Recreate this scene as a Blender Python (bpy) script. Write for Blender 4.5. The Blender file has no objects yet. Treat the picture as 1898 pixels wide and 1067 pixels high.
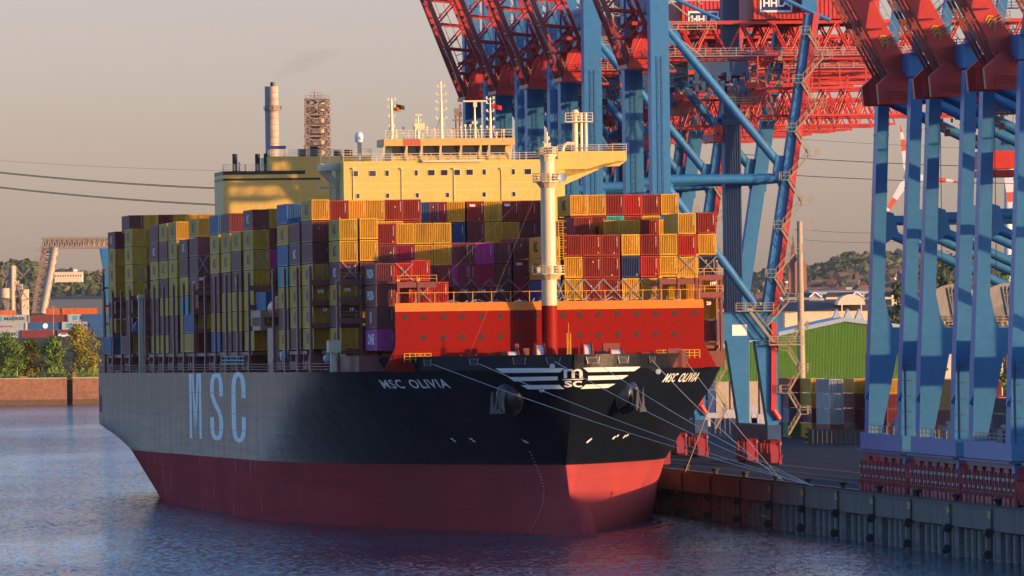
import bpy, bmesh, bisect, math, random
from mathutils import Vector, Matrix
from mathutils import noise as mnoise
random.seed(7)
scene = bpy.context.scene
COL = scene.collection
PI = math.pi
rad = math.radians

# ------------------------------------------------------------------ camera
F, CH, YH, ROLL = 17000.0, 30.0, 565.0, 0.013      # focal length in photo pixels, eye height, horizon row, roll
cR, sR = math.cos(ROLL), math.sin(ROLL)
cam_data = bpy.data.cameras.new('camera')
cam_data.sensor_width = 36.0
cam_data.lens = F / 1898.0 * 36.0
cam_data.shift_y = (YH - 533.5) / 1898.0
cam_data.clip_start, cam_data.clip_end = 1.0, 60000.0
cam = bpy.data.objects.new('camera', cam_data)
COL.objects.link(cam)
cam.matrix_world = Matrix(((cR, sR, 0, 0), (0, 0, -1, 0), (-sR, cR, 0, CH), (0, 0, 0, 1)))
scene.camera = cam

# ------------------------------------------------------------------ sun, sky, exposure
SUN_AZ, SUN_EL = rad(62.0), rad(5.2)              # azimuth: to the right of straight behind the camera
SUN = Vector((math.sin(SUN_AZ) * math.cos(SUN_EL), -math.cos(SUN_AZ) * math.cos(SUN_EL), math.sin(SUN_EL)))
sun_data = bpy.data.lights.new('sun', 'SUN')
sun_data.energy = 5.0
sun_data.angle = rad(0.55)
sun_data.color = (1.0, 0.54, 0.22)
sun = bpy.data.objects.new('sun', sun_data)
COL.objects.link(sun)
sun.rotation_euler = SUN.to_track_quat('Z', 'Y').to_euler()
world = bpy.data.worlds.new('World')
scene.world = world
world.use_nodes = True
wn, wl = world.node_tree.nodes, world.node_tree.links
wn.clear()
wout = wn.new('ShaderNodeOutputWorld')
wbg = wn.new('ShaderNodeBackground')
sky = wn.new('ShaderNodeTexSky')
sky.sky_type = 'NISHITA'
sky.sun_disc = False
sky.sun_elevation = SUN_EL
sky.sun_rotation = math.atan2(SUN.x, SUN.y)
sky.altitude = 30.0
sky.air_density = 0.5
sky.dust_density = 1.0
sky.ozone_density = 0.0
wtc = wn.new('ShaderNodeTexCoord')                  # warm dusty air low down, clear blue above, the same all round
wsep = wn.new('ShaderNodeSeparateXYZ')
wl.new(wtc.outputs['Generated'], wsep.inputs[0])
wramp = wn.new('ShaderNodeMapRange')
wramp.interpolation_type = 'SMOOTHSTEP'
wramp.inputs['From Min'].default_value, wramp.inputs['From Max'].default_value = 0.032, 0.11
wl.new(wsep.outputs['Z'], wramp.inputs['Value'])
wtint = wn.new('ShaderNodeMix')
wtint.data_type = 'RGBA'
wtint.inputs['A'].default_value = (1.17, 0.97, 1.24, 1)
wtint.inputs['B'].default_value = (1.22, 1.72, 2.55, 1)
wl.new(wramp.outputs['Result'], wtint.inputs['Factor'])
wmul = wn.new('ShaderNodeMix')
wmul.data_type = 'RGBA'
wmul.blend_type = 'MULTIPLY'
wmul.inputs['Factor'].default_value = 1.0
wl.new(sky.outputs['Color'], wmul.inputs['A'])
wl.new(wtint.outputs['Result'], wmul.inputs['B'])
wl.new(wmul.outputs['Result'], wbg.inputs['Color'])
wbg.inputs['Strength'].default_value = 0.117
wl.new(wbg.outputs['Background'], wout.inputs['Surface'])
scene.view_settings.view_transform = 'Standard'
scene.view_settings.look = 'None'
scene.view_settings.exposure = 0.55
scene.view_settings.gamma = 1.0
scene.cycles.max_bounces = 6
scene.cycles.transparent_max_bounces = 8
scene.cycles.volume_bounces = 0
scene.cycles.use_adaptive_sampling = True
scene.cycles.adaptive_threshold = 0.02
scene.cycles.use_denoising = True
scene.cycles.sample_clamp_indirect = 4.0

# ------------------------------------------------------------------ frames: where a sight line of the camera meets a real plane
def ray(px, py):
    dx, dy = px - 949.0, YH - py
    return (cR * dx + sR * dy) / F, (-sR * dx + cR * dy) / F
def W(px, py, Y):                                  # world point at depth Y
    a, b = ray(px, py)
    return Vector((a * Y, Y, CH + b * Y))
def G(px, py, z):                                  # world point on the level z
    a, b = ray(px, py)
    Y = (z - CH) / b
    return Vector((a * Y, Y, z))
PHI, SX, SY, TRIM = math.atan(0.1405), 7.83, 1188.0, 0.0058
cP, sP = math.cos(PHI), math.sin(PHI)
def S(px, py, y0):                                 # ship frame (x to port, y aft of the stem, z up) on the frame plane y0
    a, b = ray(px, py)
    Y = (y0 - SX * sP + SY * cP) / (cP - a * sP)
    return Vector(((a * Y - SX) * cP + (Y - SY) * sP, y0, CH + b * Y + TRIM * y0))
SHIP_M = Matrix.Translation((SX, SY, 0)) @ Matrix.Rotation(PHI, 4, 'Z') @ Matrix.Rotation(-TRIM, 4, 'X')
QPH, QX, QY, QZ = math.atan(0.1268), 23.96, 1285.0, 6.2
cQ, sQ = math.cos(QPH), math.sin(QPH)
def Q(px, py, y0):                                 # quay frame (x inland, y along the quay away from the camera)
    a, b = ray(px, py)
    Y = (y0 - QX * sQ + QY * cQ) / (cQ - a * sQ)
    return Vector(((a * Y - QX) * cQ + (Y - QY) * sQ, y0, CH + b * Y))
QUAY_M = Matrix.Translation((QX, QY, 0)) @ Matrix.Rotation(QPH, 4, 'Z')
def QW(x, y, z):
    return QUAY_M @ Vector((x, y, z))

# ------------------------------------------------------------------ mesh collecting
class MB:
    def __init__(s):
        s.v, s.f, s.m = [], [], []
    def add(s, vs, fs, mi=0):
        o = len(s.v)
        s.v += [tuple(p) for p in vs]
        for f in fs:
            s.f.append(tuple(i + o for i in f))
            s.m.append(mi)
        return s
    def box(s, a, b, mi=0, M=None):
        x0, y0, z0 = a
        x1, y1, z1 = b
        vs = [Vector(p) for p in ((x0,y0,z0),(x1,y0,z0),(x1,y1,z0),(x0,y1,z0),(x0,y0,z1),(x1,y0,z1),(x1,y1,z1),(x0,y1,z1))]
        if M is not None:
            vs = [M @ p for p in vs]
        return s.add(vs, ((0,3,2,1),(4,5,6,7),(0,1,5,4),(1,2,6,5),(2,3,7,6),(3,0,4,7)), mi)
    def cbox(s, c, d, mi=0):
        return s.box((c[0]-d[0]/2, c[1]-d[1]/2, c[2]-d[2]/2), (c[0]+d[0]/2, c[1]+d[1]/2, c[2]+d[2]/2), mi)
    def hexa(s, lo, hi, mi=0):                     # two rings of four points, bottom and top
        return s.add(list(lo) + list(hi), ((0,3,2,1),(4,5,6,7),(0,1,5,4),(1,2,6,5),(2,3,7,6),(3,0,4,7)), mi)
    def prism(s, pts, d, mi=0):                    # polygon pushed along d
        n = len(pts)
        d = Vector(d)
        vs = [Vector(p) for p in pts] + [Vector(p) + d for p in pts]
        fs = [tuple(range(n))[::-1], tuple(range(n, 2 * n))] + [(i, (i + 1) % n, (i + 1) % n + n, i + n) for i in range(n)]
        return s.add(vs, fs, mi)
    def tube(s, p, q, r, n=8, r2=None, mi=0, caps=True):
        p, q = Vector(p), Vector(q)
        r2 = r if r2 is None else r2
        d = (q - p).normalized()
        u = d.orthogonal().normalized()
        w = d.cross(u)
        vs = []
        for c, rr in ((p, r), (q, r2)):
            for i in range(n):
                a = 2 * PI * i / n
                vs.append(c + (u * math.cos(a) + w * math.sin(a)) * rr)
        fs = [(i, (i + 1) % n, (i + 1) % n + n, i + n) for i in range(n)]
        if caps:
            fs += [tuple(range(n))[::-1], tuple(range(n, 2 * n))]
        return s.add(vs, fs, mi)
    def beam(s, p, q, w, h, mi=0, up=(0, 0, 1)):   # rectangular bar
        p, q = Vector(p), Vector(q)
        d = (q - p).normalized()
        up = Vector(up)
        if abs(d.dot(up)) > 0.98:
            up = Vector((0, 1, 0))
        x = d.cross(up).normalized() * (w / 2)
        z = x.cross(d).normalized() * (h / 2)
        lo = [p - x - z, p + x - z, p + x + z, p - x + z]
        hi = [q - x - z, q + x - z, q + x + z, q - x + z]
        return s.hexa(lo, hi, mi)
    def path(s, pts, r, n=6, mi=0):
        for a, b in zip(pts[:-1], pts[1:]):
            s.tube(a, b, r, n, mi=mi, caps=False)
        return s
    def lathe(s, c, prof, n=12, mi=0, axis='z'):   # (radius, height) rings
        vs, fs = [], []
        for r, h in prof:
            for i in range(n):
                a = 2 * PI * i / n
                p = (r * math.cos(a), r * math.sin(a), h)
                if axis == 'y':
                    p = (p[0], p[2], p[1])
                elif axis == 'x':
                    p = (p[2], p[0], p[1])
                vs.append((c[0] + p[0], c[1] + p[1], c[2] + p[2]))
        k = len(prof)
        for j in range(k - 1):
            for i in range(n):
                fs.append((j*n+i, j*n+(i+1)%n, (j+1)*n+(i+1)%n, (j+1)*n+i))
        fs += [tuple(range(n))[::-1], tuple(range((k-1)*n, k*n))]
        return s.add(vs, fs, mi)
    def rail(s, pts, h=1.1, r=0.03, step=2.0, bars=3, mi=0):   # guard rail along a polyline
        pts = [Vector(p) for p in pts]
        for a, b in zip(pts[:-1], pts[1:]):
            L = (b - a).length
            n = max(1, int(L / step))
            for i in range(n + 1):
                p = a.lerp(b, i / n)
                s.beam(p, p + Vector((0, 0, h)), r * 2, r * 2, mi)
            for k in range(bars):
                z = Vector((0, 0, h * (k + 1) / bars))
                s.beam(a + z, b + z, r * 1.6, r * 1.6, mi)
        return s
    def mesh(s, name, mats, smooth=False):
        me = bpy.data.meshes.new(name)
        me.from_pydata(s.v, [], s.f)
        for m in (mats if isinstance(mats, (list, tuple)) else [mats]):
            me.materials.append(m)
        if len(me.materials) > 1:
            me.polygons.foreach_set('material_index', s.m)
        if smooth:
            me.polygons.foreach_set('use_smooth', [True] * len(me.polygons))
            me.set_sharp_from_angle(angle=rad(40))
        me.update()
        return me
    def build(s, name, mats, parent=None, smooth=False, M=None):
        return link(name, s.mesh(name, mats, smooth), parent, M)

def link(name, me, parent=None, M=None):
    o = bpy.data.objects.new(name, me)
    COL.objects.link(o)
    if M is not None:
        o.matrix_world = M
    if parent is not None:
        o.parent = parent
    return o
def tag(o, label=None, cat=None, group=None, kind=None):
    for k, val in (('label', label), ('category', cat), ('group', group), ('kind', kind)):
        if val:
            o[k] = val
    return o
def thing(name, label, cat, M=None, group=None):
    return tag(link(name, None, None, M), label, cat, group)
def copy_tree(o, parent=None):
    c = o.copy()
    COL.objects.link(c)
    c.parent = parent
    for ch in list(KIDS.get(o.name, ())):
        copy_tree(ch, c)
    return c
KIDS = {}
def index_kids():
    KIDS.clear()
    for o in bpy.data.objects:
        if o.parent:
            KIDS.setdefault(o.parent.name, []).append(o)
ORD = ['', 'first', 'second', 'third', 'fourth', 'fifth', 'sixth', 'seventh', 'eighth', 'ninth', 'tenth', 'eleventh', 'twelfth',
       'thirteenth', 'fourteenth', 'fifteenth', 'sixteenth', 'seventeenth', 'eighteenth', 'nineteenth', 'twentieth', 'twenty-first',
       'twenty-second', 'twenty-third', 'twenty-fourth', 'twenty-fifth', 'twenty-sixth', 'twenty-seventh', 'twenty-eighth', 'twenty-ninth', 'thirtieth']

_text = {}
def text_mesh(body, size, mat, bold=0.0, ext=0.0, align='CENTER', space=1.0):
    key = (body, size, mat.name, bold, align, space)
    if key in _text:
        return _text[key]
    cu = bpy.data.curves.new('lettering', 'FONT')
    cu.body = body
    cu.size = size
    cu.align_x = align
    cu.align_y = 'CENTER'
    cu.offset = bold
    cu.extrude = ext
    cu.space_character = space
    cu.resolution_u = 3
    o = bpy.data.objects.new('lettering_source', cu)
    COL.objects.link(o)
    dg = bpy.context.evaluated_depsgraph_get()
    me = bpy.data.meshes.new_from_object(o.evaluated_get(dg))
    bpy.data.objects.remove(o)
    me.materials.clear()
    me.materials.append(mat)
    _text[key] = me
    return me

def dense_copy(me, maxlen):
    """Copy of a flat lettering mesh, cut fine enough to follow curved plating."""
    bm = bmesh.new()
    bm.from_mesh(me)
    bmesh.ops.triangulate(bm, faces=bm.faces)
    for _ in range(6):
        long_e = [e for e in bm.edges if e.calc_length() > maxlen]
        if not long_e:
            break
        bmesh.ops.subdivide_edges(bm, edges=long_e, cuts=1)
        bmesh.ops.triangulate(bm, faces=bm.faces)
    out = me.copy()
    bm.to_mesh(out)
    bm.free()
    return out

# ------------------------------------------------------------------ materials
def nodes_of(name):
    m = bpy.data.materials.new(name)
    m.use_nodes = True
    nt = m.node_tree
    return m, nt, nt.nodes['Principled BSDF']
def paint(name, col, rough=0.5, wear=0.18, scale=0.6, dirt=(0.10, 0.07, 0.05), streak=True, spec=0.5, metal=0.0, bump=0.0, stretch=(1, 1, 0.18), dirt_amt=0.35):
    """Paint or bare material with uneven tone and run-off streaks."""
    m, nt, b = nodes_of(name)
    N, L = nt.nodes, nt.links
    tc = N.new('ShaderNodeTexCoord')
    n1 = N.new('ShaderNodeTexNoise')
    n1.inputs['Scale'].default_value = scale
    n1.inputs['Detail'].default_value = 6
    n1.inputs['Roughness'].default_value = 0.65
    mp = N.new('ShaderNodeMapping')
    mp.inputs['Scale'].default_value = stretch if streak else (1, 1, 1)
    L.new(tc.outputs['Object'], mp.inputs['Vector'])
    L.new(mp.outputs['Vector'], n1.inputs['Vector'])
    n2 = N.new('ShaderNodeTexNoise')
    n2.inputs['Scale'].default_value = scale * 5.3
    n2.inputs['Detail'].default_value = 4
    L.new(tc.outputs['Object'], n2.inputs['Vector'])
    r1 = N.new('ShaderNodeMapRange')
    r1.inputs['From Min'].default_value, r1.inputs['From Max'].default_value = 0.3, 0.7
    r1.inputs['To Min'].default_value, r1.inputs['To Max'].default_value = 1 - wear, 1 + wear * 0.7
    L.new(n2.outputs['Fac'], r1.inputs['Value'])
    mul = N.new('ShaderNodeMix')
    mul.data_type = 'RGBA'
    mul.blend_type = 'MULTIPLY'
    mul.inputs['Factor'].default_value = 1
    mul.inputs['A'].default_value = (*col, 1)
    L.new(r1.outputs['Result'], mul.inputs['B'])
    r2 = N.new('ShaderNodeMapRange')
    r2.inputs['From Min'].default_value, r2.inputs['From Max'].default_value = 0.52, 0.78
    r2.inputs['To Min'].default_value, r2.inputs['To Max'].default_value = 0.0, dirt_amt
    L.new(n1.outputs['Fac'], r2.inputs['Value'])
    mx = N.new('ShaderNodeMix')
    mx.data_type = 'RGBA'
    mx.inputs['B'].default_value = (*dirt, 1)
    L.new(r2.outputs['Result'], mx.inputs['Factor'])
    L.new(mul.outputs['Result'], mx.inputs['A'])
    L.new(mx.outputs['Result'], b.inputs['Base Color'])
    r3 = N.new('ShaderNodeMapRange')
    r3.inputs['To Min'].default_value, r3.inputs['To Max'].default_value = max(0.05, rough - 0.12), min(1, rough + 0.15)
    L.new(n2.outputs['Fac'], r3.inputs['Value'])
    L.new(r3.outputs['Result'], b.inputs['Roughness'])
    b.inputs['Specular IOR Level'].default_value = spec
    b.inputs['Metallic'].default_value = metal
    if bump:
        bp = N.new('ShaderNodeBump')
        bp.inputs['Strength'].default_value = bump
        bp.inputs['Distance'].default_value = 0.1
        L.new(n2.outputs['Fac'], bp.inputs['Height'])
        L.new(bp.outputs['Normal'], b.inputs['Normal'])
    return m
def plain(name, col, rough=0.6, spec=0.4):
    m, nt, b = nodes_of(name)
    b.inputs['Base Color'].default_value = (*col, 1)
    b.inputs['Roughness'].default_value = rough
    b.inputs['Specular IOR Level'].default_value = spec
    return m
def by_object_colour(name, rough=0.5, spec=0.4):
    """Container steel: the object's own colour, faded and streaked differently on each."""
    m, nt, b = nodes_of(name)
    N, L = nt.nodes, nt.links
    oi = N.new('ShaderNodeObjectInfo')
    tc = N.new('ShaderNodeTexCoord')
    ad = N.new('ShaderNodeVectorMath')
    ad.operation = 'MULTIPLY_ADD'
    ad.inputs[1].default_value = (1.2, 1.2, 0.22)
    sc = N.new('ShaderNodeMath')
    sc.operation = 'MULTIPLY'
    sc.inputs[1].default_value = 91.0
    L.new(oi.outputs['Random'], sc.inputs[0])
    L.new(tc.outputs['Object'], ad.inputs[0])
    L.new(sc.outputs[0], ad.inputs[2])
    n1 = N.new('ShaderNodeTexNoise')
    n1.inputs['Scale'].default_value = 1.0
    n1.inputs['Detail'].default_value = 7
    n1.inputs['Roughness'].default_value = 0.7
    L.new(ad.outputs['Vector'], n1.inputs['Vector'])
    r1 = N.new('ShaderNodeMapRange')
    r1.inputs['From Min'].default_value, r1.inputs['From Max'].default_value = 0.3, 0.75
    r1.inputs['To Min'].default_value, r1.inputs['To Max'].default_value = 1.12, 0.72
    L.new(n1.outputs['Fac'], r1.inputs['Value'])
    mul = N.new('ShaderNodeMix')
    mul.data_type = 'RGBA'
    mul.blend_type = 'MULTIPLY'
    mul.inputs['Factor'].default_value = 1
    L.new(oi.outputs['Color'], mul.inputs['A'])
    L.new(r1.outputs['Result'], mul.inputs['B'])
    n2 = N.new('ShaderNodeTexNoise')
    n2.inputs['Scale'].default_value = 0.7
    n2.inputs['Detail'].default_value = 9
    L.new(ad.outputs['Vector'], n2.inputs['Vector'])
    r2 = N.new('ShaderNodeMapRange')
    r2.inputs['From Min'].default_value, r2.inputs['From Max'].default_value = 0.58, 0.72
    r2.inputs['To Max'].default_value = 0.4
    L.new(n2.outputs['Fac'], r2.inputs['Value'])
    mx = N.new('ShaderNodeMix')
    mx.data_type = 'RGBA'
    mx.inputs['B'].default_value = (0.12, 0.07, 0.05, 1)
    L.new(r2.outputs['Result'], mx.inputs['Factor'])
    L.new(mul.outputs['Result'], mx.inputs['A'])
    L.new(mx.outputs['Result'], b.inputs['Base Color'])
    b.inputs['Roughness'].default_value = rough
    b.inputs['Specular IOR Level'].default_value = spec
    return m
M = {}
M['steel'] = by_object_colour('container_steel')
M['dark_gap'] = plain('dark_fittings', (0.03, 0.025, 0.025), 0.7)
M['white'] = plain('white_lettering', (0.82, 0.82, 0.80), 0.7)
M['black_letter'] = plain('black_lettering', (0.02, 0.02, 0.025), 0.5)
M['sky_letter'] = plain('blue_lettering', (0.06, 0.30, 0.50), 0.5)
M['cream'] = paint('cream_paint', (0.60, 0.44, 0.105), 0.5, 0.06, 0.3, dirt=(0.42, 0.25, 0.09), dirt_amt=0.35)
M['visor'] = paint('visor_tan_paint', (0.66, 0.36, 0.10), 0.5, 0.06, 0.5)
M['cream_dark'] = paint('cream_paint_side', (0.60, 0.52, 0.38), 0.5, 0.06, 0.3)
M['mast'] = paint('mast_paint', (0.70, 0.57, 0.34), 0.35, 0.06, 0.4, dirt=(0.35, 0.25, 0.18), dirt_amt=0.2)
M['deck_red'] = paint('deck_red_paint', (0.235, 0.005, 0.0025), 0.55, 0.10, 0.35, dirt=(0.17, 0.010, 0.006), dirt_amt=0.4, spec=0.15)
M['deck_orange'] = paint('orange_band_paint', (0.66, 0.20, 0.012), 0.5, 0.10, 0.5)
M['maroon'] = paint('lashing_maroon_paint', (0.20, 0.055, 0.05), 0.5, 0.15, 0.8, dirt=(0.1, 0.05, 0.04))
M['rail_yellow'] = plain('rail_yellow_paint', (0.62, 0.34, 0.03), 0.5)
M['galv'] = paint('galvanised_steel', (0.34, 0.34, 0.35), 0.45, 0.1, 1.0, metal=0.4)
M['glass'] = plain('dark_window_glass', (0.03, 0.035, 0.045), 0.08, 0.8)
M['black'] = plain('black_paint', (0.02, 0.02, 0.022), 0.45)
M['rubber'] = paint('black_rubber', (0.02, 0.02, 0.02), 0.75, 0.2, 2)
M['rope'] = plain('pale_rope', (0.60, 0.56, 0.54), 0.9, 0.1)
M['rope_brown'] = plain('brown_rope', (0.32, 0.20, 0.11), 0.9, 0.1)
M['blue_a'] = paint('crane_blue_paint', (0.022, 0.155, 0.37), 0.45, 0.09, 0.25, dirt=(0.07, 0.16, 0.28), dirt_amt=0.3)
M['blue_dark'] = paint('crane_dark_blue_paint', (0.018, 0.055, 0.15), 0.45, 0.12, 0.3)
M['crane_red'] = paint('crane_red_paint', (0.48, 0.035, 0.030), 0.45, 0.12, 0.4, dirt=(0.2, 0.03, 0.03))
M['bogie_red'] = paint('bogie_red_paint', (0.26, 0.022, 0.035), 0.5, 0.2, 0.9, dirt=(0.06, 0.03, 0.03))
M['plate_blue'] = paint('pale_blue_plate_paint', (0.33, 0.42, 0.55), 0.45, 0.08, 0.5)
M['stair'] = paint('stair_steel', (0.30, 0.25, 0.18), 0.5, 0.15, 1.5, metal=0.2)

# ================================================================== SETTING: water, quay, land
def water_material():
    m, nt, b = nodes_of('river_water')
    N, L = nt.nodes, nt.links
    geo = N.new('ShaderNodeNewGeometry')
    def noise(scale, detail, sx=1.0, sy=1.0):
        mp = N.new('ShaderNodeMapping')
        mp.inputs['Scale'].default_value = (sx, sy, 1)
        L.new(geo.outputs['Position'], mp.inputs['Vector'])
        n = N.new('ShaderNodeTexNoise')
        n.inputs['Scale'].default_value = scale
        n.inputs['Detail'].default_value = detail
        n.inputs['Roughness'].default_value = 0.62
        L.new(mp.outputs['Vector'], n.inputs['Vector'])
        return n
    fine = noise(1.3, 5, 1.0, 0.6)
    swell = noise(0.055, 3, 1.0, 0.45)
    calm = noise(0.013, 5, 1.0, 0.30)
    cs = N.new('ShaderNodeMapRange')
    cs.inputs['From Min'].default_value, cs.inputs['From Max'].default_value = 0.40, 0.60
    cs.inputs['To Min'].default_value, cs.inputs['To Max'].default_value = 1.0, 3.2
    L.new(calm.outputs['Fac'], cs.inputs['Value'])
    def slope(n, k=None, val=None):
        sub = N.new('ShaderNodeVectorMath')
        sub.operation = 'SUBTRACT'
        sub.inputs[1].default_value = (0.5, 0.5, 0.5)
        L.new(n.outputs['Color'], sub.inputs[0])
        sc = N.new('ShaderNodeVectorMath')
        sc.operation = 'SCALE'
        L.new(sub.outputs['Vector'], sc.inputs[0])
        if k is not None:
            L.new(k, sc.inputs['Scale'])
        else:
            sc.inputs['Scale'].default_value = val
        return sc
    s1, s2 = slope(fine, k=cs.outputs['Result']), slope(swell, val=0.14)
    add = N.new('ShaderNodeVectorMath')
    add.operation = 'ADD'
    L.new(s1.outputs['Vector'], add.inputs[0])
    L.new(s2.outputs['Vector'], add.inputs[1])
    fl = N.new('ShaderNodeVectorMath')
    fl.operation = 'MULTIPLY_ADD'
    fl.inputs[1].default_value = (1, 1, 0)
    fl.inputs[2].default_value = (0, 0, 1)
    L.new(add.outputs['Vector'], fl.inputs[0])
    nm = N.new('ShaderNodeVectorMath')
    nm.operation = 'NORMALIZE'
    L.new(fl.outputs['Vector'], nm.inputs[0])
    L.new(nm.outputs['Vector'], b.inputs['Normal'])
    b.inputs['Base Color'].default_value = (0.010, 0.072, 0.118, 1)
    b.inputs['Roughness'].default_value = 0.08
    b.inputs['IOR'].default_value = 1.23
    return m
M['water'] = water_material()
mb = MB().add([(-6000, -800, 0), (6000, -800, 0), (6000, 12000, 0), (-6000, 12000, 0)], [(0, 1, 2, 3)])
tag(mb.build('water', M['water']), 'dark blue rippled harbour water', kind='structure')

M['apron'] = paint('quay_asphalt', (0.045, 0.058, 0.080), 0.95, 0.25, 0.06, dirt=(0.085, 0.085, 0.085), streak=False, dirt_amt=0.5, spec=0.03)
M['concrete'] = paint('quay_concrete', (0.13, 0.13, 0.11), 0.85, 0.25, 0.5, dirt=(0.045, 0.06, 0.035), dirt_amt=0.75, bump=0.3)
M['concrete_wet'] = paint('pile_concrete', (0.17, 0.18, 0.175), 0.7, 0.3, 0.5, dirt=(0.03, 0.035, 0.03), dirt_amt=0.8, bump=0.3)
M['grass'] = paint('grass_ground', (0.06, 0.08, 0.03), 0.9, 0.3, 0.02, streak=False, dirt=(0.09, 0.08, 0.05), dirt_amt=0.5)

mb = MB()
qs = [QW(0.5, -700, QZ), QW(3000, -700, QZ), QW(3000, 900, QZ), QW(0.5, 900, QZ)]
mb.prism([(p.x, p.y, 5.3) for p in qs], (0, 0, QZ - 5.3))
qs = [QW(3.7, -700, 0), QW(3000, -700, 0), QW(3000, 900, 0), QW(3.7, 900, 0)]
mb.prism([(p.x, p.y, -2) for p in qs], (0, 0, 7.3))
apron = tag(mb.build('quay_apron', M['apron']), 'dark asphalt quay apron under the cranes', kind='structure')
land = MB().prism([(60, 2100, 1), (4500, 2100, 1), (4500, 2990, 1), (60, 2990, 1)], (0, 0, 5.0)).build('terminal_ground', M['apron'])
tag(land, 'flat terminal ground behind the sheds', kind='structure')
land = MB().prism([(-12000, 3060, 1), (12000, 3060, 1), (12000, 40000, 1), (-12000, 40000, 1)], (0, 0, 7.0)).build('far_ground', M['grass'])
tag(land, 'flat land beyond the harbour basin', kind='structure')

# crane rails and a pale service strip let into the apron
for i, (x, w) in enumerate(((2.6, 0.25), (21.0, 0.25))):
    r = MB().box((x - w / 2, -400, QZ + 0.004), (x + w / 2, 800, QZ + 0.05)).build('crane_rail', M['galv'], apron)
    r.matrix_world = QUAY_M
M['line_paint'] = paint('worn_line_paint', (0.42, 0.40, 0.34), 0.7, 0.3, 0.6, dirt=(0.1, 0.1, 0.1), dirt_amt=0.9)
for x in (9.5, 14.2):
    r = MB().box((x, -400, QZ + 0.004), (x + 0.16, 800, QZ + 0.008)).build('painted_line', M['line_paint'], apron)
    r.matrix_world = QUAY_M

# quay wall: capping panels, piles, ladders, plates
wall = thing('quay_wall', 'weathered concrete quay wall on piles standing in the water', 'quay wall', QUAY_M.copy())
MB().box((3.0, -420, -3), (3.6, 640, 5.5)).build('back_wall', M['rubber'], wall)
PAN = 27.2
y_b0 = -297.0
pm = MB()
pm.box((0, 0.12, 3.55), (2.9, PAN - 0.12, QZ - 0.15))
pm.box((-0.14, 0.12, QZ - 0.15), (2.9, PAN - 0.12, QZ + 0.02))
pmesh = pm.mesh('wall_panel', M['concrete'])
pl = MB().tube((1.3, 0, -4), (1.3, 0, 3.3), 0.62, 10).mesh('pile', M['concrete_wet'], True)
pw = MB().box((0.55, -1.5, -4), (2.4, 1.5, 3.5)).mesh('broad_pile', M['concrete_wet'])
lad = MB()
for k in (-0.3, 0.3):
    lad.beam((-0.16, k, -0.5), (-0.16, k, QZ), 0.08, 0.08)
for k in range(22):
    lad.beam((-0.16, -0.3, 0.2 + 0.28 * k), (-0.16, 0.3, 0.2 + 0.28 * k), 0.05, 0.05)
lad.tube((-0.1, 0.75, 1.0), (-0.1, 0.75, QZ - 0.3), 0.07, 6)
ladm = lad.mesh('ladder', M['rubber'])
plate_y = {0: '51', 1: '52', 2: '53', 3: '54', 4: '55', 5: '56', 6: '57', 7: '58', 8: '59'}
M['plate_yellow'] = plain('yellow_plate_paint', (0.55, 0.40, 0.03), 0.6)
bol = MB().lathe((0, 0, 0), [(0.45, 0), (0.45, 0.08), (0.28, 0.12), (0.25, 0.5), (0.42, 0.6), (0.45, 0.75), (0.3, 0.85)], 12).mesh('bollard', M['rubber'], True)
fen = MB().lathe((0, 0, 0), [(0.3, -0.5), (0.5, -0.45), (0.55, -0.3), (0.55, 0.3), (0.5, 0.45), (0.3, 0.5)], 14, axis='y').mesh('fender', M['rubber'], True)
npan = 30
for k in range(npan):
    y = y_b0 - PAN / 2 + k * PAN
    o = link('wall_panel', pmesh, wall)
    o.location = (0, y, 0)
    if k < 18:
        for j in range(6):
            if j == 0:
                o = link('broad_pile', pw, wall)
                o.location = (0, y + PAN / 2, 0)
            else:
                o = link('pile', pl, wall)
                o.location = (0.1 * math.sin(j * 7 + k), y + PAN / 2 + j * PAN / 6 + 0.2 * math.sin(k * 3 + j), 0)
    yb = y + PAN / 2
    if k < 20:
        o = link('ladder', ladm, wall)
        o.location = (0, yb, 0)
        b_ = link('mooring_bollard', bol, None, QUAY_M @ Matrix.Translation((0.55, yb, QZ + 0.02)) @ Matrix.Scale(1.25, 4))
        tag(b_, 'squat black mooring bollard at the quay edge, %s along from the nearest crane' % ORD[k + 1], 'bollard', 'bollards along the quay edge')
    if k < 14:
        for zz, lb in ((3.3, 'upper'), (0.8, 'lower')):
            f_ = link('tyre_fender', fen, None, QUAY_M @ Matrix.Translation((-0.5, yb + 0.4 + (.9 if zz < 2 else 0), zz)))
            tag(f_, 'round black rubber fender, %s one of %s pair on the quay wall' % (lb, ORD[k + 1]), 'fender', 'fenders on the quay wall')
    if k < 9:
        t = text_mesh(plate_y[k], 0.8, M['plate_yellow'], 0.03)
        o = link('number_mark', t, wall)
        o.location = (-0.02, yb + 2.3, QZ - 0.9)
        o.rotation_euler = (rad(90), 0, rad(-90))
        o.scale = (3.2, 1.25, 1)
# kerb rail on the quay edge
MB().box((0.1, -420, QZ + 0.03), (0.35, 520, QZ + 0.28)).build('kerb', M['rubber'], wall)

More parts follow.
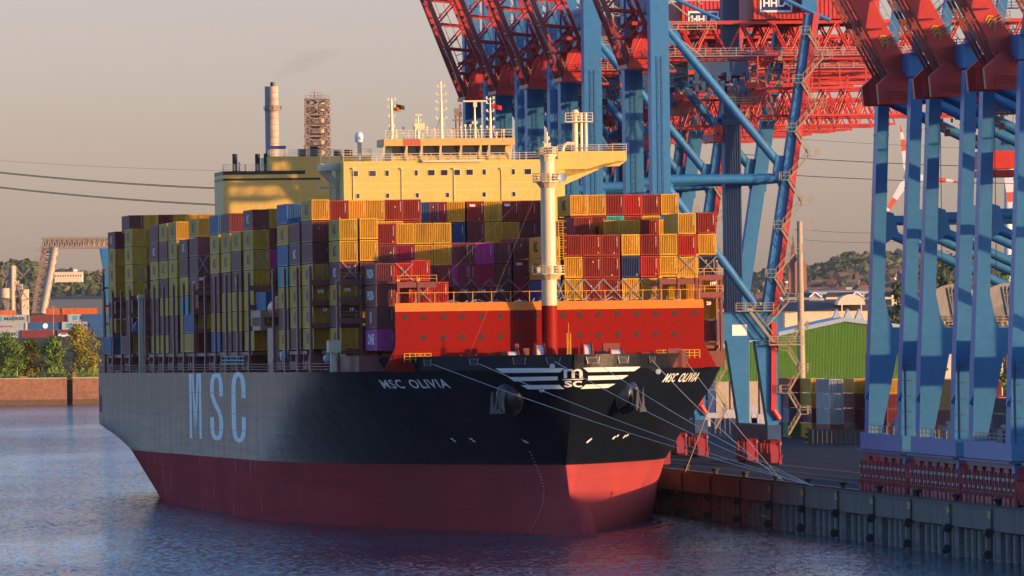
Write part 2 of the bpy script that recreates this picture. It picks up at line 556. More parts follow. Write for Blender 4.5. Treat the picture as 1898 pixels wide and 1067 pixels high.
# ================================================================== SHIP
ship = thing('container_ship', 'huge black container ship with red underside moored bow-on at the quay', 'ship', SHIP_M.copy())
Z_DECK, Z_BUL, Z_BOOT = 21.6, 23.5, 9.1
LVL = [  # z, [(y, half breadth)...] forward body
    (-3.0, [(-6.2, 0), (-5.4, 1.8), (-3.0, 2.8), (1, 3.0), (8, 3.0), (20, 4.6), (40, 10.5), (60, 16.0), (80, 21.0), (100, 24.8), (120, 27.2), (140, 28.0)]),
    (0.0, [(-5.6, 0), (-5.0, 1.5), (-3.0, 2.5), (1, 2.75), (8, 2.85), (20, 5.0), (40, 11.5), (60, 17.3), (80, 22.0), (100, 25.5), (120, 27.5), (138, 28.0)]),
    (3.0, [(-4.2, 0), (-3.6, 1.1), (-1.8, 1.9), (2, 2.2), (9, 2.6), (20, 5.6), (40, 12.5), (60, 18.4), (80, 22.8), (100, 26.0), (118, 27.6), (134, 28.0)]),
    (5.2, [(4.8, 0), (5.3, 0.45), (6.5, 0.85), (8.5, 1.4), (11, 2.4), (20, 6.0), (40, 13.2), (60, 19.2), (80, 23.2), (100, 26.3), (116, 27.7), (130, 28.0)]),
    (9.1, [(7.6, 0), (8.0, 0.5), (9.0, 1.2), (11, 2.4), (14, 4.0), (22, 7.6), (40, 14.8), (60, 20.9), (80, 24.6), (98, 26.8), (112, 27.8), (125, 28.0)]),
    (14.0, [(4.2, 0), (4.5, 0.8), (5.4, 2.2), (8, 4.6), (12, 7.2), (22, 11.6), (40, 19.0), (60, 24.3), (76, 26.6), (90, 27.6), (102, 27.9), (112, 28.0)]),
    (19.0, [(1.2, 0), (1.5, 1.9), (2.6, 4.3), (5.5, 7.9), (10.5, 11.0), (22, 16.4), (38, 23.2), (50, 26.2), (60, 27.4), (70, 27.9), (80, 28.0), (90, 28.0)]),
    (21.6, [(0.3, 0), (0.7, 2.6), (2.0, 5.6), (5.0, 9.2), (10, 12.4), (22, 18.2), (38, 25.0), (48, 27.2), (57, 27.8), (66, 28.0), (76, 28.0), (86, 28.0)]),
    (23.5, [(0.0, 0), (0.5, 2.8), (2.0, 6.0), (5.0, 9.8), (10, 13.2), (22, 19.2), (36, 25.2), (46, 27.3), (55, 27.9), (64, 28.0), (74, 28.0), (84, 28.0)]),
]
def lerp(a, b, t):
    return a + (b - a) * t
def cat(p, t):                                    # smooth curve through a list of numbers
    n = len(p) - 1
    t = min(max(t, 0), n - 1e-6)
    i = int(t)
    u = t - i
    a, b, c, d = p[max(i - 1, 0)], p[i], p[i + 1], p[min(i + 2, n)]
    return 0.5 * ((2 * b) + (c - a) * u + (2 * a - 5 * b + 4 * c - d) * u * u + (3 * b - a - 3 * c + d) * u ** 3)
def level_curve(z):                               # forward waterline at height z: 12 control points
    for (z0, c0), (z1, c1) in zip(LVL[:-1], LVL[1:]):
        if z <= z1 or z1 == LVL[-1][0]:
            t = min(max((z - z0) / (z1 - z0), 0), 1)
            return [(lerp(a[0], b[0], t), lerp(a[1], b[1], t)) for a, b in zip(c0, c1)]
def aft_half(y, z):                               # run aft
    ye = 362 if z >= 13 else (lerp(330, 354, max(z, 0) / 9.1) if z < 9.1 else lerp(354, 362, (z - 9.1) / 3.9))
    he = 27.4 if z >= 13 else (lerp(17.5, 22.5, max(z, 0) / 9.1) if z < 9.1 else lerp(22.5, 27.4, (z - 9.1) / 3.9))
    ys = 330 if z >= 13 else (lerp(225, 285, max(z, 0) / 9.1) if z < 9.1 else lerp(285, 330, (z - 9.1) / 3.9))
    if y <= ys:
        return 28.0, ye
    t = (y - ys) / (ye - ys)
    return 28.0 - (28.0 - he) * t ** 1.7, ye
NU, NA = 44, 26
_ring = {}
def hull_ring(z):
    k = round(z * 25)
    if k not in _ring:
        _ring[k] = _hull_ring(k / 25.0)
    return _ring[k]
def _hull_ring(z):
    c = level_curve(z)
    ys, hs = [p[0] for p in c], [p[1] for p in c]
    pts = []
    for i in range(NU + 1):
        t = 11.0 * i / NU
        pts.append((cat(ys, t), max(0.0, min(28.0, cat(hs, t)))))
    y0 = pts[-1][0]
    ye = aft_half(0, z)[1]
    for i in range(1, NA + 1):
        y = lerp(y0, ye, i / NA)
        pts.append((y, aft_half(y, z)[0]))
    return pts
def half_at(y, z):                                # half breadth and its slope
    r = hull_ring(z)
    if y <= r[0][0]:
        return r[0][1]
    if y >= r[-1][0]:
        return r[-1][1]
    i = bisect.bisect_right(r, (y, 1e9))
    (ya, ha), (yb, hb) = r[i - 1], r[i]
    return lerp(ha, hb, (y - ya) / max(yb - ya, 1e-6))

def hull_material():
    m, nt, b = nodes_of('hull_paint')
    N, L = nt.nodes, nt.links
    tc = N.new('ShaderNodeTexCoord')
    sep = N.new('ShaderNodeSeparateXYZ')
    L.new(tc.outputs['Object'], sep.inputs[0])
    mpv = N.new('ShaderNodeMapping')
    mpv.inputs['Scale'].default_value = (1, 1, 0.10)
    L.new(tc.outputs['Object'], mpv.inputs['Vector'])
    str_n = N.new('ShaderNodeTexNoise')
    str_n.inputs['Scale'].default_value = 0.55
    str_n.inputs['Detail'].default_value = 8
    str_n.inputs['Roughness'].default_value = 0.7
    L.new(mpv.outputs['Vector'], str_n.inputs['Vector'])
    big = N.new('ShaderNodeTexNoise')
    big.inputs['Scale'].default_value = 0.06
    big.inputs['Detail'].default_value = 5
    L.new(tc.outputs['Object'], big.inputs['Vector'])
    def ramp(src, a, b_, lo, hi):
        r = N.new('ShaderNodeMapRange')
        r.inputs['From Min'].default_value, r.inputs['From Max'].default_value = a, b_
        r.inputs['To Min'].default_value, r.inputs['To Max'].default_value = lo, hi
        L.new(src, r.inputs['Value'])
        return r.outputs['Result']
    def mix(a, b_, fac):
        x = N.new('ShaderNodeMix')
        x.data_type = 'RGBA'
        for k, val in (('A', a), ('B', b_)):
            if isinstance(val, tuple):
                x.inputs[k].default_value = (*val, 1)
            else:
                L.new(val, x.inputs[k])
        L.new(fac, x.inputs['Factor'])
        return x.outputs['Result']
    aft = ramp(sep.outputs['Y'], 60, 110, 0.0, 1.0)      # the sides amidships are scuffed, the bow left plain
    st = N.new('ShaderNodeMath')
    st.operation = 'MULTIPLY'
    L.new(ramp(str_n.outputs['Fac'], 0.45, 0.75, 0.0, 0.55), st.inputs[0])
    L.new(aft, st.inputs[1])
    # scuffed bands over sky sheen put into the colour, grey low, brown high
    mph = N.new('ShaderNodeMapping')
    mph.inputs['Scale'].default_value = (0.03, 0.03, 1.1)
    L.new(tc.outputs['Object'], mph.inputs['Vector'])
    band = N.new('ShaderNodeTexNoise')
    band.inputs['Scale'].default_value = 1.0
    band.inputs['Detail'].default_value = 7
    band.inputs['Roughness'].default_value = 0.7
    L.new(mph.outputs['Vector'], band.inputs['Vector'])
    worn_sheen = mix((0.105, 0.125, 0.125), (0.105, 0.072, 0.055), ramp(sep.outputs['Z'], 13.0, 17.0, 0.0, 1.0))
    worn_sheen = mix(worn_sheen, (0.030, 0.030, 0.032), ramp(band.outputs['Fac'], 0.45, 0.62, 0.0, 0.75))
    black0 = mix((0.0055, 0.0095, 0.017), worn_sheen, ramp(sep.outputs['Y'], 74, 98, 0.0, 0.9))
    black = mix(black0, (0.085, 0.080, 0.075), st.outputs[0])
    mps = N.new('ShaderNodeMapping')
    mps.inputs['Scale'].default_value = (1, 0.9, 0.16)
    L.new(tc.outputs['Object'], mps.inputs['Vector'])
    scr = N.new('ShaderNodeTexNoise')
    scr.inputs['Scale'].default_value = 1.3
    scr.inputs['Detail'].default_value = 4
    L.new(mps.outputs['Vector'], scr.inputs['Vector'])
    st2 = N.new('ShaderNodeMath')
    st2.operation = 'MULTIPLY'
    L.new(ramp(scr.outputs['Fac'], 0.62, 0.70, 0.0, 0.8), st2.inputs[0])
    L.new(aft, st2.inputs[1])
    red = mix((0.37, 0.058, 0.060), (0.42, 0.28, 0.27), st2.outputs[0])
    red = mix(red, (0.27, 0.05, 0.06), ramp(big.outputs['Fac'], 0.45, 0.65, 0.0, 0.6))
    red = mix(red, (0.25, 0.04, 0.05), ramp(band.outputs['Fac'], 0.5, 0.7, 0.0, 0.5))
    line = ramp(sep.outputs['Z'], Z_BOOT - 0.03, Z_BOOT + 0.03, 0.0, 1.0)
    colr = mix(red, black, line)
    # pale welds of the shell strakes
    wv = N.new('ShaderNodeTexWave')
    L.new(colr, b.inputs['Base Color'])
    L.new(ramp(str_n.outputs['Fac'], 0.3, 0.8, 0.28, 0.5), b.inputs['Roughness'])
    N.remove(wv)
    sp_ = N.new('ShaderNodeMath')
    sp_.operation = 'MULTIPLY'
    L.new(ramp(sep.outputs['Y'], 60, 110, 0.2, 0.25), sp_.inputs[0])
    L.new(ramp(sep.outputs['Z'], Z_BOOT - 0.03, Z_BOOT + 0.03, 0.10, 1.0), sp_.inputs[1])   # the bottom paint is matt
    L.new(sp_.outputs[0], b.inputs['Specular IOR Level'])
    bp = N.new('ShaderNodeBump')
    bp.inputs['Strength'].default_value = 0.12
    bp.inputs['Distance'].default_value = 0.25
    L.new(big.outputs['Fac'], bp.inputs['Height'])
    L.new(bp.outputs['Normal'], b.inputs['Normal'])
    # matt bottom paint below the line, worn satin above it
    df = N.new('ShaderNodeBsdfDiffuse')
    L.new(colr, df.inputs['Color'])
    ms = N.new('ShaderNodeMixShader')
    wt = N.new('ShaderNodeMath')
    wt.operation = 'MULTIPLY'
    L.new(line, wt.inputs[0])
    L.new(ramp(sep.outputs['Y'], 70, 100, 0.7, 0.85), wt.inputs[1])
    L.new(wt.outputs[0], ms.inputs[0])
    L.new(df.outputs[0], ms.inputs[1])
    L.new(b.outputs[0], ms.inputs[2])
    L.new(ms.outputs[0], N['Material Output'].inputs['Surface'])
    return m
M['hull'] = hull_material()

zs = [-3, -1.5, 0, 1, 2, 3, 3.7, 4.3, 4.8, 5.2, 6, 7.2, 8.2, Z_BOOT, 10, 11.5, 13, 14, 15.5, 17, 18, 19, 20, 21, Z_DECK]
mb = MB()
rings = [hull_ring(z) for z in zs]
n = NU + NA + 1
for sgn in (-1, 1):
    vs = []
    for z, r in zip(zs, rings):
        vs += [(sgn * h, y, z) for y, h in r]
    fs = []
    for j in range(len(zs) - 1):
        for i in range(n - 1):
            q = (j*n+i, j*n+i+1, (j+1)*n+i+1, (j+1)*n+i)
            fs.append(q if sgn > 0 else q[::-1])
    mb.add(vs, fs)
# transom and deck
tr = []
for j in range(len(zs) - 1):
    (ya, ha), (yb, hb) = rings[j][-1], rings[j + 1][-1]
    mb.add([(-ha, ya, zs[j]), (ha, ya, zs[j]), (hb, yb, zs[j+1]), (-hb, yb, zs[j+1])], [(0, 1, 2, 3)])
r = rings[-1]
hull = mb.build('hull', M['hull'], ship, True)
# weld the centre line so that the stem shades cleanly
import bmesh
bm = bmesh.new()
bm.from_mesh(hull.data)
bmesh.ops.remove_doubles(bm, verts=bm.verts, dist=0.002)
bm.to_mesh(hull.data)
bm.free()
hull.data.set_sharp_from_angle(angle=rad(50))
for e_ in hull.data.edges:                        # the stem is a knife edge between the bulb and the flare
    a_, b_ = (hull.data.vertices[i].co for i in e_.vertices)
    if abs(a_.x) < .02 and abs(b_.x) < .02 and 4.7 < min(a_.z, b_.z) < 15:
        e_.use_edge_sharp = True
mb = MB()
for i in range(n - 1):
    mb.add([(-r[i][1], r[i][0], Z_DECK - 0.05), (r[i][1], r[i][0], Z_DECK - 0.05), (r[i+1][1], r[i+1][0], Z_DECK - 0.05), (-r[i+1][1], r[i+1][0], Z_DECK - 0.05)], [(0, 1, 2, 3)])
mb.build('deck', M['deck_red'], ship)

# bow bulwark with openings, stepped down at its after end
M['bulwark'] = paint('bulwark_paint', (0.010, 0.013, 0.018), 0.35, 0.2, 0.4, dirt=(0.04, 0.035, 0.03), dirt_amt=0.3)
def hull_pt(y, z, sgn, off=0.0):
    h = half_at(y, z)
    d = 0.25
    t = Vector((half_at(y + d, z) - half_at(max(y - d, hull_ring(z)[0][0]), z), 2 * d, 0))
    up = Vector((half_at(y, z + 0.4) - half_at(y, z - 0.4), 0, 0.8)) if z < 23.0 else Vector((0.1, 0, 1))
    nrm = t.cross(up)
    if nrm.x < 0:
        nrm = -nrm
    if nrm.length < 1e-6:
        nrm = Vector((0, -1, 0))
    nrm.normalize()
    p = Vector((h, y, z)) + nrm * off
    return Vector((sgn * p.x, p.y, p.z))
for sgn, yend in ((-1, 29.5), (1, 38.0)):
    mb = MB()
    top, bot = hull_ring(Z_BUL), hull_ring(Z_DECK)
    n_ = 40
    T, B_, T2 = [], [], []
    for i in range(n_ + 1):
        t = (i / n_) ** 1.6
        y = lerp(0.02, yend, t)
        ht, hb_ = half_at(y, Z_BUL), half_at(max(y, 0.32), Z_DECK)
        zt = Z_BUL if y < yend - 1.6 else lerp(Z_BUL, Z_DECK + 0.15, (y - yend + 1.6) / 1.6)
        T.append((sgn * ht, y, zt))
        B_.append((sgn * hb_, max(y, 0.32), Z_DECK))
        T2.append((sgn * max(ht - 0.35, 0), y + 0.25, zt))
    for i in range(n_):
        mb.add([B_[i], B_[i+1], T[i+1], T[i]], [(0, 1, 2, 3)])
        mb.add([T[i], T[i+1], T2[i+1], T2[i]], [(0, 1, 2, 3)])
        mb.add([T2[i], T2[i+1], (B_[i+1][0] - sgn * 0.4, B_[i+1][1] + .3, Z_DECK), (B_[i][0] - sgn * 0.4, B_[i][1] + .3, Z_DECK)], [(0, 1, 2, 3)])
    mb.build('bulwark', M['bulwark'], ship, True)
def seen(p):                                      # where a ship point falls in the photo
    P = SHIP_M @ Vector(p)
    u, v = F * P.x / P.y, F * (P.z - CH) / P.y
    return 949 + u * cR - v * sR, YH - u * sR - v * cR
def bow_xy(px, py):                               # hull point (y, z, sgn) for a place in the photo
    def at_y(y, sgn):
        z = S(px, py, y).z
        z = min(max(z, -2.5), 23.3)
        return z, seen((sgn * half_at(y, z), y, z))[0]
    z0 = min(max(S(px, py, 3).z, -2.5), 23.3)
    y0 = hull_ring(z0)[0][0]
    sgn = -1 if px < seen((0, y0, z0))[0] else 1
    lo, hi = y0 - 3, 95.0 if sgn < 0 else 40.0
    for _ in range(34):
        m_ = (lo + hi) / 2
        z, qx = at_y(m_, sgn)
        if (qx > px) == (sgn < 0):
            lo = m_
        else:
            hi = m_
    return m_, z, sgn
# mooring openings in the bulwark
fr = MB().box((-0.75, -0.12, -0.45), (0.75, 0.02, 0.45), 0).box((-0.52, -0.16, -0.26), (0.52, 0.0, 0.26), 1)
fr.beam((-0.75, -0.14, -0.45), (-0.95, -0.14, 0.5), 0.07, 0.07, 2).beam((0.75, -0.14, -0.45), (0.95, -0.14, 0.5), 0.07, 0.07, 2)
frm = fr.mesh('fairlead', [M['bulwark'], M['dark_gap'], M['galv']])
def facing(y, z, sgn):                            # rotation about z so that local -y looks outward
    a, b = hull_pt(y - 0.3, z, sgn), hull_pt(y + 0.3, z, sgn)
    t = (b - a).normalized()
    nrm = Vector((t.y, -t.x, 0)) * (1 if sgn > 0 else -1)
    return math.atan2(nrm.x, -nrm.y)
FAIR = {}
for nm, px, py in (('a', 797, 676), ('b', 882, 675), ('c', 963, 666), ('d', 1024, 665), ('e', 1100, 664), ('f', 1154, 665), ('g', 1208, 662), ('h', 1268, 665)):
    y, z, sgn = bow_xy(px, py)
    o = link('fairlead', frm, ship)
    p = hull_pt(y, 22.7, sgn, 0.03)
    o.location = p
    o.rotation_euler = (0, 0, facing(y, 22.7, sgn))
    FAIR[nm] = SHIP_M @ p

# lettering laid on the hull plating
def hull_text(body, z, y_mid, sgn, size, name, mat, bold, squeeze=1.0, space=1.0, off=0.03, slant=0.0):
    me = dense_copy(text_mesh(body, size, mat, bold, space=space), .5)
    # arc length along the plating at height z
    ys = [y_mid + (k - 200) * 0.15 for k in range(401)]
    y_lo = hull_ring(z)[0][0]
    arc, pts = [0.0], [Vector((half_at(max(y, y_lo), z), max(y, y_lo)))for y in ys]
    for a, b in zip(pts[:-1], pts[1:]):
        arc.append(arc[-1] + (b - a).length)
    mid = arc[200]
    for v in me.vertices:
        u = v.co.x * squeeze + v.co.y * slant
        target = mid + (u if sgn < 0 else -u) * (-1)      # text runs forward on starboard, aft on port
        target = mid - u if sgn < 0 else mid + u
        k = min(max(bisect.bisect_left(arc, target), 1), 400)
        t = (target - arc[k-1]) / max(arc[k] - arc[k-1], 1e-6)
        y = lerp(ys[k-1], ys[k], t)
        v.co = hull_pt(max(y, y_lo + 0.02), z + v.co.y, sgn, off)
    me.update()
    return link(name, me, ship)
for sgn_, z_ in ((-1, 19.85), (1, 20.2)):
    for word_, dy_ in (('MSC', 5.1), ('OLIVIA', -3.3)):
        hull_text(word_, z_, 23.6 - dy_ * sgn_, sgn_, 1.62, 'ship_name', M['white'], 0.025, 1.72, 1.14)

# tall side letters, each a part
def side_letter(polys, name):
    mb = MB()
    for poly in polys:
        vs = [(-(half_at(y, z) + 0.03), y, z) for y, z in poly]
        mb.add(vs, [tuple(range(len(vs)))])
    return mb.build(name, M['white'], ship)
def side_yz(px, py):                              # point of the flat ship side seen at this place in the photo
    lo, hi = 60.0, 340.0
    for _ in range(50):
        m_ = (lo + hi) / 2
        x = S(px, py, m_).x
        if x > -28.0:
            lo = m_
        else:
            hi = m_
    # S at fixed px: x rises with y; find where it equals -28
    lo, hi = 40.0, 350.0
    for _ in range(60):
        m_ = (lo + hi) / 2
        if S(px, py, m_).x < -28.0:
            lo = m_
        else:
            hi = m_
    p = S(px, py, m_)
    return p.y, p.z
def strip(pts_a, pts_b):
    return [[pts_a[i], pts_a[i+1], pts_b[i+1], pts_b[i]] for i in range(len(pts_a) - 1)]
LZ0, LZ1 = side_yz(400, 815)[1], side_yz(400, 692)[1]
def letter_frame(px0, px1):
    ya, yb = side_yz(px0, 750)[0], side_yz(px1, 750)[0]
    return lambda u, v: (lerp(ya, yb, u), lerp(LZ0, LZ1, v))
f_ = letter_frame(351.5, 374)
side_letter([[f_(0, 0), f_(.2, 0), f_(.2, 1), f_(0, 1)], [f_(.8, 0), f_(1, 0), f_(1, 1), f_(.8, 1)],
             [f_(.2, 1), f_(.42, .12), f_(.58, .12), f_(.36, 1)], [f_(.8, 1), f_(.58, .12), f_(.42, .12), f_(.64, 1)]], 'side_letter')
def arc_strip(fr_, cx, cy, rx, ry, a0, a1, wx, wy, n_=18):
    A, B2 = [], []
    for i in range(n_ + 1):
        a = lerp(a0, a1, i / n_)
        A.append(fr_(cx + rx * math.cos(a), cy + ry * math.sin(a)))
        B2.append(fr_(cx + (rx - wx) * math.cos(a), cy + (ry - wy) * math.sin(a)))
    return strip(A, B2)
f_ = letter_frame(392, 412)
s_out = []
cl = [(.93, .66), (.93, .80), (.88, .90), (.74, .97), (.5, 1.0 - .03), (.26, .96), (.12, .88), (.08, .77), (.12, .66), (.3, .57), (.5, .5), (.72, .43), (.88, .34), (.92, .23), (.88, .12), (.74, .04), (.5, .03), (.26, .04), (.12, .10), (.07, .20), (.07, .34)]
def thick(fr_, line, wx, wy):
    A, B2 = [], []
    for i, p in enumerate(line):
        q0, q1 = line[max(i-1, 0)], line[min(i+1, len(line)-1)]
        dx, dy = (q1[0] - q0[0]) * 1.0, (q1[1] - q0[1]) * 4.6
        l_ = math.hypot(dx, dy)
        nx, ny = -dy / l_, dx / l_
        A.append(fr_(p[0] + nx * wx, p[1] + ny * wy))
        B2.append(fr_(p[0] - nx * wx, p[1] - ny * wy))
    return strip(A, B2)
side_letter(thick(f_, cl, .18, .036), 'side_letter')
f_ = letter_frame(432, 454)
cl = [(.92, .64), (.92, .80), (.86, .90), (.72, .97), (.5, .99), (.28, .97), (.14, .90), (.08, .78), (.07, .5), (.08, .22), (.14, .10), (.28, .03), (.5, .01), (.72, .03), (.86, .10), (.92, .20), (.92, .36)]
side_letter(thick(f_, cl, .18, .036), 'side_letter')

# emblem on the stem: disc, stacked letters and three wing stripes each side
def bow_patch(name, quad, mat, off=0.06, nu=16, nv=2):   # quad in photo places, laid on the plating
    mb = MB()
    g = []
    for j in range(nv + 1):
        row = []
        for i in range(nu + 1):
            a = Vector(quad[0]).lerp(Vector(quad[1]), i / nu)
            b = Vector(quad[3]).lerp(Vector(quad[2]), i / nu)
            p = a.lerp(b, j / nv)
            y, z, sgn = bow_xy(p.x, p.y)
            row.append(hull_pt(y, z, sgn, off) if off < .15 else Vector((sgn * half_at(max(y, hull_ring(z)[0][0]), z), max(y, hull_ring(z)[0][0]) - off, z)))
        g.append(row)
    for j in range(nv):
        for i in range(nu):
            mb.add([g[j][i], g[j][i+1], g[j+1][i+1], g[j+1][i]], [(0, 1, 2, 3)])
    return mb.build(name, mat, ship)
for q in ([(919, 682), (1046, 681.5), (1038, 689.5), (931, 690.5)], [(942, 698), (1034, 697), (1034, 704), (954, 706)], [(966, 713), (1037, 712.5), (1046, 720), (979, 720.5)],
          [(1080, 681), (1186, 679), (1175, 687), (1090, 689)], [(1090, 696), (1164, 694.5), (1152, 702), (1089, 704)], [(1085, 712), (1140, 710.5), (1126, 718), (1076, 720)]):
    bow_patch('wing_stripe', q, M['white'], off=.10)
def bow_text(name, body, cx, cy, wpx, hpx, bold):
    me = dense_copy(text_mesh(body, 1.0, M['white'], bold, space=0.95), .07)
    xs = [v.co.x for v in me.vertices]
    zs_ = [v.co.y for v in me.vertices]
    x0, x1, z0, z1 = min(xs), max(xs), min(zs_), max(zs_)
    for v in me.vertices:
        px = cx + ((v.co.x - x0) / (x1 - x0) - 0.5) * wpx
        py = cy - ((v.co.y - z0) / (z1 - z0) - 0.5) * hpx
        y, z, sgn = bow_xy(px, py)
        y0_ = hull_ring(z)[0][0]
        y = max(y, y0_)
        v.co = (sgn * half_at(y, z), y - .22, z)
    me.update()
    return link(name, me, ship)
bow_text('emblem_letters', 'm', 1062, 692.0, 35, 17, 0.015)
bow_text('emblem_letters', 'sc', 1062, 711.5, 33, 12, 0.015)
bow_patch('emblem_bar', [(1041, 702.6), (1082, 701.6), (1080, 703.4), (1043, 704.4)], M['white'], off=.20, nu=12)

# draught and thruster marks
M['faded_mark'] = plain('faded_mark_paint', (.45, .42, .42), .7)
for q in ([(966, 813), (974, 816), (982, 821), (975, 820)], [(1086, 819), (1096, 811), (1097, 813), (1088, 821)],
          [(834, 811), (840, 812), (842, 815), (837, 814)], [(839, 815), (845, 816), (846, 819), (842, 818)],
          [(869, 811), (876, 812), (877, 815), (872, 814)], [(875, 815), (881, 816), (882, 819), (877, 818)],
          [(1134, 812), (1140, 807), (1141, 809), (1136, 814)], [(1142, 808), (1146, 804), (1147, 806), (1143, 810)], [(1154, 810), (1159, 805), (1160, 807), (1155, 812)], [(1160, 807), (1164, 803), (1165, 805), (1161, 809)]):
    bow_patch('hull_mark', q, M['white'], 0.05, 2)
for k in range(26):                               # curved column of draught dashes
    t = k / 25
    px = 985 + 27 * math.sin(t * PI * 0.78) + (4 - 22 * t * t if t > .5 else 0)
    py = lerp(838, 984, t)
    y, z, sgn = bow_xy(px, py)
    if z > 0.2:
        mbm = MB().add([hull_pt(y, z, sgn, .04), hull_pt(y + .28, z, sgn, .04), hull_pt(y + .28, z + .13, sgn, .04), hull_pt(y, z + .13, sgn, .04)], [(0, 1, 2, 3)])
        mbm.build('draught_mark', M['faded_mark'], ship)

# anchors housed on bulging bolsters
M['anchor_pocket'] = paint('anchor_bolster_paint', (0.012, 0.016, 0.024), 0.22, 0.15, 0.6)
M['anchor'] = paint('anchor_steel', (0.05, 0.052, 0.06), 0.5, 0.3, 1.2, dirt=(0.20, 0.09, 0.03), dirt_amt=0.8)
for px, py, sgn in ((945, 735, -1), (1160, 732, 1)):
    y, z, sg = bow_xy(px, py)
    P = hull_pt(y, z, sg, 0)
    rz = facing(y, z, sg)
    e = link('anchor_housing', None, ship)
    e.location = P
    e.rotation_euler = (0, 0, rz)
    mb = MB()
    mb.lathe((0, 0.6, 0), [(2.1, -0.2), (2.0, -0.8), (1.65, -1.5), (1.2, -1.95), (0.5, -2.1)], 18, axis='y')
    mb.tube((0, 0.4, 0.2), (0, 0.8, 2.2), 1.7, 14, 0.9)
    bo = mb.build('bolster', M['anchor_pocket'], e, True)
    bo.scale = (1, 1, 1.25)
    mb = MB()
    mb.beam((-0.3, -1.7, 0.6), (-0.3, -2.4, -1.9), 0.36, 0.36)               # shank
    mb.prism([(-1.2, -2.0, -2.2), (.7, -2.0, -2.2), (.45, -2.0, -1.6), (-.95, -2.0, -1.6)], (0, -.7, 0))   # crown
    for xx, ln in ((-1.05, .75), (.5, 1.15)):
        mb.prism([(xx - .42, -2.0, -2.0), (xx + .42, -2.0, -2.0), (xx + .16, -2.0, ln * .35), (xx, -2.0, ln), (xx - .16, -2.0, ln * .35)], (0, -0.32, 0))   # flukes
    mb.tube((-.3, -1.6, .6), (-.3, -1.6, 1.0), .28, 8)
    mb.build('anchor', M['anchor'], e)

# ------------------------------------------------------------------ foredeck: breakwater, mast, gear
BW = 21.0
bwL, bwR = -20.45, 20.65
zb0, zb1, zb2 = Z_DECK, 29.45, 30.55
mb = MB()
mb.box((bwL, BW, zb0 + 1.0), (bwR, BW + 0.4, zb1))
mb.prism([(bwL - 1.6, BW, zb0), (bwL, BW, zb0), (bwL, BW, zb0 + 3.2)], (0, .4, 0))
mb.prism([(bwR + 1.6, BW, zb0), (bwR, BW, zb0), (bwR, BW, zb0 + 3.2)], (0, .4, 0))
mb.box((bwL, BW, zb0 - .1), (bwR, BW + 0.4, zb0 + 1.0))
bw = mb.build('breakwater', M['deck_red'], ship)
MB().prism([(bwL, BW - 0.02, zb1 - .02), (bwL, BW + 0.5, zb1 + .0), (bwL, BW + 0.75, zb2), (bwL, BW + 0.35, zb2)], (bwR - bwL, 0, 0)).build('orange_band', M['deck_orange'], bw)
hm = MB().lathe((0, 0, 0), [(0.37, -0.02), (0.37, 0.3)], 16, axis='y').mesh('porthole', M['dark_gap'])
hr = MB().lathe((0, 0, 0), [(0.44, -0.006), (0.44, 0.2)], 16, axis='y').mesh('porthole_rim', M['maroon'])
for py, xs_ in ((588, [751, 786, 822, 857, 893, 928, 964, 994, 1044, 1075, 1110, 1145, 1181, 1216, 1251, 1287]), (626, [786, 822, 857, 893, 928, 964, 1075, 1110, 1145, 1181, 1216, 1251])):
    for px in xs_:
        yy = py - (px - 751) * 0.0145
        p = S(px, yy, BW)
        o = link('porthole', hm, bw)
        o.location = (p.x, BW - 0.004, p.z)
        o2 = link('porthole_rim', hr, o)
        o2.location = (0, 0.012, 0)
# foremast
MY = 18.7
mast = link('foremast', None, ship)
mast.location = (-0.3, MY, Z_DECK)
def mz(py):
    return S(1020, py, MY).z - Z_DECK
h_red = mz(566)
MB().tube((0, 0, 0), (0, 0, h_red), 1.06, 24, 1.03).build('mast_foot', M['deck_red'], mast, True)
MB().tube((0, 0, h_red), (0, 0, mz(505)), 1.03, 24, 1.0).tube((0, 0, mz(505)), (0, 0, mz(285)), 1.0, 24, 0.93).build('mast_tube', M['mast'], mast, True)
def platform(z, w, d, name):
    mb = MB()
    mb.lathe((0, 0, z), [(0.95, -0.9), (w * .8, -0.12), (w, -0.12), (w, 0.05)], 12)
    pts = [(w * math.cos(a * PI / 6), d * math.sin(a * PI / 6), z) for a in range(13)]
    mb.rail(pts, 1.05, 0.035, 1.2, 3)
    mb.cbox((-w * .7, -d * .5, z + .5), (.5, .4, .7))
    mb.cbox((w * .6, -d * .5, z + .6), (.5, .4, .9))
    return mb.build(name, M['mast'], mast)
platform(mz(507), 2.15, 2.15, 'platform')
platform(mz(336), 1.95, 1.95, 'platform')
platform(mz(287), 1.35, 1.35, 'platform')
MB().tube((0, 0, mz(287)), (0, 0, mz(244)), 0.14, 8, 0.08).cbox((0, 0, mz(268)), (.9, .7, .5)).cbox((.1, 0, mz(256)), (.5, .4, .5)).tube((-.5, 0, mz(287)), (-.5, 0, mz(262)), .1, 6).build('mast_head', M['mast'], mast)
MB().lathe((1.75, -0.9, mz(329)), [(.15, 0.6), (.2, .1), (.62, -.5), (.62, -.55), (.2, -.4)], 14, axis='y').build('horn', M['plate_blue'], mast, True)
mb = MB()
for k in (1.35, 1.95):
    mb.beam((k, -.1, mz(480)), (k, -.1, mz(408)), 0.08, 0.08)
for k in range(16):
    mb.beam((1.35, -.1, lerp(mz(480), mz(408), k / 15)), (1.95, -.1, lerp(mz(480), mz(408), k / 15)), 0.06, 0.06)
for k in range(6):
    z = lerp(mz(470), mz(410), k / 5)
    mb.beam((1.3, -.55, z), (2.3, -.55, z), .05, .05).beam((2.3, -.55, z), (2.3, .3, z), .05, .05)
mb.build('mast_ladder', M['rail_yellow'], mast)
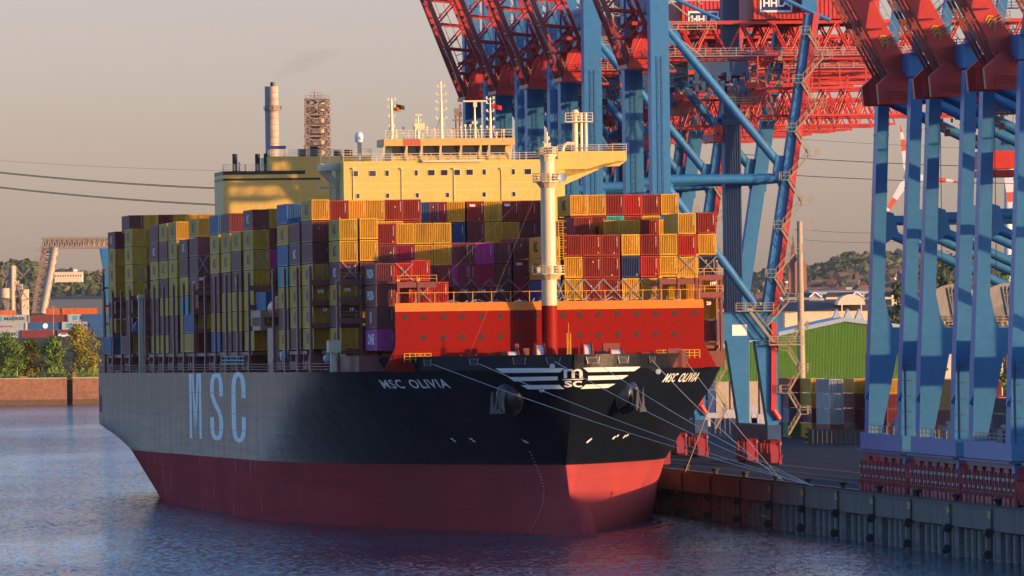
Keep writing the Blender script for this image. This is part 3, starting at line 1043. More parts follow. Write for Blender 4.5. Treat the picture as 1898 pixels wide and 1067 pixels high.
# stays of the mast
M['stay'] = plain('stay_wire', (.22, .19, .17), .6)
for a, b in (((993, 340), (868, 470)), ((1000, 345), (868, 662)), ((868, 470), (790, 548))):
    p, q = S(*a, MY), S(*b, MY - 1.0 if b[1] > 600 else MY)
    MB().tube(p, q, 0.014, 5).build('stay', M['stay'], ship)
# windlasses, winches, hose reels on the foredeck
M['winch_red'] = paint('winch_red_paint', (0.36, 0.05, 0.03), 0.4, 0.2, 1.5, dirt=(0.10, 0.05, 0.04))
M['winch_rope'] = plain('coiled_rope', (0.55, 0.56, 0.60), 0.9, 0.1)
def winch(px, yy, r, w, drum):
    p = S(px, 655, yy)
    e = link('mooring_winch', None, ship)
    e.location = (p.x, yy, Z_DECK)
    MB().lathe((0, 0, r + .3), [(r, -w/2), (r, -w/2 + .12), (r * .55, -w/2 + .14), (r * .55, w/2 - .14), (r, w/2 - .12), (r, w/2)], 18, axis='x').build('drum_flange', M['winch_red'], e, True)
    MB().lathe((0, 0, r + .3), [(r * .8, -w/2 + .2), (r * .8, w/2 - .2)], 16, axis='x').build('rope_drum', M['winch_rope'] if drum else M['winch_red'], e, True)
    MB().cbox((0, .3, .35), (w + .6, 1.6, .7)).cbox((w / 2 + .5, 0, .9), (.6, .9, 1.5)).build('winch_bed', M['winch_red'], e)
winch(950, 14.0, 1.15, 1.6, True)
winch(1000, 13.5, 1.6, 1.3, True)
winch(1088, 13.5, 1.6, 1.3, True)
winch(1142, 14.5, 1.2, 1.8, True)
winch(868, 15.5, 0.9, 2.2, False)
winch(1200, 15.5, 1.0, 1.8, False)
mb = MB()
p = S(1052, 655, 10.0)
mb.beam((p.x, 10, Z_DECK), (p.x, 10, S(1052, 617, 10).z), .10, .10).beam((p.x + .45, 10, Z_DECK), (p.x + .45, 10, S(1052, 617, 10).z), .10, .10)
for k in range(14):
    mb.beam((p.x, 10, Z_DECK + .3 * k), (p.x + .45, 10, Z_DECK + .3 * k), .05, .05)
mb.beam((p.x + .2, 10, Z_DECK), (p.x + .2, 10, S(1052, 598, 10).z), .06, .06)
mb.build('ladder_mast', M['rail_yellow'], ship)
mb = MB()
for px, w in ((765, 2.2), (788, 1.6), (1230, 1.8), (1278, 2.8)):
    p = S(px, 655, 19.5)
    mb.rail([(p.x - w / 2, 19.5, Z_DECK + 1.2), (p.x + w / 2, 19.5, Z_DECK + 1.2)], 1.1, .05, .6, 3)
mb.build('deck_rails', M['rail_yellow'], ship)
for px, w, h in ((1133, 2.2, 3.3), (1250, 1.8, 2.5), (1263, 1.2, 2.2), (975, .8, 2.8), (935, .9, 2.3), (1110, 1.0, 2.4), (912, .8, 2.0), (958, .5, 3.4)):
    p = S(px, 655, 17.0)
    MB().cbox((p.x, 17.0, Z_DECK + h / 2), (w, .9, h)).build('deck_locker', M['maroon'], ship)

# ------------------------------------------------------------------ bridge house
AY = 103.0
def A(px, py, y=AY):
    return S(px, py, y)
acL, acR = -17.03, 13.6
zt = A(800, 297).z
house = link('bridge_house', None, ship)
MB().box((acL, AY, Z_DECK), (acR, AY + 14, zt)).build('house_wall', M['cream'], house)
wm = {}
def window(px, py, w, h, parent=house, y=AY):
    p = A(px, py, y)
    k = (round(w, 2), round(h, 2))
    if k not in wm:
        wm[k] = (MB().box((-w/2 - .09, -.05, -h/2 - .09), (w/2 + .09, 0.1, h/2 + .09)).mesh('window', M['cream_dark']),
                 MB().box((-w/2, -.065, -h/2), (w/2, -.045, h/2)).mesh('pane', M['glass']))
    o = link('window', wm[k][0], parent)
    o.location = (p.x, y, p.z)
    link('pane', wm[k][1], o)
for px, w in ((658, .9), (691, .9), (718, .45), (772, .4), (800, .9), (824, .9), (847, .9), (871, .9), (898, .42), (952, .42), (979, .9)):
    window(px, 321.5 - (px - 658) * .012, w, .75)
for px in (664, 719, 774, 830, 898, 953):
    window(px, 363 - (px - 664) * .012, .42, .62)
for py in (310, 341, 354):                                  # weld line of the deck plating
    p = A(640, py)
    MB().box((acL, AY - .012, p.z - .03), (acR, AY, p.z + .03)).build('plating_seam', M['cream_dark'], house)
for px in (655, 745, 842, 930):                   # vent pipes and lamp brackets on the front
    p = A(px, 345)
    MB().tube((p.x, AY - .08, p.z - 2.2), (p.x, AY - .08, p.z + 2.4), .05, 6).cbox((p.x, AY - .15, p.z + 2.5), (.3, .25, .22)).build('front_pipe', M['cream_dark'], house)
MB().rail([(acL, AY + .1, zt), (acR, AY + .1, zt)], 1.0, .035, 2.2, 3).build('deck_railing', M['cream_dark'], house)
# wheelhouse
whL, whR = -11.0, 7.6
wy = AY + 2.2
z0, z1, z2 = zt, A(830, 270, wy).z, A(830, 256, wy).z
wh = link('wheelhouse', None, ship)
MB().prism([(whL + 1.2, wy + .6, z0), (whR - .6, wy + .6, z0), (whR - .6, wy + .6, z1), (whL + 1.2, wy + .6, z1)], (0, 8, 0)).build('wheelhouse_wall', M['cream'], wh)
MB().prism([(whL, wy - .5, z1 + .05), (whL, wy - .1, z2), (whL, wy + 8, z2), (whL, wy + 8, z1 + .05)], (whR - whL, 0, 0)).build('visor_roof', M['visor'], wh)
zw0 = A(830, 287, wy).z
for a, b in ((727, 752), (757, 780), (784, 816), (818, 853), (857, 889), (893, 905), (909, 938)):
    xa, xb = A(a, 280, wy).x, A(b, 280, wy).x
    MB().prism([(xa + .25, wy + .48, zw0), (xb - .1, wy + .48, zw0), (xb, wy + .12, z1 + .02), (xa, wy + .12, z1 + .02)], (0, .1, 0)).build('bridge_window', M['glass'], wh)
for px in (712, 754, 782, 817, 855, 891, 907, 948):
    xa = A(px, 280, wy).x
    MB().prism([(xa - .14, wy + .5, z0), (xa + .14, wy + .5, z0), (xa + .14, wy - .45, z1 + .05), (xa - .14, wy - .45, z1 + .05)], (0, .12, 0)).build('mullion', M['cream_dark'], wh)
MB().rail([(whL - .5, AY + .9, zt), (whR + .5, AY + .9, zt)], 1.0, .04, 1.4, 3).box((A(783, 290).x, AY - .5, zt - .25), (A(895, 290).x, AY + .2, zt + .05)).build('catwalk', M['cream_dark'], wh)
M['awning_red'] = paint('faded_red_board', (0.45, 0.10, 0.05), 0.6, 0.1, 1)
MB().prism([(A(748, 256, wy).x, wy - .52, z1 + .10), (A(748, 256, wy).x, wy - .14, z2 - .02), (A(748, 256, wy).x, wy - .10, z2 - .02), (A(748, 256, wy).x, wy - .48, z1 + .10)], (2.4, 0, 0)).build('red_board', M['awning_red'], wh)
# roof masts
mz2 = z2
def roof_mast(px, top, parts, w=.13):
    p = A(px, 256, wy + 3)
    mb = MB()
    h = A(px, top, wy + 3).z - mz2
    mb.tube((p.x, wy + 3, mz2), (p.x, wy + 3, mz2 + h), w * 1.6, 8, w * .5)
    for frac, arm in parts:
        z = mz2 + h * frac
        mb.beam((p.x - arm, wy + 3, z), (p.x + arm, wy + 3, z), .09, .09)
        for s_ in (-1, 1):
            mb.cbox((p.x + s_ * arm, wy + 3, z + .18), (.22, .22, .35))
    for s_ in (-1, 1):
        mb.tube((p.x, wy + 3, mz2 + h * .4), (p.x + s_ * h * .16, wy + 3.6, mz2), .05, 5)
    mb.build('signal_mast', M['mast'], wh)
roof_mast(727, 182, ((.30, .35), (.55, .4), (.78, .5), (.95, .5)), .2)
roof_mast(776, 214, ((.75, .3),), .14)
roof_mast(819, 150, ((.35, .7), (.5, .7), (.63, .7), (.76, .65), (.9, .5)), .17)
roof_mast(881, 188, ((.4, .3),), .14)
roof_mast(910, 180, ((.25, .5), (.45, .5), (.65, .45), (.85, .5), (.96, .5)), .15)
mb = MB()
p = A(881, 187, wy + 3)
mb.cbox((p.x, wy + 3, p.z), (3.4, .25, .22)).cbox((p.x, wy + 3, p.z - .5), (.5, .5, .7))
mb.build('radar_scanner', M['mast'], wh)
mb = MB()
p = A(776, 213, wy + 3)
mb.cbox((p.x, wy + 3, p.z), (1.0, .3, .2))
mb.build('radar_scanner', M['mast'], wh)
mb = MB()
mb.cbox((p.x, wy + 2.6, A(776, 233, wy).z), (1.5, 1.0, .9))
mb.build('radar_cage', M['mast'], wh)
MB().rail([(whL + .3, wy + .2, mz2), (whR - .2, wy + .2, mz2)], 1.2, .035, 1.6, 3).build('roof_railing', M['mast'], wh)
mb = MB()
for k in range(16):
    x = lerp(whL + .8, whR - .6, (k + .5) / 16) + .3 * math.sin(k * 5)
    hh = .7 + 1.2 * abs(math.sin(k * 2.7))
    mb.tube((x, wy + 2 + k % 3, mz2), (x, wy + 2 + k % 3, mz2 + hh), .06, 5)
    mb.cbox((x, wy + 2 + k % 3, mz2 + hh), (.3, .3, .35))
mb.build('roof_fittings', M['mast'], wh)
for px, py, colr in ((733, 200, (0.35, 0.10, 0.01)), (740, 196, (0.02, 0.02, 0.02)), (920, 196, (0.45, 0.01, 0.02))):
    p = A(px, py, wy + 3)
    m_ = plain('flag_cloth', colr, .8)
    vs, fs = [], []
    for i in range(7):
        for j in range(3):
            vs.append((p.x - .5 + i * .22, wy + 3 + .12 * math.sin(i * 1.3), p.z + .3 - j * .3 - .05 * i))
    for i in range(6):
        for j in range(2):
            fs.append((i*3+j, i*3+j+1, i*3+j+4, i*3+j+3))
    MB().add(vs, fs).build('flag', m_, wh)
# satellite dome
p = A(667, 290, AY + 8)
zc = A(667, 254, AY + 8).z
MB().lathe((p.x, AY + 8, zc), [(.35, -.75), (.62, -.7), (.66, -.2), (.66, .25), (.5, .6), (.2, .75)], 16).build('satellite_dome', plain('dome_white', (.7, .72, .75), .4), house, True)
MB().tube((p.x, AY + 8, zt - .5), (p.x, AY + 8, zc - .7), .3, 8).build('dome_post', M['mast'], house)
# bridge wings, set back from the front wall
wgL, wgR = -20.4, 23.4
zw1, zw2 = A(1140, 300, AY + 4).z, A(1140, 280, AY + 4).z
wing = link('bridge_wing', None, ship)
MB().prism([(acR, AY + 1.2, zw2), (wgR, AY + 1.2, zw2), (wgR, AY + 1.2, zw1 + .1), (acR + 8.2, AY + 1.2, zw1 + .1), (acR + 4, AY + 1.2, zw1 - 1.0), (acR, AY + 1.2, zw1 - 1.0)], (0, 5, 0)).build('wing_box', M['cream'], wing)
MB().prism([(wgR, AY + 1.6, zw1 + .12), (wgR - 1.0, AY + 1.6, zw1 - .6), (wgR - 9, AY + 1.6, zw1 - .9), (acR + 6, AY + 1.6, zw1 - 1.0), (acR, AY + 1.6, zw1 - 3.6), (acR, AY + 1.6, zw1 - 2.4), (acR + 5.0, AY + 1.6, zw1 + .12)], (0, 3.5, 0)).build('wing_bracket', M['cream'], wing)
MB().box((A(1040, 340).x, AY + 1.5, Z_DECK + 20), (A(1050, 340).x, AY + 4, zw1 - 1)).build('wing_pillar', M['cream'], wing)
MB().rail([(acR, AY + 1.4, zw2), (wgR, AY + 1.4, zw2)], .9, .035, 1.8, 3).build('wing_railing', M['cream_dark'], wing)
M['awn_blue'] = plain('blue_awning', (.05, .14, .35), .6)
e = MB()
xa, xb = A(1132, 270, AY + 4).x, A(1161, 270, AY + 4).x
e.box((xa, AY + 2, A(1140, 268, AY + 3).z), (xb, AY + 5, A(1140, 265, AY + 3).z))
e.beam((xa, AY + 2, zw2), (xa, AY + 2, zw2 + 1.2), .08, .08).beam((xb, AY + 2, zw2), (xb, AY + 2, zw2 + 1.2), .08, .08)
e.build('wing_awning', M['awn_blue'], wing)
# crane-like vent posts on the port wing root
mb = MB()
px_, py_ = A(1067, 280, AY + 6), A(1067, 212, AY + 6)
mb.tube((px_.x, AY + 6, zw2 - .5), (px_.x, AY + 6, py_.z), .42, 10)
for dx in (.9, 1.55):
    mb.tube((px_.x + dx, AY + 6, zw2 - .5), (px_.x + dx, AY + 6, py_.z + .2), .2, 8)
mb.lathe((px_.x, AY + 6, py_.z + .2), [(.5, -.3), (.62, .1), (.4, .5)], 12)
zz = A(1067, 225, AY + 6).z
mb.box((px_.x - 1.5, AY + 5, zz - .1), (px_.x + 2.4, AY + 7, zz + .05))
mb.rail([(px_.x - 1.5, AY + 5, zz), (px_.x + 2.4, AY + 5, zz)], 1.2, .04, .8, 3)
mb.path([(px_.x, AY + 5.5, zw2 + 1.2), (px_.x - 1.4, AY + 5.5, zw2 + 1.2), (px_.x - 1.8, AY + 5.5, zw2 + .7), (px_.x - 1.9, AY + 5.5, zw2)], .26, 8)
mb.build('vent_posts', M['mast'], ship, True)
# starboard wing, shaded by the house
mb = MB()
a, b = A(595, 303, AY + 5), A(637, 330, AY + 5)
mb.box((a.x, AY + 5, A(600, 316, AY + 5).z), (acL, AY + 9, a.z))
mb.prism([(a.x, AY + 6, A(600, 318, AY + 5).z), (acL, AY + 6, A(600, 350, AY + 5).z), (acL, AY + 6, A(600, 342, AY + 5).z), (a.x + 1.5, AY + 6, A(600, 317, AY + 5).z)], (0, 2, 0))
mb.box((a.x - .1, AY + 6, A(600, 349, AY + 5).z), (acL, AY + 8, A(600, 345, AY + 5).z))
mb.build('starboard_wing', M['cream_dark'], ship)
mb = MB()
for k in range(9):
    z = A(617, 352 + k * 3.4, AY + 6).z
    mb.box((A(612, 350, AY + 6).x, AY + 6, z), (acL + .1, AY + 7.4, z + .07))
mb.beam((A(612, 350, AY+6).x, AY + 6.1, Z_DECK + 20), (A(612, 350, AY+6).x, AY + 6.1, A(612, 318, AY+6).z), .12, .12)
mb.beam((A(624, 350, AY+6).x, AY + 6.1, Z_DECK + 20), (A(624, 350, AY+6).x, AY + 6.1, A(624, 318, AY+6).z), .12, .12)
mb.rail([(a.x, AY + 5, a.z), (acL, AY + 5, a.z)], 1.0, .035, 1.0, 3)
mb.build('wing_stairs', M['galv'], ship)

# ------------------------------------------------------------------ funnel casing far aft
FY = 285.0
cas = link('funnel_casing', None, ship)
fx0, fx1 = S(414, 330, FY).x, S(690, 330, FY).x
zf1, zf2 = S(480, 317, FY).z, S(560, 289, FY).z
MB().box((fx0, FY, Z_DECK), (fx1, FY + 13, zf1)).build('casing_wall', M['cream'], cas)
MB().box((S(499, 300, FY).x, FY + .6, zf1), (fx1, FY + 12, zf2)).build('casing_top', M['cream'], cas)
MB().box((fx0 - .03, FY - .03, S(480, 323, FY).z), (S(566, 320, FY).x, FY + 13.03, zf1 + .05)).box((fx0 - .03, FY - .03, S(480, 334, FY).z), (S(594, 330, FY).x, FY + 13.03, S(480, 330, FY).z)).build('black_stripe', M['black'], cas)
for px, top, r_ in ((436, 285, .42), (478, 285, .42), (493, 284, .3), (444, 300, .12), (455, 304, .1)):
    p = S(px, 317, FY + 4)
    MB().tube((p.x, FY + 4, zf1), (p.x, FY + 4, S(px, top, FY + 4).z), r_, 10).build('exhaust_pipe', M['black'] if r_ > .2 else M['galv'], cas, True)
MB().rail([(fx0, FY + .1, zf1), (S(499, 300, FY).x, FY + .1, zf1)], 1.1, .05, 1.6, 3).build('casing_railing', M['galv'], cas)
MB().rail([(S(499, 300, FY).x, FY + .8, zf2), (fx1, FY + .8, zf2)], 1.0, .05, 1.6, 3).build('casing_railing', M['cream_dark'], cas)
mb = MB()
xa, xb = S(500, 289, FY + 2).x, S(531, 289, FY + 2).x
mb.box((xa, FY + 2, S(515, 275, FY + 2).z), (xb, FY + 5, S(515, 270, FY + 2).z), 1)
for x in (xa + .2, xb - .2):
    mb.beam((x, FY + 2.2, zf2), (x, FY + 2.2, S(515, 274, FY + 2).z), .12, .12, 0)
for px, h in ((560, 1.2), (582, 1.6), (626, .9), (646, 1.0)):
    p = S(px, 289, FY + 3)
    mb.cbox((p.x, FY + 3, zf2 + h / 2), (1.2, 1.2, h), 2)
mb.build('casing_fittings', [M['mast'], M['awn_blue'], M['black']], cas)

# ================================================================== SHIP'S LASHING BRIDGES, SIDE FITTINGS
BASE = 24.6                                       # underside of the deck stacks
TIER, ROW = 2.905, 2.455
BAYS = {'bow': 25.0, 'fore': 40.0, 'g3': 55.0, 'g2': 70.0, 'g1': 85.0, 'm4': 130.0, 'm3': 145.0, 'm2': 160.0, 'm1': 175.0,
        'c5': 205.0, 'c4': 220.0, 'c3': 235.0, 'c2': 250.0, 'c1': 265.0, 'b': 304.0, 'a': 333.0}
def post(x, y, z0, z1, parent, w=0.32, d=1.15):
    mb = MB()
    mb.box((x - w / 2, y, z0), (x + w / 2, y + d, z1))
    mb.box((x - w / 2 - .06, y - .06, z0), (x + w / 2 + .06, y + d + .06, z0 + 1.9))
    mb.cbox((x, y + d / 2, z1 + .12), (w + .1, .5, .24), 1)
    return mb.build('lashing_post', [M['maroon'], M['rail_yellow']], parent)
lash = link('lashing_bridges', None, ship)
for nm, y in BAYS.items():
    if nm == 'bow':
        continue
    top = BASE + (3.85 if nm in ('g3', 'g2', 'g1', 'm4', 'm3', 'm2', 'm1') else 3.55 if nm != 'fore' else 3.1) * TIER
    xs = -27.75 if nm != 'fore' else -25.9
    post(xs, y - 1.6, Z_DECK, top, lash)
    post(-xs, y - 1.6, Z_DECK, top, lash)
    if nm in ('g1', 'm1', 'c1', 'b', 'a'):
        post(xs, y + 12.4, Z_DECK, top, lash)
    if nm in ('g3', 'c5', 'm4', 'b', 'a'):         # fronts one sees into
        for zz in (BASE + TIER * 1.0, BASE + TIER * 2.05, BASE + TIER * 3.0):
            MB().box((xs + .2, y - 1.5, zz), (xs + 3.4, y - .6, zz + .7)).build('cross_beam', M['maroon'], lash)
            MB().rail([(xs + .2, y - 1.62, zz + .7), (xs + 3.2, y - 1.62, zz + .7)], .8, .03, 1.5, 2).build('walkway_rail', M['rail_yellow'], lash)
        post(xs + 3.5, y - 1.6, Z_DECK, top, lash)
# framed ends of the two foremost bridges, with their painted numbers
def front_frame(x0, x1, y, cols, levels, nm):
    z0 = Z_DECK
    for x in cols:
        post(x, y, z0, BASE + 3.05 * TIER, lash, .34, .9)
    for z in levels:
        MB().box((x0, y + .1, z), (x1, y + .8, z + .75)).build('cross_beam', M['maroon'], lash)
        MB().rail([(x0, y - .02, z + .75), (x1, y - .02, z + .75)], .85, .035, 2.4, 2).build('walkway_rail', M['rail_yellow'], lash)
front_frame(-25.7, -20.3, 37.6, (-22.9, -20.5), (BASE + .9 * TIER + .8, BASE + 1.95 * TIER + .6, BASE + 2.95 * TIER), 's')
front_frame(20.9, 26.0, 37.6, (22.9, 20.9), (BASE + 1.95 * TIER + .6, BASE + 2.95 * TIER), 'p')
front_frame(-19.8, -14.6, 23.2, (-19.7, -17.0), (BASE + 2.75 * TIER,), 's')
front_frame(15.2, 20.2, 23.2, (15.3, 17.7, 20.1), (BASE + 2.75 * TIER,), 'p')
def lash_text(body, px, py, y, size=.62):
    p = S(px, py, y)
    o = link('bridge_number', text_mesh(body, size, M['white'], .02), lash)
    o.location = p
    o.rotation_euler = (rad(90), 0, 0)
    return o
lash_text('1FS', 644, 537.5, 37.66)
lash_text('2FS', 594, 540, 53.4)
lash_text('19', 602, 574.5, 53.4)
lash_text('19', 652, 573.5, 37.66)
lash_text('17', 694, 572, 37.66)
lash_text('1FP', 1322, 525.5, 37.66)
lash_text('20', 1314, 562, 37.66)
lash_text('2F6', 374, 517, 203.4, .55)
# crossed lashing rods on the stack fronts
def rods(px0, px1, py0, py1, y, n=2, mat='rope'):
    p0, p1, q0, q1 = S(px0, py1, y - .12), S(px1, py0, y - .12), S(px1, py1, y - .12), S(px0, py0, y - .12)
    mb = MB()
    for a, b in ((p0, p1), (q0, q1)):
        for k in range(n):
            d = Vector((.16 * k, 0, 0))
            mb.tube(a + d, b + d, .032, 5)
    mb.build('lashing_rods', M[mat], lash)
M['rod'] = plain('lashing_steel', (.30, .30, .36), .4)
for a in ((838, 874), (871, 907), (906, 942), (941, 985), (985, 1003), (1030, 1046), (1048, 1082), (1082, 1117), (1117, 1155), (1155, 1190), (1190, 1225)):
    rods(a[0], a[1], 517, 556, 25.0 if a[0] > 1010 else 40.0, 2, 'rod')
rods(632, 664, 484, 520, 40.0, 2, 'rod')
rods(580, 606, 486, 520, 55.0, 2, 'rod')
rods(468, 498, 460, 500, 130.0, 2, 'rod')
rods(248, 272, 490, 522, 304.0, 2, 'rod')
rods(366, 385, 472, 505, 205.0, 2, 'rod')
rods(733, 765, 488, 520, 25.0, 2, 'rod')
rods(765, 800, 525, 562, 25.0, 2, 'rod')
rods(1258, 1292, 474, 508, 25.0, 2, 'rod')
rods(1295, 1328, 474, 508, 40.0, 2, 'rod')
# yellow rail over the breakwater
MB().rail([(bwL + .4, BW + 1.2, zb2), (bwR - .4, BW + 1.2, zb2)], 1.35, .045, 2.4, 1).build('breakwater_rail', M['rail_yellow'], bw)
mb = MB()
for k in range(40):
    x = lerp(bwL + 6.2, bwR - 3, k / 39)
    mb.tube((x, BW + 1.6, zb2 + .05), (x + 1.0 * math.sin(k * 1.7), BW + 2.2, zb2 + .3 + .25 * math.sin(k * 3.1)), .06, 5)
mb.build('stowed_lashing_rods', M['rod'], bw)['kind'] = 'stuff'

# deck edge: coaming brackets, rail, scattered gear along the starboard side
mb = MB()
mb.rail([(-27.9, 32, Z_DECK), (-27.95, 200, Z_DECK), (-27.9, 330, Z_DECK), (-27.4, 361, Z_DECK)], 1.15, .05, 5.0, 3)
mb.build('side_railing', M['maroon'], ship)
MB().box((-24.5, 28, Z_DECK), (24.5, 352, BASE - .9)).build('hatch_coaming', M['maroon'], ship)
MB().box((-27.4, 62, BASE - .55), (27.4, 98, BASE - .1)).box((-27.4, 128, BASE - .55), (27.4, 278, BASE - .1)).box((-27.4, 302, BASE - .55), (27.4, 346, BASE - .1)).box((-25.5, 39, BASE - .55), (25.5, 61, BASE - .1)).box((-19.8, 24, BASE - .4), (19.8, 38.5, BASE - .1)).build('hatch_cover', M['maroon'], ship)
br = MB().prism([(-27.6, 0, Z_DECK + .8), (-24.6, 0, Z_DECK), (-24.6, 0, BASE - .56), (-27.6, 0, BASE - .56)], (0, .5, 0)).box((-27.5, -2.2, Z_DECK + .4), (-26.3, 2.4, Z_DECK + 1.5)).mesh('coaming_bracket', M['maroon'])
for nm, y in BAYS.items():
    if nm in ('bow', 'fore'):
        continue
    for dy in (3.4, 9.0):
        o = link('coaming_bracket', br, ship)
        o.location = (0, y + dy, 0)
# gangway stowed on the side, boxes, lifeboat
gw = link('stowed_gangway', None, ship)
mb = MB()
ga, gb = side_yz(415, 668), side_yz(456, 668)
for zz in (0, .55, 1.1):
    mb.beam((-28.2, ga[0], ga[1] - .5 + zz), (-28.2, gb[0], gb[1] - .5 + zz), .12, .12)
for k in range(16):
    y = lerp(ga[0], gb[0], k / 15)
    mb.beam((-28.2, y, ga[1] - .5), (-28.2, y + 1.4 * (-1) ** k, ga[1] + .6), .1, .1)
mb.build('gangway_truss', paint('gangway_green', (.16, .42, .40), .5, .1, 1), gw)
MB().box((-28.1, min(ga[0], gb[0]), ga[1] - .6), (-27.3, max(ga[0], gb[0]), ga[1] - .5)).build('gangway_tread', M['galv'], gw)
M['boat_orange'] = paint('lifeboat_orange', (.60, .11, .04), .4, .08, 1)
M['boat_white'] = plain('lifeboat_white', (.62, .60, .58), .4)
lb = link('lifeboat', None, ship)
lb.location = (-26.2, 104.0, 30.6)
mb = MB()
for k in range(9):
    pass
prof = [(.1, -5.2), (1.0, -4.3), (1.45, -2.5), (1.55, 0), (1.45, 2.5), (1.0, 4.3), (.1, 5.2)]
mb.lathe((0, 0, 0), prof, 16, axis='y')
o = mb.build('boat_hull', M['boat_orange'], lb, True)
o.scale = (1, 1, .85)
o2 = MB().lathe((0, .6, .75), [(.1, -2.6), (.85, -2.0), (1.0, 0), (.85, 2.0), (.1, 2.6)], 14, axis='y').build('canopy', M['boat_orange'], lb, True)
MB().lathe((0, 0, -.05), [(r_ + .04, h_) for r_, h_ in prof[1:-1]], 16, axis='y').build('white_band', M['boat_white'], lb, True).scale = (1, 1, .25)
# pale casing and gear in the gap beside the bridge house
M['buff'] = paint('buff_casing_paint', (.34, .19, .13), .5, .1, .5)
a, b = side_yz(491, 645), side_yz(508, 645)
MB().box((-27.6, min(a[0], b[0]) + 1, Z_DECK), (-24, max(a[0], b[0]), S(499, 608, 105).z)).build('deck_casing', M['buff'], ship)
a, b = side_yz(471, 580), side_yz(490, 580)
mb = MB()
mb.box((-27.6, 116, S(480, 588, 118).z), (-24.5, 126.5, S(480, 575, 118).z))
mb.box((-27.6, 116, S(480, 612, 118).z), (-24.5, 126.5, S(480, 604, 118).z))
for k in range(5):
    mb.box((-27.6, 116.2 + k * 2.45, S(480, 604, 118).z), (-27.0, 116.8 + k * 2.45, S(480, 588, 118).z))
mb.build('louvre_casing', M['buff'], ship)
for px, py, r_ in ((522, 661, 1.0), (640, 664, .6)):
    y, z = side_yz(px, py)
    MB().lathe((-27.2, y, z), [(.3, -r_), (r_, -r_ * .5), (r_, r_ * .5), (.3, r_)], 14, axis='y').build('deck_tank', M['plate_blue'], ship, True)
y, z = side_yz(637, 660)
MB().box((-27.2, 36.0, Z_DECK), (-26.6, 37.2, Z_DECK + 2.6)).box((-27.6, 35.4, Z_DECK + 2.6), (-26.0, 37.6, Z_DECK + 4.2)).build('vent_post', M['cream_dark'], ship)
# provision crane post near the stern
mb = MB()
mb.box((-27.3, 293, Z_DECK), (-26.6, 294.2, S(258, 545, 293).z))
mb.box((-27.4, 292.4, S(258, 553, 293).z), (-26.2, 295.2, S(258, 547, 293).z))
mb.beam((-26.8, 293.5, S(258, 560, 293).z), (-26.8, 298.0, S(258, 550, 293).z), .4, .4)
mb.build('stores_crane', M['cream_dark'], ship)
MB().lathe((-26.4, 299.5, Z_DECK + 7.4), [(1.1, -1), (1.1, 1)], 12, axis='y').build('blue_hose_reel', M['awn_blue'], ship, True)
# stern openings, side scars and stern rails
MB().box((-27.62, 353, S(190, 750, 358).z - 1.2), (-26.9, 359, S(190, 750, 358).z + 1.6)).build('mooring_port', M['dark_gap'], ship)
MB().box((-27.46, 359.6, S(185, 725, 360).z - .8), (-26.9, 361.4, S(185, 725, 360).z + .9)).build('mooring_port', M['dark_gap'], ship)
mb = MB()
for zz in (18.6, 15.6, 13.2):
    for k in range(24):
        y0_, y1_ = 84 + k * 11.2, 84 + (k + 1) * 11.2
        mb.beam((-half_at(y0_, zz) - .01, y0_, zz), (-half_at(y1_, zz) - .01, y1_, zz), .05, .07)
mb.build('weld_seams', paint('pale_weld_paint', (.20, .18, .17), .5, .3, .5), ship)
mb = MB()
for k in range(4):
    z = 29.6 + k * 3.0
    mb.box((-27.6, 350, z), (-20, 352, z + .3))
for x in (-27.4, -24.5):
    mb.beam((x, 351, Z_DECK), (x, 351, 39), .35, .5)
mb.build('stern_lashing_frame', M['maroon'], lash)

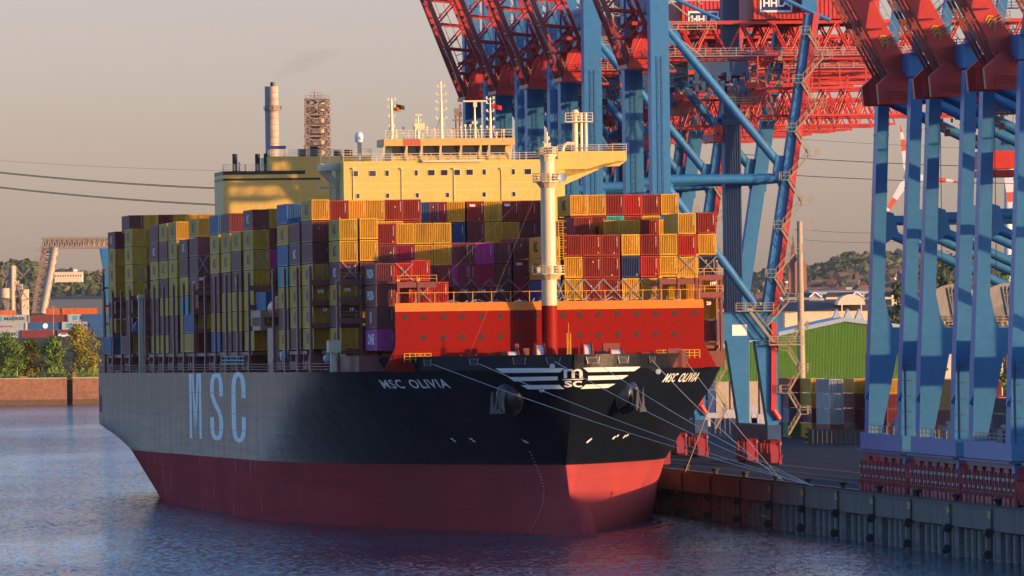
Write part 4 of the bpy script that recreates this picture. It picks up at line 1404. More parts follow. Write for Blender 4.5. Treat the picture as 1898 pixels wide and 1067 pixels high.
# ================================================================== CONTAINERS ON BOARD
def container_mesh(L=12.19, w=2.40, h=2.80, ribs=9):
    mb = MB()
    hw = w / 2
    e = .13
    z0 = TIER - h
    # frame posts and rails (front face at y = 0)
    for sx in (-1, 1):
        mb.box((min(sx * hw, sx * (hw - e)), 0, z0), (max(sx * hw, sx * (hw - e)), .2, TIER - .02))
        for yy in (0, L - .2):
            mb.box((min(sx * hw, sx * (hw - .2)), yy, 0.0), (max(sx * hw, sx * (hw - .2)), yy + .2, z0), 1)
        mb.box((min(sx * hw, sx * (hw - e)), L - .2, z0), (max(sx * hw, sx * (hw - e)), L, TIER - .02))
    mb.box((-hw + e, 0, z0), (hw - e, .15, z0 + .16))
    mb.box((-hw + e, 0, TIER - .16), (hw - e, .15, TIER - .02))
    # corrugated end
    n_, pw_ = ribs, (w - 2 * e) / ribs
    pts = []
    for i in range(n_):
        x = -hw + e + i * pw_
        pts += [(x, .15), (x + pw_ * .38, .15), (x + pw_ * .54, .02), (x + pw_ * .84, .02)]
    pts.append((hw - e, .15))
    vs = [(x, y, z0 + .1) for x, y in pts] + [(x, y, TIER - .1) for x, y in pts]
    k = len(pts)
    mb.add(vs, [(i, i + 1, i + 1 + k, i + k) for i in range(k - 1)])
    # sides: top and bottom rails with shallow corrugation between
    for sx in (-1, 1):
        x0, x1 = sx * (hw - .05), sx * (hw - .015)
        nn = 30
        pw2 = (L - .4) / nn
        pp = []
        for i in range(nn):
            y = .2 + i * pw2
            pp += [(x0, y), (x0, y + pw2 * .4), (x1, y + pw2 * .5), (x1, y + pw2 * .9)]
        pp.append((x0, L - .2))
        vs = [(x, y, z0 + .14) for x, y in pp] + [(x, y, TIER - .12) for x, y in pp]
        k = len(pp)
        fs = [(i, i + 1, i + 1 + k, i + k) for i in range(k - 1)]
        mb.add(vs, fs if sx > 0 else [f[::-1] for f in fs])
        a, b = sorted((sx * hw, sx * (hw - .1)))
        mb.box((a, .2, z0), (b, L - .2, z0 + .15))
        mb.box((a, .2, TIER - .13), (b, L - .2, TIER - .02))
    mb.add([(-hw + .1, .1, TIER - .05), (hw - .1, .1, TIER - .05), (hw - .1, L - .1, TIER - .05), (-hw + .1, L - .1, TIER - .05)], [(0, 1, 2, 3)])
    mb.add([(-hw + .1, L - .05, z0), (hw - .1, L - .05, z0), (hw - .1, L - .05, TIER - .1), (-hw + .1, L - .05, TIER - .1)], [(3, 2, 1, 0)])
    mb.add([(-hw + .1, .1, z0 + .02), (hw - .1, .1, z0 + .02), (hw - .1, L - .1, z0 + .02), (-hw + .1, L - .1, z0 + .02)], [(3, 2, 1, 0)])
    return mb.mesh('shipping_container', [M['steel'], M['dark_gap']])
CONT = container_mesh()
COLS = {'Y': ((.63, .345, .026), 'mustard yellow'), 'R': ((.31, .034, .019), 'brick red'), 'F': ((.50, .030, .014), 'bright red'),
        'M': ((.22, .050, .050), 'maroon'), 'B': ((.035, .12, .28), 'mid blue'), 'N': ((.03, .045, .12), 'navy blue'),  # maroon: the brick red with shade put into its colour
        'T': ((.08, .36, .34), 'teal'), 'C': ((.04, .30, .44), 'cyan'), 'P': ((.42, .05, .26), 'magenta'), 'K': ((.40, .015, .07), 'crimson'),
        'G': ((.42, .46, .48), 'pale grey'), 'S': ((.22, .25, .30), 'slate grey'), 'E': ((.10, .28, .12), 'green'), 'O': ((.62, .15, .03), 'orange')}
msc_dark = text_mesh('MSC', 1.9, M['black_letter'], .05)
msc_white = text_mesh('MSC', 1.7, M['white'], .03)
dot = MB().box((-.09, -.012, -.11), (.09, 0, .11)).mesh('sticker', M['rail_yellow'])
codes = MB()
for k in range(9):
    codes.box((-.03, -.012, -.09 - k * .15), (.03, 0, .0 - k * .15))
codes = codes.mesh('code_marks', M['white'])
tex = {t: text_mesh(t, .62, M['white'], .02) for t in ('tex', 'cma')}
def container(x, y, z, col, label, group, side=None, end=None, M0=SHIP_M, mesh=None, extras=True):
    o = link('shipping_container', mesh or CONT, None, M0 @ Matrix.Translation((x, y, z)))
    c, cname = COLS[col]
    j = random.uniform(.86, 1.12)
    o.color = (min(c[0] * j * random.uniform(.95, 1.05), 1), min(c[1] * j * random.uniform(.93, 1.07), 1), min(c[2] * j, 1), 1)
    tag(o, '%s container %s' % (cname, label), 'container', group)
    if side:
        t = link('side_lettering', side, o)
        t.location = (-1.205, 6.1, 1.5)
        t.rotation_euler = (rad(90), 0, rad(-90))
    if end:
        t = link('end_lettering', end, o)
        t.location = (-.45, -.01, 2.35)
        t.rotation_euler = (rad(90), 0, 0)
    if extras:
        if random.random() < .8:
            t = link('code_marks', codes, o)
            t.location = (.86, -.004, 2.55)
            t['kind'] = 'stuff'
        if random.random() < .6:
            t = link('sticker', dot, o)
            t.location = (random.choice((-.2, .1, .45, .8)), -.006, random.choice((.5, .45, 1.9, 2.2)))
    return o
# starboard faces, bay by bay: photo column of the forward corner, top row in the photo, colours from the top down
STACKS = [('a', 213, 432, 'MYYYMYC'), ('b', 244.5, 425.5, 'YYYYMMY'),
          ('c1', 292, 417, 'MMYYMMY'), ('c2', 309.5, 413.5, 'YMYMYMY'), ('c3', 327, 410, 'YYYYYMM'), ('c4', 347.5, 441.5, 'MMYTYY'), ('c5', 366, 403.5, 'YMMMMYM'),
          ('m1', 405, 397, 'BYYMMYB'), ('m2', 426, 393.5, 'MYYMYYM'), ('m3', 446, 427, 'YMMYYM'), ('m4', 468, 387, 'MYYYYYY'),
          ('g1', 532, 377.5, 'BYBTYMY'), ('g2', 555, 412.5, 'MMYYYM'), ('g3', 578, 370.5, 'YMMYYYY'), ('fore', 629.5, 405, 'YYMYMY')]
bay_words = ['the stern'] 
for k, (nm, px, py, cols) in enumerate(STACKS):
    y = BAYS[nm]
    p = S(px, py, y)
    nt = len(cols)
    x = p.x + 1.2
    for i, c in enumerate(cols):
        z = BASE + (nt - 1 - i) * TIER
        sd = None
        if c == 'Y' and not (nm == 'b' and i == 6):
            sd = msc_dark
        elif c == 'M' and (k * 7 + i) % 5 == 0:
            sd = msc_white
        lab = 'on shaded ship side, %s stack from stern, %s from top' % (ORD[k + 1], ORD[i + 1])
        container(x, y, z, c, lab, 'containers along the ship\'s side', sd)
# a second and third row behind open fronts
def face(nm, cols_px, word, group, dx_px=1.0):
    """Stack fronts: (photo column of the left corner, top row, colours from the top down, optional end lettering)."""
    y = BAYS[nm]
    for k, ent in enumerate(cols_px):
        px, py, cols = ent[:3]
        ends = ent[3] if len(ent) > 3 else {}
        p = S(px, py, y)
        for i, c in enumerate(cols):
            if c == '.':
                continue
            lab = '%s, %s from left, %s from top' % (word, ORD[k + 1], ORD[i + 1])
            container(p.x + 1.2, y, p.z - (i + 1) * TIER, c, lab, group, msc_dark if c == 'Y' and ent[-1] == 'side' else None, tex.get(ends.get(i)) if isinstance(ends, dict) else None)
face('g3', [(612, 371, 'RM'), (646.5, 370.5, 'YY'), (680.5, 370, 'YY'), (714.5, 369.5, 'RY'), (748, 369, 'RR'),
            (1057.5, 361, 'YR', 'side'), (1090.5, 360.5, 'YR'), (1124, 360, 'RT'), (1157.5, 360, 'FR'), (1190.5, 359.5, 'RY'), (1225.5, 359, 'Y')],
     'in high rows behind fore stacks', 'containers in the high rows')
face('g2', [(781, 374, 'BB'), (796.5, 373.5, 'RM'), (829.5, 373, 'YB'), (866, 372.5, 'RM', {0: 'tex'}), (898, 372, 'YY'), (930.5, 371.5, 'RY', {0: 'tex'}), (963, 371, 'RM'), (996, 370.5, 'RM')],
     'in half-shaded row before bridge', 'containers in the half-shaded row')
face('fore', [(667, 404, 'YYMMYM'), (701, 414, 'RMM'), (735, 413.5, 'YKM'), (769, 413, 'YYM'), (803.5, 412.5, 'YYM'),
              (838, 449.5, 'MPM'), (848.5 + 23.6, 450, 'MMM', {2: 'cma'}) if False else (848, 450, 'MMM', {2: 'cma'}), (881.5, 449.5, 'PKM', {2: 'cma'}), (915, 449, 'MMM', {2: 'cma'}), (952, 440.5, 'MMK', {1: 'tex'}),
              (1120, 408, 'YY', 'side'), (1153.5, 407.5, 'YY'), (1187.5, 407, 'RR'), (1221.5, 406.5, 'YY'), (1294.5, 393, 'RYNYYMY'), (1065, 402, 'RR'), (1262, 470, 'YYYMY')],
     'in second bay amid fore stacks', 'containers of the second bay')
face('bow', [(730.5, 487, 'FF'), (763.5, 481.5, 'FF'), (798, 522, 'F'),
             (1005, 438, 'YYB', 'side'), (1046, 435, 'RYY'), (1081, 434.8, 'RRR'), (1115.5, 434.4, 'RRR'), (1152.5, 434, 'YNY'), (1187.5, 433.5, 'RFY'), (1222.5, 433, 'YYY'), (1257, 394.5, 'YFYY')],
     'in foremost bay above breakwater', 'containers of the foremost bay')
# starboard flank of the foremost bay
mark_a = MB().box((-1.9, -.42, 0), (1.9, .42, .02)).mesh('side_mark', M['white'])
for i, (c, lab, t) in enumerate((('M', 'PUDA', 1), ('M', 'PUDA', 1), ('M', '0', 2), ('P', 'ONE', 3))):
    p = S(731, 487, 25.0)
    o = container(p.x + 1.2 - 2.46, 25.0, p.z - (i + 1) * TIER, c, 'on flank of stack beside breakwater, %s from top' % ORD[i + 1], 'flank containers of the foremost bay')
    me = text_mesh(lab, 1.6 if t != 2 else 2.2, M['white'], .05)
    s_ = link('side_lettering', me, o)
    s_.location = (-1.205, 6.1, 1.5)
    s_.rotation_euler = (rad(90), 0, rad(-90))
    s_.scale = (1.6, 1.0, 1) if t != 3 else (2.0, 1.2, 1)
# the row that stands taller behind the stern stacks, and loose ones amidships
for k, (px, py, c) in enumerate(((239, 398.5, 'M'), (266.5, 398, 'Y'), (294, 397.5, 'R'), (320.5, 397, 'Y'), (348, 397, 'Y'), (375.5, 396.5, 'Y'))):
    p = S(px, py, 317.5)
    container(p.x + 1.2, 317.5, p.z - TIER, c, 'in tall row astern, %s from left, against sky' % ORD[k + 1], 'containers of the tall row astern')
for k, (nm, px, py, cols) in enumerate((('a', 241, 432, 'YYM'), ('b', 273, 425.5, 'YYMM'), ('m4', 499.5, 386, 'YMPM'), ('c3', 354, 410, 'Y'), ('m4', 499.5, 503, 'MM'), ('c5', 394, 405, 'YM'), ('g1', 565, 377, 'BM'))):
    p = S(px, py, BAYS[nm])
    for i, c in enumerate(cols):
        container(p.x + 1.2, BAYS[nm] + .05, p.z - (i + 1) * TIER, c, 'in inner row, %s gap from stern, %s from top' % (ORD[k + 1], ORD[i + 1]), 'containers of the inner rows')
p = S(490, 541, 118)
container(p.x + 1.2, 116.4, p.z - TIER, 'B', 'alone on ship side beside the orange lifeboat', 'containers along the ship\'s side')
for k, (nm, px, cols) in enumerate((('b', 267, 'M'), ('a', 234, 'B'), ('c5', 388, 'YB'), ('g3', 603, 'YYYY'), ('fore', 667, 'YM'))):
    p = S(px, 640, BAYS[nm])
    for i, c in enumerate(cols):
        if nm == 'fore':
            continue
        container(p.x + 1.2 - (2.46 if nm != 'g3' else 0), BAYS[nm] + .4, BASE + i * TIER, c, 'low behind lashing bridge, %s gap from stern, tier %s' % (ORD[k + 1], ('one', 'two', 'three', 'four')[i]), 'containers behind lashing bridges')

# the rest of the stow, hidden behind the faces built above
mb = MB()
for nm, nt_, x0, x1 in (('a', 5, -22.3, 25), ('b', 6, -22.3, 27), ('c1', 6, -24.8, 27), ('c2', 6, -24.8, 27), ('c3', 6, -22.3, 27), ('c4', 6, -24.8, 27), ('c5', 6, -22.3, 27),
                        ('m1', 6, -24.8, 27), ('m2', 6, -24.8, 27), ('m3', 6, -24.8, 27), ('m4', 6, -20, 27), ('g1', 6, -24.8, 27), ('g2', 4, -24.8, 27), ('g3', 4, -22.3, 27), ('fore', 2, -20.2, 22.2)):
    y = BAYS[nm]
    x = x0
    while x + 2.4 < x1 + .5:
        for t in range(nt_):
            mb.box((x, y + .12, BASE + t * TIER + .1), (x + 2.4, y + 12.1, BASE + (t + 1) * TIER))
        x += ROW
rest = mb.build('stowed_containers', M['steel'], None, M=SHIP_M.copy())
rest.color = (.22, .06, .05, 1)
tag(rest, 'inner containers of the stow behind the visible stacks', 'containers', kind='stuff')

# ================================================================== QUAY CRANES
def zq(z):
    return z - QZ
def bogie_mesh():
    mb = MB()
    for s_ in (-1, 1):                              # two wheel trucks with uprights
        c = s_ * 1.55
        mb.box((-.55, c - 1.2, .35), (.55, c + 1.2, 1.7))
        mb.prism([(-.62, c - 1.1, 1.5), (-.62, c + 1.1, 1.5), (-.62, c + .5, 3.3), (-.62, c - .5, 3.3)], (1.24, 0, 0))
        for k in (-.65, .65):
            mb.lathe((0, c + k, .38), [(.38, -.3), (.38, .3)], 12, axis='x', mi=1)
        mb.tube((-.85, c - .75, .5), (-.85, c - .75, 3.6), .16, 6)
        mb.tube((-.85, c + .75, .5), (-.85, c + .75, 3.9), .16, 6)
        mb.cbox((-.95, c + .3, 3.1), (.35, .9, .35), 2)
        mb.cbox((-.95, c - .2, 2.0), (.3, .7, .28), 2)
        mb.box((-1.1, c - 1.0, .1), (-.7, c + 1.0, 1.0))
    mb.prism([(-.5, -2.4, 3.2), (-.5, 2.4, 3.2), (-.5, 1.0, 4.9), (-.5, -1.0, 4.9)], (1.0, 0, 0))
    mb.rail([(-1.2, -2.7, 1.0), (-1.2, 2.7, 1.0)], .5, .04, 1.3, 1)
    return mb.mesh('bogie', [M['bogie_red'], M['rubber'], M['galv']])
BOG = bogie_mesh()
def put(name, me, parent, loc, rz=0, sc=None):
    o = link(name, me, parent)
    o.location = loc
    o.rotation_euler = (0, 0, rz)
    if sc:
        o.scale = sc
    return o
def lattice(mb, a0, a1, up, side, n_, r=.16, rc=.28):
    """Boxed truss from a0 to a1; up and side are its depth and width vectors."""
    a0, a1, up, side = Vector(a0), Vector(a1), Vector(up), Vector(side)
    cs = [(0, 0), (1, 0), (0, 1), (1, 1)]
    for u, s_ in cs:
        o = up * u + side * s_
        mb.beam(a0 + o, a1 + o, rc * 2, rc * 2)
    for k in range(n_):
        p, q, m_ = a0.lerp(a1, k / n_), a0.lerp(a1, (k + 1) / n_), a0.lerp(a1, (k + .5) / n_)
        for s_ in (0, 1):
            mb.tube(p + side * s_, m_ + up + side * s_, r, 5, caps=False)
            mb.tube(m_ + up + side * s_, q + side * s_, r, 5, caps=False)
        for u in (0, 1):
            mb.tube(p + up * u, q + up * u + side, r * .7, 5, caps=False)
            mb.beam(p + up * u, p + up * u + side, r * 1.6, r * 1.6)
    return mb
def stairs(mb, x0, z0, x1, z1, y, n_, w=2.6):
    """Zigzag stair flights climbing a leaning leg on its near face."""
    for k in range(n_):
        t0, t1 = k / n_, (k + 1) / n_
        xa, xb = lerp(x0, x1, t0), lerp(x0, x1, t1)
        za, zb = lerp(z0, z1, t0), lerp(z0, z1, t1)
        s_ = 1 if k % 2 == 0 else -1
        p, q = Vector((xa - s_ * w / 2, y, za)), Vector((xb + s_ * w / 2, y, zb - .05))
        for dy in (0, -.9):
            d = Vector((0, dy, 0))
            mb.beam(p + d, q + d, .05, .14)
            mb.beam(p + d + Vector((0, 0, 1.0)), q + d + Vector((0, 0, 1.0)), .045, .045)
            for j in range(5):
                c = p.lerp(q, j / 4) + d
                mb.beam(c, c + Vector((0, 0, 1.0)), .035, .035)
        for j in range(9):
            c = p.lerp(q, (j + .5) / 9)
            mb.cbox((c.x, y - .45, c.z), (.16, .8, .03))
        e = q + Vector((s_ * .6, 0, 0))
        mb.box((min(q.x, e.x) - .5, y - 1.1, zb - .12), (max(q.x, e.x) + .5, y + .2, zb - .04))
        mb.rail([(e.x + s_ * .5, y - 1.1, zb), (e.x + s_ * .5, y + .1, zb)], 1.1, .04, .6, 2)
        mb.rail([(e.x - .8, y - 1.1, zb), (e.x + .8, y - 1.1, zb)], 1.1, .04, .8, 2)
    return mb

# ---- lattice-boom cranes behind the ship
WB = 28.0
def lattice_crane():
    c = thing('container_crane', '', 'crane')
    for y in (0.0, WB):
        MB().box((3.15, y, zq(12)), (5.85, y + 3.4, zq(84))).build('waterside_leg', M['blue_a'], c)
        MB().hexa([(19.7, y + .2, zq(12)), (21.3, y + .2, zq(12)), (21.3, y + 2.8, zq(12)), (19.7, y + 2.8, zq(12))],
                  [(18.0, y + .2, zq(24.3)), (21.4, y + .2, zq(24.3)), (21.4, y + 2.8, zq(24.3)), (18.0, y + 2.8, zq(24.3))]).build('lower_landside_leg', M['blue_a'], c)
        MB().hexa([(19.2, y + .3, zq(28.6)), (21.2, y + .3, zq(28.6)), (21.2, y + 2.6, zq(28.6)), (19.2, y + 2.6, zq(28.6))],
                  [(26.2, y + .3, zq(72)), (28.2, y + .3, zq(72)), (28.2, y + 2.6, zq(72)), (26.2, y + 2.6, zq(72))]).build('landside_leg', M['blue_a'], c)
        MB().box((5.85, y + .3, zq(24.4)), (21.5, y + 2.9, zq(28.6))).build('portal_beam', M['blue_a'], c)
        MB().tube((5.8, y + 1.6, zq(48)), (23.2, y + 1.6, zq(48)), .72, 14).build('tie_tube', M['blue_a'], c, True)
        MB().tube((5.4, y + 1.6, zq(70.5)), (22.8, y + 1.6, zq(49.2)), .66, 14).build('brace_tube', M['blue_a'], c, True)
        MB().tube((5.4, y + 1.6, zq(47)), (19.8, y + 1.6, zq(27.5)), .66, 14).build('brace_tube', M['blue_a'], c, True)
        MB().prism([(22.2, y + .9, zq(46.4)), (24.4, y + .9, zq(46.4)), (24.6, y + .9, zq(51)), (21.6, y + .9, zq(51.4)), (21.2, y + .9, zq(49))], (0, 1.4, 0)).build('gusset', M['blue_a'], c)
        MB().prism([(5.8, y + 1.2, zq(71.6)), (7.8, y + 1.2, zq(68.9)), (7.0, y + 1.2, zq(67.4)), (5.8, y + 1.2, zq(68.0))], (0, .9, 0)).build('gusset', M['blue_a'], c)
        MB().prism([(5.85, y + 1.2, zq(49.4)), (5.85, y + 1.2, zq(41)), (8.4, y + 1.2, zq(43.0)), (6.6, y + 1.2, zq(46))], (0, .9, 0)).build('gusset', M['blue_a'], c)
        for z in (34, 41, 55.5, 62, 76):
            MB().box((3.09, y - .06, zq(z)), (5.91, y + 3.46, zq(z + .28))).build('leg_flange', M['blue_a'], c)
        mb = MB()
        for xx in (4.1, 4.75):
            mb.beam((xx, y - .16, zq(29)), (xx, y - .16, zq(66)), .06, .06)
        for k in range(46):
            mb.beam((4.1, y - .16, zq(29.4 + k * .8)), (4.75, y - .16, zq(29.4 + k * .8)), .05, .05)
        mb.build('leg_ladder', M['blue_dark'], c)
    for x0, x1, m_ in ((3.3, 5.7, 'blue_a'), (19.4, 21.4, 'blue_dark')):
        MB().box((x0, -1.5, zq(9.9)), (x1, WB + 4.5, zq(12.0))).build('sill_beam', M[m_], c)
        for j, yy in enumerate((1.4, 7.2, WB - 4.0, WB + 1.6)):
            put('bogie', BOG, c, ((x0 + x1) / 2, yy, -.02), PI if x0 > 10 else 0)
    # ribbed cable column
    mb = MB().box((15.2, 9, zq(26)), (17.6, 12, zq(80)))
    for k in range(7):
        mb.box((15.25 + k * .35, 8.86, zq(26.2)), (15.37 + k * .35, 9, zq(79.8)))
    mb.build('cable_column', M['blue_dark'], c)
    MB().box((14.8, 8.4, zq(56)), (18.1, 13, zq(57.0))).build('column_collar', M['blue_dark'], c)
    # cross beams along the quay
    for z, x in ((72.5, 4.5), (72.5, 27.2)):
        MB().box((x - 1.1, 3.4, zq(z)), (x + 1.1, WB, zq(z + 3))).build('cross_beam', M['blue_a'], c)
    MB().tube((23.4, 2.6, zq(48)), (23.4, WB, zq(48)), .6, 12).build('side_tube', M['blue_a'], c, True)
    # girder
    for y in (7.5, 21.5):
        mb = MB()
        lattice(mb, (1.5, y, zq(66.4)), (62, y, zq(66.4)), (0, 0, 4.6), (0, 2.4, 0), 13, .17, .26)
        mb.build('girder_truss', M['crane_red'], c)
        MB().box((1.5, y - .2, zq(65.4)), (62, y + 2.6, zq(66.1))).build('trolley_rail', M['crane_red'], c)
    mb = MB()
    for k in range(8):
        mb.beam((4 + k * 8, 9.9, zq(71)), (4 + k * 8, 21.5, zq(71)), .5, .5)
        mb.beam((4 + k * 8, 9.9, zq(66.4)), (12 + k * 8, 21.5, zq(66.4)), .3, .3)
    mb.build('girder_bracing', M['crane_red'], c)
    mb = MB()
    lattice(mb, (19, 3.5, zq(57.2)), (52, 3.5, zq(57.2)), (0, 0, 4.0), (0, 5, 0), 11, .11, .16)
    lattice(mb, (19, 20, zq(57.2)), (52, 20, zq(57.2)), (0, 0, 4.0), (0, 5, 0), 11, .11, .16)
    mb.build('hanging_platform', M['crane_red'], c)
    mb = MB()
    for k in range(9):
        mb.beam((19.5 + k * 4, 4 + (k % 2) * 18, zq(61)), (19.5 + k * 4, 4 + (k % 2) * 18, zq(66)), .22, .22)
    mb.build('platform_hangers', M['crane_red'], c)['kind'] = 'stuff'
    # walkways and rails under the girder
    mb = MB()
    for y in (5.6, 25.2):
        mb.box((3, y, zq(66.0)), (55, y + 1.0, zq(66.1)))
        mb.rail([(3, y, zq(66.1)), (55, y, zq(66.1))], 1.1, .045, 2.2, 3)
    mb.build('girder_walkway', M['galv'], c)
    # trolley with cab
    mb = MB()
    mb.box((9.5, 6.5, zq(63.2)), (18.5, 25, zq(65.3)))
    for k in range(10):
        mb.cbox((9.8 + k * .95, 6.3, zq(62.4 + .7 * math.sin(k * 2.3))), (.7, .6, 1.3))
        mb.cbox((9.8 + k * .95, 6.0, zq(60.9 + .5 * math.sin(k * 1.3))), (.5, .5, .9))
    mb.rail([(9, 6.2, zq(65.3)), (19, 6.2, zq(65.3))], 1.3, .05, 1.2, 3)
    mb.build('trolley', M['blue_dark'], c)
    cab = MB().box((15.6, 6.2, zq(58.9)), (21.0, 9.5, zq(62.2)))
    cab.box((15.8, 6.1, zq(59.1)), (17.4, 6.2, zq(61.8)), 1)
    cb = cab.build('operator_cab', [M['crane_red'], M['glass']], c)
    MB().rail([(15.4, 6.0, zq(58.8)), (21.8, 6.0, zq(58.8))], 1.2, .05, 1.0, 3).rail([(18.5, 5.9, zq(62.2)), (21.8, 5.9, zq(62.2))], 1.2, .05, .8, 3).build('cab_railing', M['stair'], cb)
    for k in range(12):
        x0, d = 16.5 + k * 1.3, 2.2 + 1.3 * abs(math.sin(k * 1.9))
        pts = [(x0 + 1.3 * t / 6, 6.0 + (k % 3), zq(58.6 - d * math.sin(PI * t / 6))) for t in range(7)]
        MB().path(pts, .06, 5).build('festoon_cable', M['black'], c)
    # clutter of small steelwork under the girder
    rr = random.Random(5)
    mb = MB()
    for k in range(150):
        x, y, z = rr.uniform(5.5, 26), rr.uniform(5.6, 24), zq(rr.uniform(61.0, 66.0))
        if rr.random() < .5:
            mb.cbox((x, y, z), (rr.uniform(.2, 1.4), rr.uniform(.3, 1), rr.uniform(.12, .9)), rr.choice((0, 0, 1, 2)))
        else:
            mb.beam((x, y, z), (x + rr.uniform(-2, 2), y, z + rr.uniform(-2, 2)), .12, .12, rr.choice((0, 1, 2)))
    mb.build('under_girder_steelwork', [M['crane_red'], M['stair'], M['blue_dark']], c)['kind'] = 'stuff'
    # machinery house
    mh = MB().box((19.2, 6, zq(71.4)), (38, 24, zq(76.6)))
    for k in range(30):
        mh.box((19.3 + k * .62, 5.9, zq(71.5)), (19.55 + k * .62, 6.0, zq(76.5)))
    mh = mh.build('machinery_house', M['crane_red'], c)
    MB().box((20.2, 5.78, zq(72.4)), (25.0, 5.86, zq(75.0))).build('name_board', M['white'], mh)
    MB().box((20.5, 5.72, zq(72.7)), (24.7, 5.79, zq(74.7))).build('board_field', plain('sign_blue', (.02, .03, .16), .5), mh)
    t = link('board_lettering', text_mesh('HHLA', 1.5, M['white'], .05), mh)
    t.location = (22.6, 5.7, zq(73.7))
    t.rotation_euler = (rad(90), 0, 0)
    # hinge, sheave plates, raised boom
    for y in (7.4, 17.2):
        MB().prism([(.9, y, zq(65.0)), (5.4, y, zq(65.0)), (5.4, y, zq(70.6)), (3.9, y, zq(70.8)), (1.6, y, zq(68.6))], (0, .5, 0)).build('hinge_plate', M['crane_red'], c)
    MB().box((.6, 7.2, zq(64.4)), (5.2, 17.8, zq(65.0))).build('hinge_floor', M['crane_red'], c)
    MB().prism([(3.6, 6.2, zq(70.0)), (5.6, 6.2, zq(68.6)), (5.9, 6.2, zq(76)), (4.4, 6.2, zq(76))], (0, 12, 0)).build('sheave_housing', M['plate_blue'], c)
    d = Vector((-.36, 0, .933))
    a0 = Vector((1.2, 9.0, zq(65)))
    mb = MB()
    lattice(mb, a0, a0 + d * 62, Vector((.933, 0, .36)) * 4.4, (0, 7.0, 0), 14, .17, .27)
    mb.build('boom_truss', M['crane_red'], c)
    mb = MB()
    for y in (8.8, 16.2):
        mb.beam(a0 + Vector((-.3, y - 9.0, 0)), a0 + d * 62 + Vector((-.3, y - 9.0, 0)), .7, .45, up=(1, 0, 0))
    mb.build('boom_rail', M['maroon'], c)
    mb = MB()
    for k in range(24):
        p = a0 + d * (k * 2.5) + Vector((1.2, 3, 0))
        mb.beam(p, p + Vector((1.2, 0, .4)), .12, .12)
    mb.beam(a0 + Vector((1.2, 3, 0)), a0 + d * 60 + Vector((1.2, 3, 0)), .12, .12).beam(a0 + Vector((2.4, 3, .4)), a0 + d * 60 + Vector((2.4, 3, .4)), .12, .12)
    mb.build('boom_ladder', M['stair'], c)
    # backstays and platforms at the top
    for y in (2, WB):
        MB().tube((4.5, y, zq(83)), (30, y, zq(71)), .3, 8).build('backstay', M['blue_a'], c)
    mb = MB()
    for z in (69.8, 74.2, 77.5):
        mb.box((6, 1, zq(z)), (13, 2.4, zq(z + .12)))
        mb.rail([(6, 1, zq(z + .12)), (13, 1, zq(z + .12))], 1.1, .05, 1.4, 3)
        mb.beam((6, 1.5, zq(z)), (11, 1.5, zq(z - 4)), .2, .2)
    mb.build('top_platforms', M['stair'], c)
    # stairway and cable ducting up the landside leg
    mb = MB()
    stairs(mb, 21.0, zq(26.5), 27.6, zq(69), -.3, 12)
    stairs(mb, 23.6, zq(10.5), 23.6, zq(26), 0.2, 5, 1.8)
    mb.build('stairway', M['stair'], c)
    mb = MB()
    mb.beam((20.55, -.05, zq(14)), (20.75, -.05, zq(27)), .75, .5, up=(0, 1, 0))
    mb.beam((20.9, .05, zq(28)), (27.6, .05, zq(72)), .75, .5, up=(0, 1, 0))
    mb.tube((20.55, -.05, zq(14.2)), (21.4, -.05, zq(12.8)), .42, 8)
    mb.build('cable_duct', M['crane_red'], c)
    mb = MB()
    mb.box((15.0, -1.4, zq(28.6)), (20.5, 0, zq(28.75))).rail([(15, -1.4, zq(28.75)), (20.5, -1.4, zq(28.75))], 1.1, .05, 1.2, 3)
    mb.box((19.8, -1.6, zq(23.6)), (24.8, 0, zq(23.8))).rail([(19.8, -1.6, zq(23.8)), (24.8, -1.6, zq(23.8))], 1.1, .05, 1.2, 3)
    p, q = Vector((17.0, -.9, zq(28.8))), Vector((20.5, -.9, zq(24.2)))
    for dy in (-.45, .45):
        mb.beam(p + Vector((0, dy, 0)), q + Vector((0, dy, 0)), .1, .3).beam(p + Vector((0, dy, 1.1)), q + Vector((0, dy, 1.1)), .07, .07)
    mb.build('portal_platform', M['stair'], c)
    MB().box((14.6, .2, zq(25.1)), (16.8, .28, zq(26.7))).build('white_board', M['white'], c)
    # spreader hanging between the legs
    sp = link('spreader', None, c)
    mb = MB()
    mb.box((13.6, 9.6, zq(53.6)), (16.6, 20, zq(54.8)))
    for k in range(6):
        mb.cbox((13.8 + k * .5, 9.4, zq(55.4 + .3 * math.sin(k * 2))), (.45, .5, 1.0 + .4 * math.sin(k)))
    mb.build('spreader_frame', M['crane_red'], sp)
    MB().lathe((15.1, 9.8, zq(56.8)), [(.8, -.4), (.8, .4)], 12, axis='y').lathe((14.2, 9.8, zq(56.6)), [(.6, -.4), (.6, .4)], 12, axis='y').build('sheave_block', M['blue_a'], sp)
    mb = MB()
    for x in (14.0, 14.8, 15.4, 16.2):
        mb.tube((x, 10, zq(56.6)), (x, 10, zq(64)), .05, 5)
    mb.build('hoist_ropes', M['black'], sp)
    return c
lat = lattice_crane()
index_kids()
NEAR = {1: 50.8, 2: 123.4, 3: 164.5, 4: 205.2, 5: 246.9}
for k in range(1, 6):
    o = lat if k == 1 else copy_tree(lat)
    o.matrix_world = QUAY_M @ Matrix.Translation((0, NEAR[k], QZ))
    tag(o, 'blue gantry crane with raised red lattice boom, %s of five behind the ship' % ('nearest' if k == 1 else ORD[k] + ' counting away'), 'crane', 'lattice boom cranes behind the ship')

